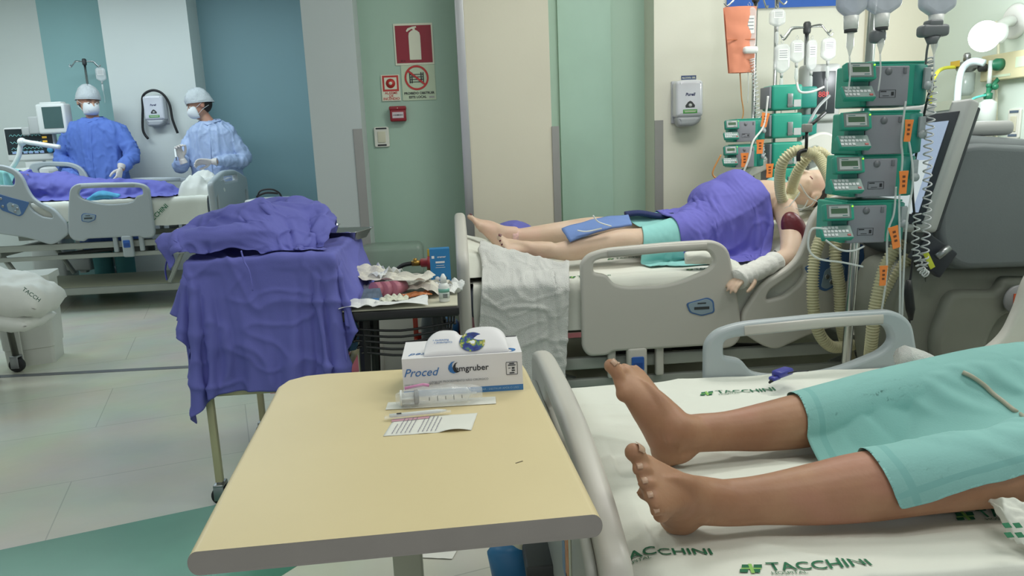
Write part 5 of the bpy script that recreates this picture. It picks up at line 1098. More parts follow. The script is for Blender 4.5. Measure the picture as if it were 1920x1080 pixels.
# upper cowl: profile in XZ extruded along Y
pr = [AY(u, v, 2.36) for u, v in ((1752, 262), (1800, 250), (1975, 262), (2060, 300), (2060, 500), (1800, 511), (1760, 492), (1742, 455), (1738, 420), (1746, 330))]
me = plate_mesh(round_poly([(p.x-1.62, p.z) for p in pr], .05), (), .50, .045, 5); me.transform(XZ((0, .28, 0))); link('upper_cowl', me, vt, m_vg)
pr = [AY(u, v, 2.36) for u, v in ((1757, 330), (1790, 276), (1830, 268), (2050, 280), (2050, 496), (1803, 505), (1772, 488), (1757, 450))]
me = plate_mesh(round_poly([(p.x-1.62, p.z) for p in pr], .05), (), .06, .022, 4); me.transform(XZ((0, .028, 0))); link('front_panel', me, vt, m_vg)
b = MB(); p1 = AY(1788, 258, 2.42); p2 = AY(1890, 262, 2.42)
b.box(((p1.x+p2.x)/2-1.62+.03, .26, p1.z+.025), (.22, .34, .05), bev=.02); b.build('top_cover', m_vl, vt)
# lower pedestal
pr = [AY(u, v, 2.40) for u, v in ((1722, 512), (1760, 500), (2000, 500), (2010, 700), (1960, 900), (1760, 900), (1712, 760), (1700, 680), (1698, 580))]
me = plate_mesh(round_poly([(p.x-1.62, p.z) for p in pr], .08), (), .36, .05, 5); me.transform(XZ((0, .26, 0))); link('pedestal', me, vt, mat('ventilator_mid', '83867c', .5))
pr = [AY(u, v, 2.40) for u, v in ((1780, 545), (1870, 545), (1880, 520), (1960, 520), (1960, 600), (1880, 585), (1850, 640), (1840, 760), (1770, 760), (1745, 640))]
me = plate_mesh(round_poly([(p.x-1.62, p.z) for p in pr], .05), (), .06, .025, 4); me.transform(XZ((0, .07, 0))); link('front_fairing', me, vt, mat('ventilator_mid', '83867c'))
b = MB(); p3_ = V_(AY(1902, 560, 2.38)); b.lathe([(.05, 0), (.052, -.006), (.048, -.012)], (p3_.x, p3_.y-.01, p3_.z), 28, 0, 'Y'); bd = b.build('round_badge', mat('badge_grey', '8f9092', .4), vt)
b = MB(); b.box((p3_.x, p3_.y-.0235, p3_.z), (.044, .002, .046)); b.build('badge_field', mat('badge_orange', 'cf5a34', .5), bd)
b = MB(); b.box((p3_.x-.008, p3_.y-.026, p3_.z), (.008, .002, .034)); b.box((p3_.x+.002, p3_.y-.026, p3_.z-.013), (.026, .002, .008)); b.build('badge_letter', m_signw, bd)
b = MB(); b.box((.28, .25, .09), (.50, .46, .07), bev=.03); b.build('base', m_vg, vt)
for x_ in (.08, .48):
    for y_ in (.06, .44): caster(vt, x_, y_, 0, .03)
# knob area under the screen
b = MB(); k0 = V_(AY(1755, 480, 2.33)); b.box((k0.x, k0.y+.02, k0.z), (.13, .03, .10), rot=Matrix.Rotation(radians(35), 3, 'Y'), bev=.006); cp = b.build('connector_panel', m_vd, vt)
b = MB(); b.cyl((k0.x-.01, k0.y-.02, k0.z+.0), (k0.x+.03, k0.y-.02, k0.z+.03), .012); b.build('connector_port', m_steel, cp)
# touch screen panel
At = AY(1822, 182, 2.26); Bt = AY(1738, 432, 2.26); up = (At-Bt); Hs = up.length; up.normalize(); wd = Vector((-.42, .90, -.06)).normalized(); nrm = wd.cross(up); 
if nrm.y > 0: nrm = -nrm
Ws = .34; ctr = (At+Bt)/2+wd*Ws/2
Rm = Matrix((wd, nrm, up)).transposed(); Rm = Matrix([list(wd), list(nrm), list(up)]).transposed()
def pan(name, w, h, t, dx, dz, dn, m, par, bev=.0):
    b = MB(); b.box(V_(ctr)+wd*dx+up*dz+nrm*dn, (w, t, h), rot=Rm, bev=bev); return b.build(name, m, par)
scr = pan('screen_housing', Ws, Hs, .055, 0, 0, -.03, m_vl, vt, .012)
pan('screen_back', Ws*.94, Hs*.95, .03, 0, 0, -.072, m_vd, scr, .008)
pan('screen_bezel', Ws*.86, Hs*.86, .004, 0, -.01, -.0015, m_vd, scr, .0015)
pan('screen_display', Ws*.72, Hs*.70, .003, 0, -.005, .0015, mat('screen_lit_blue', 'a4b2cc', .3, emit=.35), scr)
pan('screen_sidebar', Ws*.60, Hs*.42, .002, .0, -.07, .0035, mat('screen_lit_white', 'd2d8dc', .3, emit=.35), scr)
pan('screen_sticker', .05, .03, .002, -Ws*.25, Hs*.46, -.001, m_signw, scr)
# corrugated breathing hoses
m_hose = mat('corrugated_cream', 'd2cca6', .45, var=.03)
def hose(label, pts, r, pitch=.011, m=m_hose, k=10):
    P = [Vector(p) for p in cr(pts, k)]; L_ = [0]
    for i in range(1, len(P)): L_.append(L_[-1]+(P[i]-P[i-1]).length)
    n = int(L_[-1]/(pitch/4)); out = []; rr = []; j = 0
    for i in range(n+1):
        s_ = L_[-1]*i/n
        while j < len(L_)-2 and L_[j+1] < s_: j += 1
        f = (s_-L_[j])/max(1e-9, L_[j+1]-L_[j]); out.append(P[j].lerp(P[j+1], f)); rr.append(r*(1+.13*(1 if i % 4 in (0, 1) else -1)))
    b = MB(); b.tube(out, rr, 14); o = b.build('breathing_hose', m); return tag(o, label, 'hose', 'breathing hoses')
hose('cream corrugated hose looping up from the mouth, nearer arc', [A(1490, 362, 3.28), A(1470, 378, 3.2), A(1462, 345, 3.15), A(1467, 305, 3.1), A(1490, 283, 3.08), A(1514, 286, 3.08), A(1538, 300, 3.06), A(1562, 360, 2.92), A(1545, 430, 2.80), A(1528, 480, 2.76), A(1524, 560, 2.74), A(1534, 620, 2.74), A(1560, 650, 2.76), A(1600, 646, 2.80)], .021)
hose('cream corrugated hose bent over the black hook, farther arc', [A(1478, 380, 3.30), A(1492, 330, 3.2), A(1510, 300, 3.16), A(1530, 284, 3.14), A(1556, 305, 3.12), A(1578, 390, 2.90), A(1566, 470, 2.79), A(1574, 540, 2.79), A(1578, 610, 2.80), A(1590, 660, 2.85), A(1600, 700, 2.9)], .021)
hose('cream corrugated hose running down right of the near pole', [A(1690, 450, 2.5), A(1660, 500, 2.5), A(1642, 570, 2.5), A(1634, 640, 2.52), A(1628, 700, 2.6)], .020)
hose('cream corrugated hose farthest right behind the orange tag', [A(1705, 480, 2.52), A(1680, 520, 2.52), A(1655, 580, 2.56), A(1645, 640, 2.6)], .019)
hk = thing('tube_holder', 'black jointed tube holder above the cream breathing hoses', 'holder', A(1513, 240, 3.05))
b = MB(); b.box((0, 0, 0), (.035, .035, .035), bev=.006); b.build('clamp_block', mat('grey_clamp', '8e8d88', .4), hk)
b = MB(); b.tube([(0, 0, -.01), (.0, 0, -.09)], .007, 8); b.tube([(0, 0, 0), (.05, .02, .03), (.10, .05, .06)], .008, 8); b.tube(cr([(0, 0, -.09), (-.03, 0, -.10), (-.032, 0, -.135)], 4), .009, 8); b.build('arm', m_black, hk)

# ---------------------------------------------------------------- far left equipment
pmo = AY(60, 270, 7.35)
m1 = thing('patient_monitor', 'large far monitor with black screen at the left edge, lower of two', 'monitor', tuple(pmo), .05)
wm = AY(106, 270, 7.35).x-AY(14, 270, 7.35).x; hm = AY(60, 241, 7.35).z-AY(60, 305, 7.35).z
b = MB(); b.box((0, 0, 0), (wm, .07, hm), bev=.02); b.build('monitor_case', m_wht, m1)
b = MB(); b.box((0, -.037, hm*.08), (wm*.92, .006, hm*.74), bev=.002); sc_ = b.build('monitor_screen', mat('monitor_dark', '1c262b', .25, emit=.15), m1)
b = MB()
for z, c_ in ((.26, 1), (.05, 1), (-.12, 1), (-.22, 1)): b.tube([(-wm*.38+wm*.62*i/30, -.0415, hm*z+hm*.03*sin(i*1.7+z*20)) for i in range(31)], .002, 4)
b.build('screen_trace', mat('trace_teal', '6fb0b0', .4, emit=.5), sc_)
b = MB()
for k in range(4): b.box((wm*.31, -.0415, hm*(.30-.12*k)), (.04, .002, .018))
b.build('screen_figures', mat('figures_amber', 'd0a840', .4, emit=.5), sc_)
b = MB(); b.box((wm*.40, -.0415, hm*.30), (.03, .002, .02)); b.build('screen_icon', mat('icon_orange', 'e09838', .4, emit=.5), sc_)
b = MB()
for k in range(6): b.box((-wm*.33+wm*.11*k, -.0415, -hm*.24), (.035, .002, .022))
b.build('screen_keys', mat('screen_key_blue', '7f93b8', .4, emit=.3), sc_)
b = MB(); b.lathe([(.026, 0), (.026, -.02), (.02, -.026)], (wm*.40, -.04, -hm*.20), 20, 0, 'Y'); b.build('dial', mat('dial_blue', '4f9ac0', .4), m1)
b = MB(); b.box((0, .01, -hm*.5-.03), (.16, .06, .08), bev=.01); b.box((.03, .06, -hm*.5-.17), (.62, .20, .22), bev=.02); b.box((.0, .08, -hm*.5-.75-.05), (.30, .28, 1.0), bev=.03); b.build('monitor_stand', m_wht, m1)
b = MB(); b.box((.20, -.095, -hm*.5-.13), (.10, .02, .08), bev=.01); b.build('stand_knob', m_lgt, m1)
m2 = thing('patient_monitor', 'small upper far monitor beside the man in the blue gown', 'monitor', tuple(AY(103, 223, 7.3)), -.1)
b = MB(); b.box((0, 0, 0), (.27, .12, .27), bev=.02); b.box((-.0, .0, .14), (.20, .08, .02), bev=.006); b.build('monitor_case', m_wht, m2); b = MB(); b.box((.02, -.062, .01), (.18, .006, .19)); b.build('monitor_screen', mat('monitor_grey_screen', '46605f', .3), m2)
b = MB(); b.box((-.18, 0, -.05), (.10, .10, .16), bev=.015); b.box((-.27, .0, -.10), (.08, .08, .08), bev=.015); b.build('module_stack', m_lgt, m2)
b = MB(); b.box((0, .10, -.80), (.06, .06, 1.3)); b.box((0, .06, -1.36), (.25, .12, .12), bev=.02); b.build('monitor_stand', m_lgt, m2)
iv_stand('far drip stand with a bottle behind the man in the blue gown', AY(163, 150, 7.65).x, 7.65, AY(160, 110, 7.65).z, AY(160, 116, 7.65).z, [0, pi, .9, 4.1], arm_l=.13)
iv_bag('drip bottle with a red label on the far stand', AY(187, 124, 7.6), .09, .14, line_len=.1, rz=.2)
line('tube_support', 'white jointed tube support reaching over the far bed', 'support', [A(-10, 325, 6.75), A(18, 318, 6.72), A(34, 295, 6.7), A(41, 268, 6.7), A(60, 268, 6.68), A(85, 272, 6.66), A(112, 276, 6.65)], .020, m_wht, n=12)
b = MB(); b.ball((0, 0, 0), .035, 10); o = b.build('joint_cap', m_wht, [q for q in C.objects if q.name.startswith('tube_support')][0]); o.location = A(41, 266, 6.7)

# ---------------------------------------------------------------- people
def skin_mat(name, base, dark, pink, rough=.5):
    m = bpy.data.materials.new(name); m.use_nodes = True; nt = m.node_tree; N = nt.nodes; L = nt.links; b = N['Principled BSDF']
    tc = N.new('ShaderNodeTexCoord')
    def nz(sc, det=5): n = N.new('ShaderNodeTexNoise'); n.inputs['Scale'].default_value = sc; n.inputs['Detail'].default_value = det; L.new(tc.outputs['Object'], n.inputs[0]); return n
    a = nz(9); r1 = N.new('ShaderNodeValToRGB'); r1.color_ramp.elements[0].position = .32; r1.color_ramp.elements[1].position = .68
    r1.color_ramp.elements[0].color = (*lin(dark), 1); r1.color_ramp.elements[1].color = (*lin(base), 1); L.new(a.outputs['Fac'], r1.inputs[0])
    c = nz(5.5, 3); r2 = N.new('ShaderNodeValToRGB'); r2.color_ramp.elements[0].position = .52; r2.color_ramp.elements[1].position = .72; L.new(c.outputs['Fac'], r2.inputs[0])
    mx = N.new('ShaderNodeMix'); mx.data_type = 'RGBA'; L.new(r2.outputs['Color'], mx.inputs[0]); L.new(r1.outputs[0], mx.inputs[6]); mx.inputs[7].default_value = (*lin(pink), 1)
    L.new(mx.outputs[2], b.inputs['Base Color']); b.inputs['Roughness'].default_value = rough
    b.inputs['Subsurface Weight'].default_value = .12; b.inputs['Subsurface Radius'].default_value = (.010, .004, .002); b.inputs['Subsurface Scale'].default_value = 1
    f = nz(160, 6); g = nz(28, 4); ad = N.new('ShaderNodeMath'); ad.operation = 'MULTIPLY_ADD'; L.new(f.outputs['Fac'], ad.inputs[0]); ad.inputs[1].default_value = .35; L.new(g.outputs['Fac'], ad.inputs[2])
    bp = N.new('ShaderNodeBump'); bp.inputs['Strength'].default_value = .22; bp.inputs['Distance'].default_value = .004; L.new(ad.outputs[0], bp.inputs['Height']); L.new(bp.outputs[0], b.inputs['Normal'])
    return m
m_skin_br = skin_mat('skin_brown', 'b08566', '996c50', 'ad7a64'); m_skin_pale = skin_mat('skin_pale', 'd6bca6', 'ccae96', 'd6ad9c'); m_skin_face = skin_mat('skin_face', 'c49a80', 'ad8068', 'c08772')
m_glove = mat('latex_glove', 'd6cfc8', .5, var=.03, bump=.2, bscale=60); m_nail = mat('toe_nail', 'b8967e', .3, var=.04); m_hair = mat('dark_hair', '2b211d', .6, bump=.5, bscale=90)

def remesh(mb, name, m, parent, voxel, sm=3, fac=.5):
    o = mb.build(name, None, parent); o.data.materials.clear()
    md = o.modifiers.new('r', 'REMESH'); md.mode = 'VOXEL'; md.voxel_size = voxel; md.use_smooth_shade = True
    if sm: s_ = o.modifiers.new('s', 'SMOOTH'); s_.iterations = sm; s_.factor = fac
    bake(o); o.data.materials.clear(); o.data.materials.append(m)
    o.data.polygons.foreach_set('use_smooth', [True]*len(o.data.polygons)); return o

def foot(mb, A_, t, m_, s_, L_=1.0, leg=None):
    A_, t, m_, s_ = map(Vector, (A_, t, m_, s_)); t.normalize(); m_ = (m_-t*m_.dot(t)).normalized(); s2 = t.cross(m_); s_ = s2 if s2.dot(s_) > 0 else -s2
    P = lambda a, b, d: A_+(t*a+m_*b+s_*d)*L_
    S_ = [(-.062, .012, .020, .050, 0), (-.055, .024, .042, .047, 0), (-.040, .032, .066, .043, 0), (-.018, .035, .088, .034, 0), (.01, .036, .104, .026, .0), (.04, .038, .094, .031, .002), (.07, .042, .078, .039, .003), (.095, .047, .064, .045, .002), (.118, .052, .050, .051, .001), (.138, .052, .037, .057, 0), (.153, .047, .026, .061, 0)]
    mb.tube([P(a, o_, dd) for a, hw, h, dd, o_ in S_], [(hw*L_, h/2*L_) for a, hw, h, dd, o_ in S_], 24, up=s_)
    lg = Vector(leg); q = cr([(*lg, .033, .034), (*P(.006, 0, -.010), .034, .036), (*P(.036, 0, .010), .035, .034), (*P(.068, .002, .026), .037, .026), (*P(.100, .002, .048), .038, .014), (*P(.125, .002, .058), .030, .008)], 5)
    mb.tube([v[:3] for v in q], [(v[3]*L_, v[4]*L_) for v in q], 20, up=m_)
    q = cr([(*lg, .026), (*lg.lerp(P(-.036, 0, .0), .6), .022), (*P(-.040, 0, .012), .024), (*P(-.036, 0, .04), .028)], 5); mb.tube([v[:3] for v in q], [v[3]*L_ for v in q], 16)
    mb.ball(P(.118, .038, .055), .0195*L_, 8); mb.ball(P(.105, -.040, .060), .0145*L_, 8); mb.ball(P(-.028, 0, .050), (.030*L_,)*3, 8)
    toes_ = [(.128, .032, .196, .036, .0145, .0150), (.135, .010, .180, .0125, .0098, .0100), (.132, -.010, .171, -.0085, .0092, .0096), (.124, -.028, .160, -.0275, .0088, .0092), (.112, -.043, .146, -.0455, .0084, .0090)]
    nails = []
    for i, (a0, b0, a1, b1, r0, r1) in enumerate(toes_):
        cv = .006 if i == 0 else .010
        k0, k1, k2 = P(a0, b0, .058), P((a0+a1)/2, (b0+b1)/2, .052 if i else .056), P(a1-r1, b1, .060+(.004 if i else 0))
        pts = cr([k0, k1, k2], 5); n = len(pts)
        rr = [r0+(r1-r0)*j/(n-1) for j in range(n)]
        rr = [r*(1-.10*sin(pi*min(1, j/(n-1)*1.2))) for j, r in enumerate(rr)]
        mb.tube(pts, [r*L_ for r in rr], 12, up=s_); mb.ball(k2, r1*L_*1.03, 8)
        nails.append((k2, r1*L_, (Vector(pts[-1])-Vector(pts[-3])).normalized(), -s_, m_))
    for q in (.0275, -.0275): mb.ball(P(.002, q, .004), .0135*L_, 8)
    return nails
def nail(parent, info, m, k=1.0):
    c, r, tdir, up_, side = info
    z = (up_-tdir*up_.dot(tdir)).normalized(); x = tdir.cross(z)
    def f(u, v):
        a = (u-.5)*1.35; y = (v-.5)*2
        rr = r*1.06
        return c+x*(sin(a)*rr*.85)+z*(cos(a)*rr+.0006-.0012*max(0, v-.5)*2)+tdir*((y*r*.50*k+r*.10)*(1-.15*abs(u-.5)*2))
    b = MB(); b.grid(f, 8, 6); o = b.build('toe_nail', m, parent); md = o.modifiers.new('s', 'SOLIDIFY'); md.thickness = .0008; md.offset = 1; bake(o); return o
def limb(mb, pts, rad, n=22, k=7):
    P = cr(pts, k); R_ = cr([(r, r) if not isinstance(r, tuple) else r for r in rad], k); mb.tube(P, [tuple(r) for r in R_], n, up=(0, 0, 1) if abs((Vector(pts[-1])-Vector(pts[0])).normalized().z) < .9 else (0, 1, 0))
def hand(mb, wrist, d, pn, side=1, curl=.5, sc=1.0, thumb=.6, curls=None):
    """d pointing direction, pn direction the palm faces, side +1: thumb on d x pn side"""
    d = Vector(d).normalized(); pn = Vector(pn); pn = (pn-d*pn.dot(d)).normalized(); w = d.cross(pn)*side; W_ = Vector(wrist)
    P = lambda a, b, c: W_+(d*a+w*b+pn*c)*sc
    mb.tube([P(-.03, 0, 0), P(0, 0, 0), P(.03, .002, 0), (P(.06, .002, 0)), P(.088, 0, 0)], [(.026*sc, .020*sc), (.026*sc, .017*sc), (.036*sc, .016*sc), (.040*sc, .014*sc), (.038*sc, .011*sc)], 16, up=pn)
    tips = []
    for j, (b0, ln, r) in enumerate(((.030, .070, .0085), (.010, .079, .0088), (-.011, .073, .0083), (-.030, .058, .0075))):
        c = curls[j] if curls else curl; p = P(.084, b0, 0); a = 0; pts = [P(.065, b0*.95, 0), p]; dirb = w*(b0*1.2)
        for q, s_ in enumerate((.45, .32, .23)):
            a += c*(.75, 1.0, .7)[q]; v = (d*cos(a)+pn*sin(a)+dirb).normalized(); p = p+v*ln*s_*sc; pts.append(p)
        mb.tube(pts, [r*sc*1.1, r*sc*1.08, r*sc, r*sc*.93, r*sc*.8], 10, up=w); mb.ball(p, r*sc*.8, 6); tips.append(p)
    t0 = P(.018, .022, .004); v1 = (d*.62+w*(.75*(1-thumb*.5))+pn*(.55*thumb)).normalized(); v2 = (d*.85+w*(.25-.5*thumb)+pn*(.5*thumb)).normalized()
    t1 = t0+v1*.042*sc; t2 = t1+(v1+v2).normalized()*.032*sc; t3 = t2+v2*.024*sc
    mb.tube([t0, t1, t2, t3], [.014*sc, .0125*sc, .0105*sc, .009*sc], 10, up=pn); mb.ball(t3, .009*sc, 6)
    return tips, t3
def head(mb, c, fwd, up, s=1.0):
    """c centre of the skull, returns point function (forward, side, up)"""
    f = Vector(fwd).normalized(); u = Vector(up); u = (u-f*u.dot(f)).normalized(); r = f.cross(u)
    R_ = Matrix((f, r, u)).transposed(); P = lambda a, b, c_: Vector(c)+(f*a+r*b+u*c_)*s
    mb.ball(P(-.012, 0, .022), (.098*s, .077*s, .092*s), 14, rot=R_)         # cranium
    mb.ball(P(.020, 0, -.030), (.068*s, .064*s, .085*s), 12, rot=R_)          # face
    mb.ball(P(.040, 0, -.088), (.034*s, .036*s, .026*s), 10, rot=R_)          # chin
    mb.ball(P(.066, 0, .022), (.022*s, .050*s, .012*s), 8, rot=R_)            # brow
    for sd in (-1, 1):
        mb.ball(P(.052, sd*.036, -.028), (.026*s, .022*s, .022*s), 8, rot=R_) # cheek
        mb.ball(P(-.012, sd*.078, -.012), (.018*s, .007*s, .030*s), 8, rot=R_)# ear
    mb.tube([P(.078, 0, .012), P(.094, 0, -.012), P(.104, 0, -.032), P(.088, 0, -.040)], [(.008*s, .008*s), (.010*s, .010*s), (.015*s, .012*s), (.010*s, .008*s)], 10, up=u)
    mb.tube([P(.078, -.024, -.064), P(.088, 0, -.062), P(.078, .024, -.064)], [.005*s, .0085*s, .005*s], 8)
    mb.tube([P(.078, -.020, -.072), P(.086, 0, -.073), P(.078, .020, -.072)], [.005*s, .008*s, .005*s], 8)
    return P
def eyes(parent, P, s=1.0, closed=False):
    for sd in (-1, 1):
        b = MB(); b.ball(P(.0765, sd*.030, -.002), .0125*s, 8); e = b.build('eye', mat('eye_white', 'cfc8bf', .3), parent)
        b = MB(); b.ball(P(.0865, sd*.0305, -.003), .0058*s, 6); b.build('iris', mat('iris_dark', '2a1d16', .2), e)
        b = MB(); b.tube([P(.090, sd*.014, .021), P(.092, sd*.030, .025), P(.082, sd*.048, .019)], [.0025*s, .0035*s, .0022*s], 6); b.build('eyebrow', m_hair, parent)

# ---- man on the nearest bed: both legs, one body
pn_ = thing('person', 'person lying on the nearest bed with bare brown feet and legs, under a teal gown', 'person', (0, 0, 0))
NB = MB()
An = (.3841, 1.1405, .5916); Af = (.4293, 1.413, .6017)
nn1 = foot(NB, An, (-.387, -.585, .713), (-.12, .799, .59), (-.914, .143, -.379), leg=(.455, 1.148, .581))
nn2 = foot(NB, Af, (-.357, .217, .908), (-.677, -.731, -.092), (-.644, .647, -.408), leg=(.495, 1.428, .592))
limb(NB, [(An[0]-.012, An[1]+.004, An[2]-.004), (.43, 1.146, .582), (.50, 1.150, .580), (.59, 1.152, .582), (.68, 1.150, .590), (.78, 1.145, .598), (.88, 1.142, .606), (1.02, 1.15, .612), (1.20, 1.19, .618), (1.38, 1.27, .625)],
     [(.036, .036), (.037, .040), (.040, .043), (.050, .053), (.058, .060), (.058, .060), (.060, .064), (.072, .074), (.088, .088), (.095, .095)])
limb(NB, [(Af[0]-.012, Af[1], Af[2]-.004), (.47, 1.424, .594), (.54, 1.432, .590), (.62, 1.440, .590), (.71, 1.452, .594), (.80, 1.466, .604), (.90, 1.48, .614), (1.03, 1.49, .618), (1.20, 1.50, .622), (1.38, 1.47, .625)],
     [(.037, .038), (.037, .040), (.039, .042), (.048, .051), (.057, .058), (.058, .060), (.060, .064), (.074, .075), (.088, .088), (.095, .095)])
limb(NB, [(1.34, 1.37, .63), (1.48, 1.37, .645), (1.65, 1.37, .66), (1.85, 1.37, .665), (2.0, 1.37, .66)], [(.165, .085), (.175, .11), (.160, .11), (.185, .115), (.13, .08)])
body_n = remesh(NB, 'body', m_skin_br, pn_, .0034, 9, .5)
for k, nf in enumerate(nn1): nail(pn_, nf, m_nail, 1.15 if k == 0 else 1.0)
for k, nf in enumerate(nn2[:2]): nail(pn_, nf, m_nail)

# ---- pale patient on the middle bed
pm = thing('person', 'person lying on the middle bed with tubes at the mouth, pale bare legs', 'person', (0, 0, 0))
MBd = MB()
nm1 = foot(MBd, A(1010, 470, 3.16), (-.80, -.30, .52), (-.1, .80, .55), (-.58, .02, -.8), .93, leg=AY(1010, 472, 3.16)+Vector((.06, 0, .01)))
nm2 = foot(MBd, A(945, 440, 3.46), (-.62, .25, .74), (-.3, -.9, .05), (-.75, .3, -.55), .93, leg=AY(945, 443, 3.46)+Vector((.06, 0, .012)))
a1 = AY(1010, 472, 3.16); a2 = AY(945, 443, 3.46)
k1 = AY(1165, 452, 3.18); k2 = AY(1105, 428, 3.50)
limb(MBd, [a1+Vector((-.01, 0, 0)), a1+Vector((.05, 0, .0)), a1.lerp(k1, .35)+Vector((0, 0, -.012)), a1.lerp(k1, .65)+Vector((0, 0, -.008)), k1, k1+Vector((.12, .03, -.01)), Vector((1.0, 3.26, .77)), Vector((1.12, 3.32, .775))], [.031, .032, .045, .050, .053, .062, .078, .088])
limb(MBd, [a2+Vector((-.01, 0, 0)), a2+Vector((.05, 0, .0)), a2.lerp(k2, .35)+Vector((0, 0, -.010)), a2.lerp(k2, .65)+Vector((0, 0, -.006)), k2, k2+Vector((.12, -.01, -.01)), Vector((.98, 3.46, .77)), Vector((1.12, 3.42, .775))], [.031, .032, .045, .050, .053, .062, .078, .088])
limb(MBd, [(1.06, 3.37, .775), (1.18, 3.37, .80), (1.32, 3.37, .855), (1.44, 3.37, .895), (1.52, 3.37, .915)], [(.15, .085), (.155, .10), (.15, .10), (.165, .095), (.09, .06)])
HC = AY(1518, 352, 3.36)
limb(MBd, [(1.48, 3.37, .90), (1.54, 3.37, .92), tuple(HC+Vector((.0, 0, -.03)))], [.07, .052, .052])
PH = head(MBd, HC, (-.25, -.30, .92), (.92, 0, .28), .92)
sh = Vector((1.46, 3.22, .87)); el = AY(1478, 478, 2.97); wv = AY(1412, 510, 2.885)
limb(MBd, [sh, sh.lerp(el, .5)+Vector((.01, -.02, 0)), el, el.lerp(wv, .5), wv], [.055, .046, .040, .036, .028])
hand(MBd, wv, (wv-el), (0, .1, -1), 1, .35, .95)
body_m = remesh(MBd, 'body', m_skin_pale, pm, .0062, 4, .5)
m_polish = mat('dark_red_polish', '5a1626', .3)
for nf in nm1: nail(pm, nf, m_polish)
for nf in nm2: nail(pm, nf, m_polish)
# flushed face mask area, closed eyes, hair
for sd in (-1, 1):
    b = MB(); b.tube([PH(.070, sd*.018, -.004), PH(.076, sd*.030, -.008), PH(.066, sd*.044, -.004)], .003, 6); b.build('closed_eyelid', mat('lid_rose', '8a4c48', .5), pm)
b = MB(); b.ball(HC+(PH(-.03, 0, .05)-HC), (.085, .078, .085), 12); b.build('hair', m_hair, pm)
b = MB(); b.box(tuple(PH(.086, 0, -.066)), (.02, .05, .012), rot=Matrix.Rotation(.3, 3, 'X'), bev=.004); b.build('tube_tie', mat('rose_gauze', 'd7a79c', .6), pm)
# wristband on the ankle, bandage on the hand, dressing at the shoulder
b = MB(); c_ = a1.lerp(k1, .02)+Vector((.0, 0, .0)); d_ = (k1-a1).normalized(); 
c2 = a2.lerp(k2, .12); d2_ = (k2-a2).normalized(); b.tube([c2-d2_*.014, c2+d2_*.014], .0385, 20, cap=False); b.build('ankle_band', mat('band_pink_white', 'e0b8b4', .5, var=.25, vscale=70), pm)
bd_ = MB(); bd_.tube(cr([el.lerp(wv, .35), el.lerp(wv, .7), wv, wv+(wv-el).normalized()*.05, wv+(wv-el).normalized()*.09], 5), [(.047+.004*sin(i*2.1), .040+.003*sin(i*1.7)) for i in range(21)], 20, up=(0, 0, 1)); o = bd_.build('arm_bandage', mat('bandage_white', 'dcdcd6', .85, bump=.4, bscale=70), pm)
dr_ = MB(); dr_.ball(AY(1490, 434, 3.06), (.052, .046, .092), 12, rot=Matrix.Rotation(-.4, 3, 'Y')); o = remesh(dr_, 'dark_red_wrap', mat('maroon_wrap', '64222c', .35, bump=.4, bscale=25), pm, .006, 2)
# tubes on chest
for i, (pts, r) in enumerate(((((1500, 360), (1492, 372), (1478, 392), (1485, 412), (1472, 440), (1462, 470)), .0028), (((1515, 375), (1505, 392), (1488, 400), (1494, 420), (1482, 430), (1470, 455)), .0025), (((1532, 368), (1520, 385), (1500, 392), (1476, 388), (1462, 402)), .0022), (((1500, 345), (1515, 368), (1535, 378), (1552, 372)), .003))):
    line('infusion_line', ['thin clear line from mouth down over the pale chest', 'second clear line crossing the pale chest', 'fine line across the collar of the pale patient', 'line held by a white tie at the chin'][i], 'infusion line', [A(u, v, 3.14) for u, v in pts], r, m_tube)
line('sensor_cable', 'dark grey cable looped round the elbow of the pale patient', 'cable', [A(1452, 470, 3.02), A(1462, 480, 3.0), A(1470, 488, 3.0), A(1478, 498, 3.0), A(1470, 470, 3.02), A(1466, 455, 3.05), A(1480, 440, 3.05)], .004, m_dark)

# ---- patient in the far bed, mostly covered
pf_ = thing('person', 'person in the far left bed, almost wholly covered by cloths', 'person', (0, 0, 0))
FB = MB()
limb(FB, [(-2.40, 6.6, .94), (-2.6, 6.6, .955), (-3.0, 6.6, .96), (-3.3, 6.6, .985), (-3.6, 6.6, 1.0), (-3.9, 6.6, 1.01)], [(.06, .03), (.12, .06), (.17, .08), (.18, .11), (.19, .12), (.10, .07)])
p_a = A(34, 326, 6.45); FBe = A(4, 325, 6.42); limb(FB, [(-3.75, 6.45, 1.03), FBe, p_a], [.05, .045, .035]); hand(FB, p_a, (1, 0, -.1), (0, 0, -1), 1, .4, 1)
remesh(FB, 'body', m_skin_face, pf_, .012, 4)

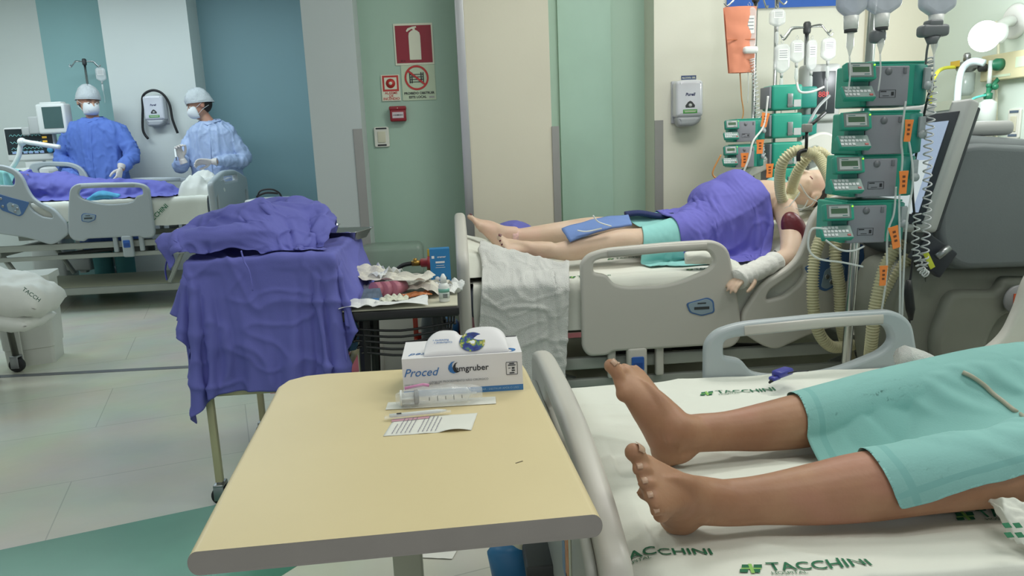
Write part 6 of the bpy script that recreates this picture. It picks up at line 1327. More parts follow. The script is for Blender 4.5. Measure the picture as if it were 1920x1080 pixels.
# ---- standing staff
def gown(name, m, parent, prof, arms, seed, voxel=.011, amp=.045):
    b = MB(); n = 48
    P = cr([(p[0], p[1], p[2], p[3], p[4]) for p in prof], 6); vs = []
    for i, (x, y, z, rx, ry) in enumerate(P):
        for k in range(n):
            a = 2*pi*k/n; f = noise.noise(Vector((cos(a)*2.4+seed, sin(a)*2.4, z*1.4+seed)))+.6*noise.noise(Vector((cos(a)*6+seed, sin(a)*6, z*2.0)))
            e = 1+amp*f*(1+.4*(prof[0][2]-z)); vs.append((x+cos(a)*rx*e, y+sin(a)*ry*e, z))
    m_ = len(P); fs = [(i*n+k, i*n+(k+1) % n, (i+1)*n+(k+1) % n, (i+1)*n+k) for i in range(m_-1) for k in range(n)]+[list(range(n))[::-1], [(m_-1)*n+k for k in range(n)]]
    b.add(vs, fs, 0, True)
    for pts, rad in arms:
        Q = cr(pts, 8); R_ = cr([(r,) for r in rad], 8); rr = []
        for i, (q, r) in enumerate(zip(Q, R_)): rr.append(float(r[0])*(1+.10*noise.noise(Vector((i*.8+seed, seed, 1)))+.05*sin(i*1.5)))
        b.tube(Q, rr, 18)
    o = remesh(b, name, m, parent, voxel, 2, .4)
    for v in o.data.vertices:
        c = v.co; r_ = 1-min(1, abs(noise.noise(Vector((c.x*11+seed, c.y*11, c.z*2.6))))*3); r2 = 1-min(1, abs(noise.noise(Vector((c.x*16+seed, c.y*16, c.z*9))))*3.2); v.co = c+v.normal*(.016*r_*r_+.008*r2*r2+.010*noise.noise(Vector((c.x*7+seed, c.y*7, c.z*3)))-.006)
    return o
def cap_and_mask(parent, P, s, capm, maskm, lean=0):
    f = (P(1, 0, 0)-P(0, 0, 0)).normalized(); r = (P(0, 1, 0)-P(0, 0, 0)).normalized(); u = (P(0, 0, 1)-P(0, 0, 0)).normalized(); R_ = Matrix((f, r, u)).transposed()
    b = MB()
    def g(uu, v):
        a = 2*pi*uu; ph = v*1.62
        e = 1+.09*noise.noise(Vector((cos(a)*3.5, sin(a)*3.5, v*5+s)))*(1-v**6)
        return P((-.014+cos(a)*sin(ph)*.109*e), sin(a)*sin(ph)*.091*e, .042+cos(ph)*.092*e-(.055*(1-cos(a))*.5*sin(ph)**4))
    b.grid(g, 36, 14); o = b.build('hair_cap', capm, parent); md = o.modifiers.new('s', 'SOLIDIFY'); md.thickness = .002; bake(o)
    b = MB(); b.tube([tuple(P(-.014+cos(2*pi*k/30)*.109, sin(2*pi*k/30)*.091, .042+cos(1.62)*.092-.055*(1-cos(2*pi*k/30))*.5)) for k in range(30)], .004, 6, closed=True); b.build('cap_band', capm, o)
    b = MB()
    def q(uu, v):
        a = (uu-.5)*pi*1.0; z = .005-.105*v; bul = sin(pi*v)**.6
        return P(.042+cos(a)*(.030+.045*bul), sin(a)*(.050+.012*bul), z-.0)
    b.grid(q, 18, 12); k_ = b.build('face_mask', maskm, parent); md = k_.modifiers.new('s', 'SOLIDIFY'); md.thickness = .002; bake(k_)
    b = MB(); b.lathe([(.010, 0), (.010, -.004)], (0, 0, 0), 14, 0, 'X'); me = b.mesh(); me.transform(frame_mat(P(.103, .032, -.055), r*.4+f*.9, u) @ Matrix.Identity(4)); link('mask_valve', me, k_, m_lgt)
    for sd in (-1, 1):
        b = MB(); b.tube([P(.045, sd*.060, -.02), P(.0, sd*.085, .0), P(-.06, sd*.078, .03)], .002, 5); b.tube([P(.045, sd*.060, -.07), P(.0, sd*.078, -.045), P(-.06, sd*.066, -.03)], .002, 5); b.build('mask_strap', maskm, k_)
m_cap = mat('cap_fabric', 'cfd6d8', .7, alpha=.82, bump=.5, bscale=90); m_mask = mat('mask_white', 'dfe3e4', .7)
m_gblue = mat('gown_blue', '5a78c4', .8, var=.05, bump=.15, bscale=40); m_gplast = mat('gown_thin_blue', 'a3b6d8', .45, var=.08, vscale=9, bump=.35, bscale=22)
def staff(label, y, headpx, fwd, up, m_gown, gw, handsP, shoulders, elbows, seed, facing, plastic=False):
    t = thing('person', label, 'person', (0, 0, 0))
    hc = AY(*headpx, y); cx = (shoulders[0]+shoulders[1])/2; shz = AY(shoulders[0], shoulders[2], y).z
    xl = AY(shoulders[0], shoulders[2], y).x; xr = AY(shoulders[1], shoulders[2], y).x; xc = (xl+xr)/2; hw = (xr-xl)/2
    b = MB(); P = head(b, hc, fwd, up, 1.12)
    limb(b, [(xc, y+.02, shz-.02), (xc*.5+hc.x*.5, y+.015, shz+.05), tuple(hc+Vector((0, .02, -.06)))], [.062, .054, .055])
    limb(b, [(xc, y, shz-.02), (xc, y, shz-.3), (xc, y, 1.0), (xc, y, .92)], [(hw*.62, .08), (hw*.72, .10), (hw*.72, .10), (hw*.7, .09)])
    el_ = [AY(u, v, yy) for u, v, yy in elbows]; hp = [AY(u, v, yy) for u, v, yy in handsP]; sho = [Vector((xl+.055, y, shz-.085)), Vector((xr-.055, y, shz-.085))]
    for k in (0, 1): limb(b, [sho[k], el_[k], hp[k]], [.036, .029, .025])
    for sd in (-1, 1): limb(b, [(xc+sd*.09, y, .95), (xc+sd*.10, y, .5), (xc+sd*.10, y+.01, .10)], [.085, .06, .04])
    bo = remesh(b, 'body', m_skin_face, t, .0065, 3)
    eyes(t, P)
    b = MB(); f_ = (P(1, 0, 0)-P(0, 0, 0)); 
    Rh = Matrix((f_.normalized(), (P(0, 1, 0)-P(0, 0, 0)).normalized(), (P(0, 0, 1)-P(0, 0, 0)).normalized())).transposed()
    b.ball(P(-.028, 0, .006), (.090, .082, .098), 12, rot=Rh); b.build('hair', m_hair, t)
    cap_and_mask(t, P, seed, m_cap, m_mask)
    prof = [(xc, y, shz+.035, .090, .078), (xc, y, shz+.020, .120, .090), (xc, y, shz-.005, hw*.70, .10), (xc, y, shz-.05, hw*.88, .12), (xc, y, shz-.14, hw*.93, .135), (xc, y, shz-.30, gw*.95, .145), (xc, y, shz-.55, gw, .155), (xc, y, .62, gw*1.05, .165), (xc, y, .40, gw*1.08, .17)]
    arms = []
    for k in (0, 1):
        w_ = el_[k].lerp(hp[k], .86); arms.append(([sho[k]+Vector(((.03 if k == 0 else -.03), 0, .01)), sho[k].lerp(el_[k], .5), el_[k], el_[k].lerp(hp[k], .5), w_], [.062, .062, .063, .057, .045]))
    g = gown('gown', m_gown, t, prof, arms, seed)
    b = MB(); b.tube([(xc-.10, y-.02, shz+.035), (xc-.06, y-.075, shz+.02), (xc, y-.10, shz-.005), (xc+.06, y-.075, shz+.02), (xc+.10, y-.02, shz+.035), (xc+.06, y+.07, shz+.05), (xc-.06, y+.07, shz+.05)], .007, 8, closed=True); b.build('collar', m_gown, g)
    b = MB(); b.tube(cr([(xc+.02, y-.135, shz-.12), (xc+.01, y-.155, shz-.35), (xc+.015, y-.165, shz-.6)], 5), (.005, .004), 6); b.build('gown_seam', m_gown, g)
    hands_ = []
    for k, (hd_, pnv, sdv, cu) in enumerate(facing):
        b = MB(); w_ = hp[k]; dirn = Vector(hd_); b.tube([w_-dirn.normalized()*.05, w_-dirn.normalized()*.01], [.036, .028], 14); tips, th = hand(b, w_, dirn, pnv, sdv, cu, 1.0); ho = remesh(b, 'gloved_hand', m_glove, t, .0035, 2, .4); hands_.append((tips, th))
    for sd in (-1, 1):
        b = MB(); b.tube(cr([(xc+sd*.08, y, .75), (xc+sd*.10, y, .45), (xc+sd*.10, y+.005, .20), (xc+sd*.10, y, .075)], 4), [.10, .098, .096, .093, .09, .088, .086, .085, .084, .084, .083, .083, .083], 18, up=(0, 1, 0)); b.build('trouser_leg', mat('scrub_teal', '4f8d90', .85, bump=.2), t)
    for sd in (-1, 1):
        b = MB(); b.ball((xc+sd*.10, y-.05, .055), (.045, .13, .05), 10); b.box((xc+sd*.10, y-.05, .012), (.09, .26, .022), bev=.009); b.build('shoe', mat('shoe_dark', '2e3440', .6), t)
    return t, hands_, P
man, hm_, _ = staff('person in a blue surgical gown with white cap and mask behind the far bed', 7.30, (166, 190), (.62, -.62, -.22), (0.05, 0, 1), m_gblue, .255,
    [(140, 340, 7.02), (226, 318, 7.0)], (112, 240, 232), [(116, 300, 7.28), (246, 294, 7.22)], 3.0, [((.6, -.3, -.5), (0, 0, -1), 1, .5), ((-.1, -.5, -.8), (-.8, 0, -.2), -1, .6)])
wom, hw_, _ = staff('person in a thin pale blue gown holding a syringe, right of the man', 7.28, (373, 196), (-.88, -.42, -.32), (-.05, 0, 1), m_gplast, .235,
    [(341, 297, 6.98), (396, 303, 7.0)], (346, 446, 236), [(340, 312, 7.22), (458, 300, 7.24)], 9.0, [((-.25, -.1, .95), (.6, -.5, .1), 1, .9), ((-.95, -.15, .05), (0, -.6, -.6), -1, .5)])
sr = thing('syringe', 'small syringe held upright in the left gloved hand of the person in pale blue', 'syringe', tuple(AY(329, 285, 6.93)), 0)
b = MB(); b.lathe([(.002, .05), (.003, .03), (.009, .026), (.009, -.04), (.012, -.042), (.012, -.045)], n=12); b.build('barrel', m_wht, sr); b = MB(); b.lathe([(.004, -.045), (.004, -.07), (.010, -.071), (.010, -.074)], n=12); b.build('plunger', m_dark, sr)

# ---------------------------------------------------------------- cloths, settled by a cloth simulation on the bodies and furniture
m_purple = mat('purple_cloth', '6568b4', .85, var=.07, vscale=3, bump=.08, bscale=260); m_purple2 = mat('purple_blanket', '6a68bc', .85, var=.05, vscale=3, bump=.08, bscale=260)
m_tealc = mat('teal_gown_cloth', '86b9b4', .85, var=.04, vscale=4, bump=.07, bscale=260); m_aqua = mat('aqua_gown_cloth', '90cdc9', .85, var=.04, vscale=4, bump=.07, bscale=260)
m_towel = mat('terry_towel', 'ecece8', .95, var=.03, vscale=8, bump=.9, bscale=330); m_hem = mat('teal_hem', '7bb0ac', .85)
COLS = []; CLO = []
def collider(mb, fr=30.0):
    o = mb.build('collider', None) if isinstance(mb, MB) else mb
    c = o.modifiers.new('c', 'COLLISION'); bpy.context.view_layer.update()
    o.collision.thickness_outer = .004; o.collision.thickness_inner = .02; o.collision.cloth_friction = fr; COLS.append(o); return o
def coll_of(o, voxel=.014):
    n = o.copy(); n.data = o.data.copy(); n.parent = None; n.matrix_world = o.matrix_world; C.objects.link(n)
    if not voxel: return collider(n)
    md = n.modifiers.new('r', 'REMESH'); md.mode = 'VOXEL'; md.voxel_size = voxel; bake(n); return collider(n)
def cloth(name, label, cat, fn, nu, nv, m, hem=None, hm=None, dist=.003, crease=None, stiff=12, bend=.4, mass=.25, pin=None, selfc=False, thick=.0016, smooth=1, parent=None, damp=2.0, tris=False):
    b = MB(); b.grid(fn, nu, nv); me = b.mesh(name, weld=False); o = link(name, me, parent, [m, hm] if hm else m)
    if hem:
        for p_ in me.polygons:
            if hem(((p_.index % nu)+.5)/nu, ((p_.index//nu)+.5)/nv): p_.material_index = 1
    md = o.modifiers.new('cl', 'CLOTH'); s = md.settings; s.quality = 6; s.mass = mass; s.tension_stiffness = s.compression_stiffness = stiff; s.shear_stiffness = stiff*.5; s.bending_stiffness = bend
    s.air_damping = damp; s.tension_damping = s.compression_damping = 8
    md.collision_settings.distance_min = dist; md.collision_settings.collision_quality = 3; md.collision_settings.use_self_collision = selfc; md.collision_settings.self_distance_min = .004
    if pin:
        g = o.vertex_groups.new(name='pin'); w = nu+1
        ids = [j*w+i for j in range(nv+1) for i in range(nu+1) if pin(i/nu, j/nv)]
        g.add(ids, 1, 'REPLACE'); s.vertex_group_mass = 'pin'
    CLO.append((o, thick, smooth, crease)); tag(o, label, cat) if label else None
    return o
def settle(frames):
    S.frame_start = 1; S.frame_end = frames
    for o, *_ in CLO:
        for md in o.modifiers:
            if md.type == 'CLOTH': md.point_cache.frame_start = 1; md.point_cache.frame_end = frames
    for f in range(1, frames+1): S.frame_set(f)
    res = []
    for o, *_ in CLO: res.append(bpy.data.meshes.new_from_object(o.evaluated_get(deps())))
    for (o, t, sm, cre), me in zip(CLO, res):
        for a_, b_ in zip(me.vertices, o.data.vertices):     # guard: a cloth that did not settle keeps its laid-out shape
            if not all(math.isfinite(q_) for q_ in a_.co) or (a_.co-b_.co).length > 1.2: a_.co = b_.co; print('cloth guard', o.name) if a_.index % 500 == 0 else None
        o.modifiers.clear(); o.data = me; me.polygons.foreach_set('use_smooth', [True]*len(me.polygons))
        if sm: q = o.modifiers.new('s', 'SMOOTH'); q.iterations = sm; q.factor = .4
        if sm: q = o.modifiers.new('u', 'SUBSURF'); q.levels = 1; q.render_levels = 1
        if cre:
            bake(o); am, sc_, k_ = cre; me2 = o.data; nv = []
            for v in me2.vertices:
                c = v.co*sc_; w_ = noise.noise(c*.6+Vector((k_, 3, 1)))*.8; d1 = 1-min(1, abs(noise.noise(Vector((c.x+w_, c.y*.9-w_, c.z*.9+k_)))*3.2)); d2 = 1-min(1, abs(noise.noise(Vector((c.y*1.7+w_+9, c.x*1.5, c.z*2.1+k_)))*3.5))
                nv.append(v.co+v.normal*am*(d1**2.2*.9+d2**2.5*.55+.9*noise.noise(c*.9+Vector((0, k_, 5)))))
            for v, c in zip(me2.vertices, nv): v.co = c
            me2.update()
        q = o.modifiers.new('t', 'SOLIDIFY'); q.thickness = t; q.offset = 1
        bake(o)
        if o.vertex_groups: o.vertex_groups.clear()
    for o in COLS: bpy.data.objects.remove(o)
    COLS.clear(); CLO.clear(); S.frame_set(1); S.frame_end = 1

def nz(x, y, s=0.0): return noise.noise(Vector((x, y, s)))
# near gown over the thighs of the nearest patient
coll_of(body_n, .014)
b = MB(); b.box((1.2, 1.45, ZN-.06), (2.2, 1.1, .12)); collider(b)
def g_near(u, v):
    # u along the bed (hem at u=0), v across (camera side at v=0)
    hx = .700+.012*sin(v*7)+.05*max(0, v-.6)+.10*max(0, .12-v)
    x = hx+(1.95-hx)*u; y = 1.045+.70*v
    top = .685+.06*min(1, max(0, (x-.85)/.5))+.05*min(1, max(0, (x-1.25)/.2))
    fold = .028*sin((y*1.0+x*.55)*34+2*nz(x*3, y*3))+.020*nz(x*6, y*4)
    return Vector((x+.012*nz(x*9, y*9, 6), y, top+.03+fold*(.3+.7*min(1, v*5))))
gown_n = cloth('gown', None, None, g_near, 104, 70, m_tealc, hem=lambda u, v: .018 < u < .030 or v > .97 or .022 < v < .036, hm=m_hem, crease=(.013, 3.3, 2.0), stiff=10, bend=.6, parent=pn_)
# drape over the trolley
b = MB(); b.box((-.66, 2.8, .845), (.48, .64, .03)); b.box((-.66, 2.8, .41), (.46, .62, .05))
for xx in (-.88, -.44): b.box((xx, 2.5, .43), (.03, .03, .84)); b.box((xx, 3.1, .43), (.03, .03, .84))
b.box((-.66, 2.50, .64), (.44, .02, .42)); collider(b)
def g_dr(u, v):
    x = -1.10+.93*u+.03*sin(v*9); y = 2.05+1.26*v-.10*(1-v)*(u-.4)**2*4
    return Vector((x+.02*nz(v*6, 1), y, .885+.012*nz(x*7, y*7, 3)+.008*nz(x*15, y*13, 9)))
drape = cloth('drape', 'purple cloth draped over the trolley, hanging in creased folds down its front', 'cloth', g_dr, 78, 104, m_purple, crease=(.010, 4.6, 5.0), stiff=10, bend=.3)
# middle bed cloths
coll_of(body_m, .02)
b = MB(); b.grid(lambda u, v: Vector((.0+2.1*u, 2.93+.92*v, ZM+.01+BR(2.1*u))), 40, 4); b.box((1.05, 3.37, ZM-.15), (2.1, .945, .30)); collider(b)
b = MB(); b.box((.81, 2.882, .575), (.66, .036, .43)); b.box((1.55, 2.882, .60), (.62, .036, .5)); collider(b)
# folded sheet raised under the feet
def g_wd(u, v):
    x = .035+.40*u; y = 2.97+.80*v
    return Vector((x, y, ZM+.012+.115*max(0, 1-u)**1.1*min(1, v*8+.2)*min(1, (1-v)*8+.2)+.006*nz(x*14, y*10, 70)))
b = MB(); b.grid(g_wd, 30, 44); collider(b)
b = MB(); b.grid(g_wd, 40, 60); b.grid(lambda u, v: Vector((.035+.40*u, 2.97+.80*v, ZM+.008)), 4, 4); b.build('folded_sheet', m_sheet, label='folded white sheet raising the pale feet beside the foot board', cat='sheet')
def g_tow(u, v):
    x = .050+.37*u+.04*v; y = 2.36+.77*v-.05*u
    z0_ = g_wd(min(1, max(0, (x-.035)/.40)), max(0, (y-2.97)/.80)).z+.022
    return Vector((x, y, max(z0_, .80-.0*u) if y < 2.97 else z0_+.02+.01*nz(x*20, y*18, 2)))
towel = cloth('towel', 'thick white terry towel bunched over the foot end of the middle bed', 'towel', g_tow, 40, 78, m_towel, pin=lambda u, v: v > .94, crease=(.008, 8.0, 1.0), stiff=8, bend=.8, mass=.4, thick=.006)
def g_aq(u, v):
    x = .80+.36*u; y = 2.86+.86*v
    return Vector((x+.05*nz(v*3, 2), y, .93+.02*nz(x*9, y*9, 7)))
gown_m = cloth('gown', None, None, g_aq, 34, 66, m_aqua, stiff=8, bend=.2, parent=pm)
settle(38)
def g_pb(u, v):
    x = .96+.47*u; y = 2.86+.86*v
    return Vector((x+.02-.10*v*(1-u), y, 1.04+.10*u+.018*nz(x*8, y*8, 17)))
coll_of(body_m, .02)
b = MB(); b.grid(lambda u, v: Vector((.0+2.1*u, 2.93+.92*v, ZM+.01+BR(2.1*u))), 40, 4); b.box((1.05, 3.39, ZM-.07), (2.1, .90, .13)); collider(b)
b = MB(); b.ball((1.23, 3.46, .89), (.10, .16, .08), 12); b.ball((1.33, 3.48, .93), (.09, .12, .09), 12); collider(b)
purp_m = cloth('blanket', 'purple cloth spread over the belly of the pale patient', 'blanket', g_pb, 52, 72, m_purple2, dist=.009, crease=(.006, 4.0, 3.0), stiff=10, bend=.5)
# bunched gown on the trolley
coll_of(drape, 0)
b = MB(); b.ball((-.72, 2.72, .90), (.17, .15, .075), 12); b.ball((-.60, 2.80, .91), (.13, .12, .09), 12); b.ball((-.85, 2.70, .885), (.10, .12, .05), 12)
for arc, r in ((((-1.02, 2.58, .87), (-.88, 2.54, .93), (-.72, 2.53, .93), (-.60, 2.60, .92)), .028), (((-.98, 2.70, .90), (-.84, 2.68, .97), (-.70, 2.66, .995), (-.56, 2.72, .94)), .030), (((-.80, 2.86, .95), (-.66, 2.88, 1.0), (-.52, 2.80, .96), (-.48, 2.66, .89)), .034), (((-.62, 2.90, .93), (-.50, 2.84, .90), (-.44, 2.70, .87)), .03)): b.tube(cr(arc, 5), r, 10)
collider(b)
def g_bu(u, v):
    x = -1.03+.60*u; y = 2.48+.52*v
    f = abs(nz(u*2.6+1, v*3.4, 31)); f2 = abs(nz(u*5.5, v*6.5, 12))
    return Vector((x+.045*nz(u*5, v*5, 3), y+.045*nz(u*5, v*5, 8), 1.06+.14*f+.045*f2))
bun = cloth('gown', 'bunched purple surgical gown heaped on top of the draped trolley', 'gown', g_bu, 84, 74, m_purple, dist=.006, crease=(.016, 6.0, 8.0), stiff=14, bend=1.2, thick=.002)
# far bed cloths
far_body = [o for o in pf_.children if o.name.startswith('body')][0]
coll_of(far_body, .03); b = MB(); b.box((-3.0, 6.59, ZF-.06), (2.1, .94, .14)); collider(b)
pfl = cloth('blanket', 'purple cloth heaped along the covered person in the far bed', 'blanket', lambda u, v: Vector((-3.62+1.40*u, 6.11+.80*v, 1.13+.11*abs(nz(u*7, v*5, 40))+.05*abs(nz(u*15, v*9, 4)))), 76, 48, m_purple, stiff=8, bend=.6)
gfl = cloth('gown', None, None, lambda u, v: Vector((-4.05+.55*u, 6.16+.74*v, 1.20+.03*nz(u*6, v*5, 41))), 36, 46, m_aqua, stiff=8, bend=.3, parent=pf_)
# cloth behind the pale feet
b = MB(); b.ball((.27, 3.66, .73), (.11, .10, .09), 10); collider(b)
pft = cloth('folded_cloth', 'purple cloth with white border bundled behind the pale feet', 'cloth', lambda u, v: Vector((.10+.34*u, 3.50+.32*v, .88+.05*abs(nz(u*5, v*4, 50)))), 34, 32, m_purple, hem=lambda u, v: u < .12 or v < .10 or u > .9, hm=m_sheet, stiff=8, bend=.6)
settle(34)

def lift_over(top, unders, gap, soft=True):
    """raise the upper cloth wherever it would touch what it lies on"""
    bpy.context.view_layer.update(); bvs = [BVHTree.FromObject(o, deps()) for o in unders]
    for v in top.data.vertices:
        c = v.co
        for bt_ in bvs:
            h = bt_.ray_cast(Vector((c.x, c.y, c.z+.30)), Vector((0, 0, -1)), .30+gap)
            if h[0] is not None and h[0].z+gap > c.z: c.z = h[0].z+gap
    if not soft: top.data.update(); return
    bm = bmesh.new(); bm.from_mesh(top.data)
    for _ in range(3): bmesh.ops.smooth_vert(bm, verts=bm.verts, factor=.5, use_axis_x=False, use_axis_y=False, use_axis_z=True)
    bm.to_mesh(top.data); bm.free()
    for v in top.data.vertices:
        c = v.co
        for bt_ in bvs:
            h = bt_.ray_cast(Vector((c.x, c.y, c.z+.30)), Vector((0, 0, -1)), .30+gap*.5)
            if h[0] is not None and h[0].z+gap*.5 > c.z: c.z = h[0].z+gap*.5
    top.data.update()
from mathutils.bvhtree import BVHTree

def push_out(top, unders, gap):
    bpy.context.view_layer.update(); bvs = [BVHTree.FromObject(o, deps()) for o in unders]
    for v in top.data.vertices:
        for bt_ in bvs:
            h = bt_.find_nearest(v.co, .09)
            if h[0] is not None and (v.co-h[0]).dot(h[1]) < gap: v.co = h[0]+h[1]*gap
    top.data.update()
def trim_under(low, up):
    """remove the parts of the lower cloth that lie wholly hidden beneath the upper one"""
    bt_ = BVHTree.FromObject(up, deps()); bm = bmesh.new(); bm.from_mesh(low.data)
    cov = set()
    for v in bm.verts:
        ok = True
        for dx, dy in ((0, 0), (.015, 0), (-.015, 0), (0, .015), (0, -.015)):
            if bt_.ray_cast(Vector((v.co.x+dx, v.co.y+dy, v.co.z+.16)), Vector((0, 0, -1)), .24)[0] is None: ok = False; break
        if ok: cov.add(v)
    bmesh.ops.delete(bm, geom=[f for f in bm.faces if all(v in cov for v in f.verts)], context='FACES'); bm.to_mesh(low.data); bm.free()
push_out(gown_m, [body_m], .004); push_out(purp_m, [body_m], .005); lift_over(bun, [drape], .006); lift_over(pfl, [far_body], .008)
trim_under(gown_m, purp_m); push_out(gown_n, [body_n], .006)

# ---------------------------------------------------------------- small soft things and the last details
# white cuff of the bunched gown and its ties
b = MB(); c0 = AY(340, 438, 2.62); c1 = AY(306, 458, 2.62)
b.tube([c0, c0.lerp(c1, .4), c1], [(.030, .022), (.027, .020), (.024, .016)], 16); o = b.build('cuff', mat('knit_cuff', 'd8d2c0', .9, bump=.5, bscale=120), bun)
for pts in (((452, 470), (458, 490), (466, 505), (470, 520), (474, 545)), ((330, 450), (316, 480), (310, 505), (313, 525))):
    b = MB(); b.tube(cr([A(u, v, 2.44 if u > 400 else 2.56) for u, v in pts], 6), (.007, .002), 6); b.build('tie', m_purple, bun)
# flat blue pad lying between the pale legs
pd = thing('absorbent_pad', 'flat blue pad with a white tie lying across the pale legs', 'pad', (0, 0, 0))
q = [AY(1053, 428, 3.22), AY(1068, 451, 3.12), AY(1185, 420, 3.20), AY(1178, 402, 3.34)]
b = MB(); b.grid(lambda u, v: (q[0].lerp(q[1], v)).lerp(q[3].lerp(q[2], v), u)+Vector((0, 0, .012*sin(pi*u)+.004*nz(u*5, v*3))), 24, 10); o = b.build('pad_sheet', mat('pad_blue', '6a86be', .7, var=.05), pd); md = o.modifiers.new('s', 'SOLIDIFY'); md.thickness = .010; bake(o)
for pts in (((1112, 404), (1122, 416), (1146, 424)), ((1083, 432), (1100, 434), (1128, 428))):
    b = MB(); b.tube(cr([A(u, v, 3.13) for u, v in pts], 6), (.008, .003), 6); b.build('pad_tie', m_wht, pd)
nv = MB(); q2 = [AY(1172, 402, 3.42), AY(1262, 404, 3.40)]; nv.tube(cr([q2[0], q2[0].lerp(q2[1], .3)+Vector((0, 0, .008)), q2[0].lerp(q2[1], .7)-Vector((0, 0, .004)), q2[1]], 6), (.035, .014), 12); nv.build('navy_cloth', mat('navy_cloth', '26305e', .85, bump=.3), label='rolled navy cloth at the knees of the pale patient', cat='cloth')
# pulse clip on the near sheet
pc = thing('pulse_clip', 'blue plastic clip with a black tip on the far side of the nearest bed', 'clip', tuple(AZ(1462, 708, .565)), .55)
b = MB(); b.box((.012, 0, .012), (.060, .030, .018), bev=.006); b.box((-.022, 0, .004), (.03, .020, .010), bev=.004); b.build('clip_body', mat('clip_blue', '3c3f96', .35), pc)
b = MB(); b.tube([(-.02, 0, .004), (-.045, 0, -.004)], [.007, .003], 10); b.build('clip_tip', m_black, pc)
line('sensor_cable', 'thin cord leading from the blue clip under the teal gown', 'cable', [AZ(1478, 700, .58), AZ(1495, 696, .60), AZ(1515, 695, .62)], .0022, m_dark)
# catheter tube lying over the teal gown
gm = gown_n.data
from mathutils.bvhtree import BVHTree
bv = BVHTree.FromObject(gown_n, deps())
def on_gown(u, v, off=.005):
    d = ray(u, v).normalized(); h = bv.ray_cast(Vector((0, 0, EYE)), d); return (h[0]-d*off) if h[0] else None
pts = [on_gown(u, v) for u, v in ((1805, 698), (1822, 706), (1845, 722), (1862, 738), (1880, 752), (1900, 768), (1918, 780), (1960, 812), (2010, 846), (2070, 880))]
pts = [p for p in pts if p]
if len(pts) > 2: line('drain_tube', 'beige drain tube lying across the teal gown of the nearest patient', 'tube', pts, .0048, mat('beige_tube', 'a8a290', .4), n=10)
# rolled white towel beyond the nearest patient and the clear tube by the rail
def roll(name, label, cat, pts, rad, m, seed=1, amp=.10):
    P = cr(pts, 10); R_ = cr([(r,) for r in rad], 10); b = MB(); n = 20; vs = []
    for i, (p, r) in enumerate(zip(P, R_)):
        t = (Vector(P[min(i+1, len(P)-1)])-Vector(P[max(i-1, 0)])).normalized(); a = Vector((0, 0, 1)); a = (a-t*a.dot(t)).normalized(); c = t.cross(a)
        for k in range(n):
            th = 2*pi*k/n; e = 1+amp*nz(cos(th)*2+seed, sin(th)*2+i*.12, seed)+amp*.5*nz(cos(th)*5, sin(th)*5+i*.4, seed); vs.append(Vector(p)+c*cos(th)*float(r[0])*e+a*sin(th)*float(r[0])*.8*e)
    m_ = len(P); fs = [(i*n+k, i*n+(k+1) % n, (i+1)*n+(k+1) % n, (i+1)*n+k) for i in range(m_-1) for k in range(n)]+[list(range(n))[::-1], [(m_-1)*n+k for k in range(n)]]
    b.add(vs, fs, 0, True); return b.build(name, m, label=label, cat=cat)
roll('towel', 'rolled white towel lying along the far side of the nearest bed', 'towel', [A(1692, 668, 1.80), A(1725, 680, 1.80), A(1770, 700, 1.80), A(1815, 714, 1.80), A(1862, 716, 1.80)], [.036, .040, .036, .034, .026], m_towel, 5)
line('clear_tube', 'coil of clear tubing by the head rail of the nearest bed', 'tube', [A(1925, 682, 1.84), A(1880, 690, 1.84), A(1850, 684, 1.84), A(1842, 672, 1.84), A(1858, 658, 1.84), A(1880, 656, 1.84), A(1868, 668, 1.83), A(1852, 686, 1.83), A(1880, 696, 1.83), A(1925, 690, 1.83)], .0035, m_tube)
# folded corner of printed cloth at the right edge of the nearest bed
cp0 = AZ(1890, 980, .552)
fc = thing('folded_cloth', 'crumpled corner of printed white cloth at the lower right edge', 'cloth', (cp0.x, cp0.y, 0))
pr = [AZ(1846, 938, .575), AZ(1880, 932, .60), AZ(1920, 938, .60), AZ(1990, 950, .59)], [AZ(1862, 965, .565), AZ(1882, 975, .575), AZ(1925, 985, .57), AZ(1995, 990, .57)], [AZ(1892, 1010, .545), AZ(1905, 1016, .548), AZ(1930, 1030, .548), AZ(1995, 1040, .55)]
def fcf(u, v):
    i = min(int(v*2), 1); f = v*2-i; k = u*3; j = min(int(k), 2); g = k-j
    a = pr[i][j].lerp(pr[i][j+1], g); c = pr[i+1][j].lerp(pr[i+1][j+1], g); return a.lerp(c, f)-Vector((cp0.x, cp0.y, 0))+Vector((0, 0, .007*nz(u*7, v*6, 3)+.012*sin(pi*v)))
b = MB(); b.grid(fcf, 34, 24); o = b.build('cloth_fold', m_sheet, fc); md = o.modifiers.new('s', 'SOLIDIFY'); md.thickness = .002; bake(o)
b = MB()
for (u, v) in ((1888, 985), (1908, 985), (1892, 1003), (1912, 1003)):
    p = AZ(u, v, .590)-Vector((cp0.x, cp0.y, 0)); b.box(p, (.011, .009, .0006), rot=Matrix.Rotation(.4, 3, 'X'))
b.build('printed_emblem', m_gr_dk, fc)
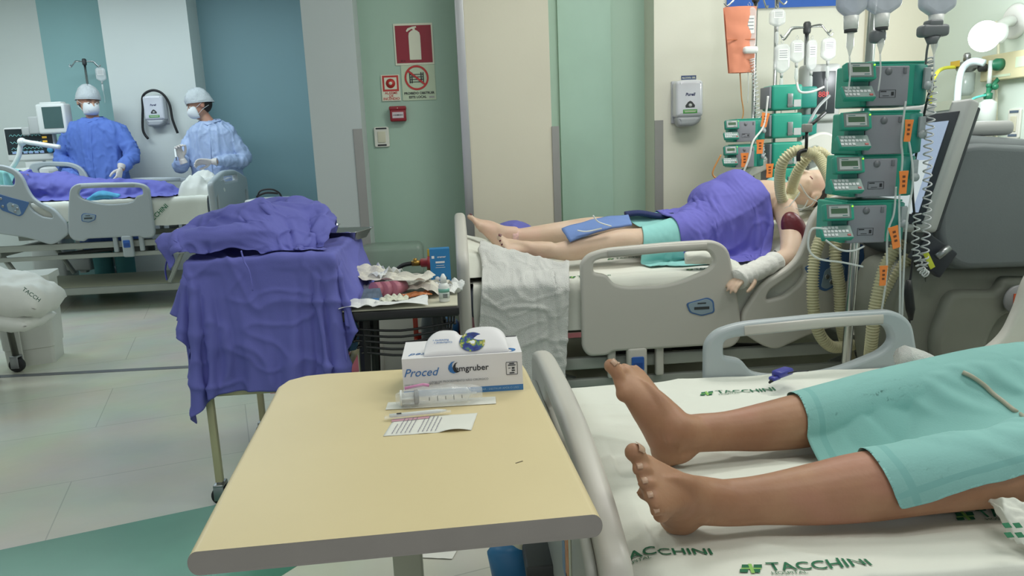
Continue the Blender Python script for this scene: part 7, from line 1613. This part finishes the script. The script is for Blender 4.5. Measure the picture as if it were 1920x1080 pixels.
# white cloths and pillow on the middle bed
roll('towel', 'crumpled white cloth between the rails of the middle bed', 'towel', [A(1345, 490, 2.99), A(1385, 520, 2.97), A(1425, 560, 2.96), A(1440, 600, 2.96)], [.04, .055, .05, .03], m_sheet, 11, .35)
roll('towel', 'white cloth lying inside the side rail opening of the middle bed', 'towel', [A(1285, 484, 3.00), A(1320, 482, 2.99), A(1350, 488, 2.99)], [.03, .036, .03], m_sheet, 15, .3)
roll('bed_sheet', 'bunched white sheet under the head rail opening of the middle bed', 'bed sheet', [A(1430, 585, 2.95), A(1460, 555, 2.96), A(1500, 530, 2.98), A(1560, 505, 2.98)], [.035, .05, .05, .04], m_sheet, 21, .3)
t3, o3 = pillow('white pillow under the head of the pale patient', tuple(AY(1545, 345, 3.50)+Vector((.03, .05, -.02))), .34, .50, .14, 0, -.5, 12, 'pillow', 'pillow', m_sheet)
# bagged pillow and clear folders on the foot of the far bed
p = AY(378, 385, 6.30)
t4, o4 = pillow('white printed pillow propped on the foot end of the far bed', (p.x-.01, 6.42, p.z+.03), .36, .36, .40, 0, .15, 19, 'pillow', 'pillow', m_bag)
side_print(Vector((.02, -.19, -.05)), .04, 0, t4)
for o in t4.children:
    pass
b = MB(); p = AY(395, 345, 6.3); b.grid(lambda u, v: Vector(((u-.5)*.30, (v-.5)*.20, .01+.03*nz(u*4, v*4, 6))), 16, 12, smooth=False); o = b.build('plastic_folder', m_film, label='clear plastic wrappings on top of the foot end of the far bed', cat='plastic wrap'); o.location = (p.x-.03, 6.42, p.z+.03)
roll('cloth_bundle', 'aqua and blue bundle beside the far side rail', 'cloth', [A(165, 378, 6.2), A(190, 368, 6.2), A(225, 370, 6.2)], [.03, .05, .03], mat('aqua_blue_cloth', '4f9fc4', .8, var=.3, vscale=9), 25, .3)
b = MB(); b.box((0, 0, 0), (.05, .03, .04), bev=.006, rot=.4); o = b.build('pink_clip', mat('salmon_plastic', 'd98f78', .5), label='small salmon clip on the aqua cloth in the far bed', cat='clip'); o.location = AY(43, 366, 6.18)
# teal head cushion near the face on the middle bed
roll('head_drape', 'teal drape standing beside the neck of the pale patient', 'cloth', [A(1428, 385, 3.42), A(1440, 360, 3.42), A(1458, 342, 3.44), A(1475, 350, 3.44)], [.02, .045, .04, .02], m_tealc, 31, .25)
# shoes seen below the far bed and crumpled teal cloth beneath the side table
roll('cloth_scrap', 'dusty blue cloth hanging by the trolley beside the black table', 'cloth', [A(640, 590, 2.66), A(655, 620, 2.66), A(662, 655, 2.66)], [.03, .045, .02], mat('dusty_blue_cloth', '4c7094', .85, bump=.3), 41, .3)
# small litter on the middle bed base
roll('plastic_bag', 'small knotted clear bag on the base of the middle bed', 'bag', [A(1074, 742, 2.86), A(1088, 740, 2.86), A(1100, 744, 2.86)], [.012, .02, .012], m_film, 51, .3)
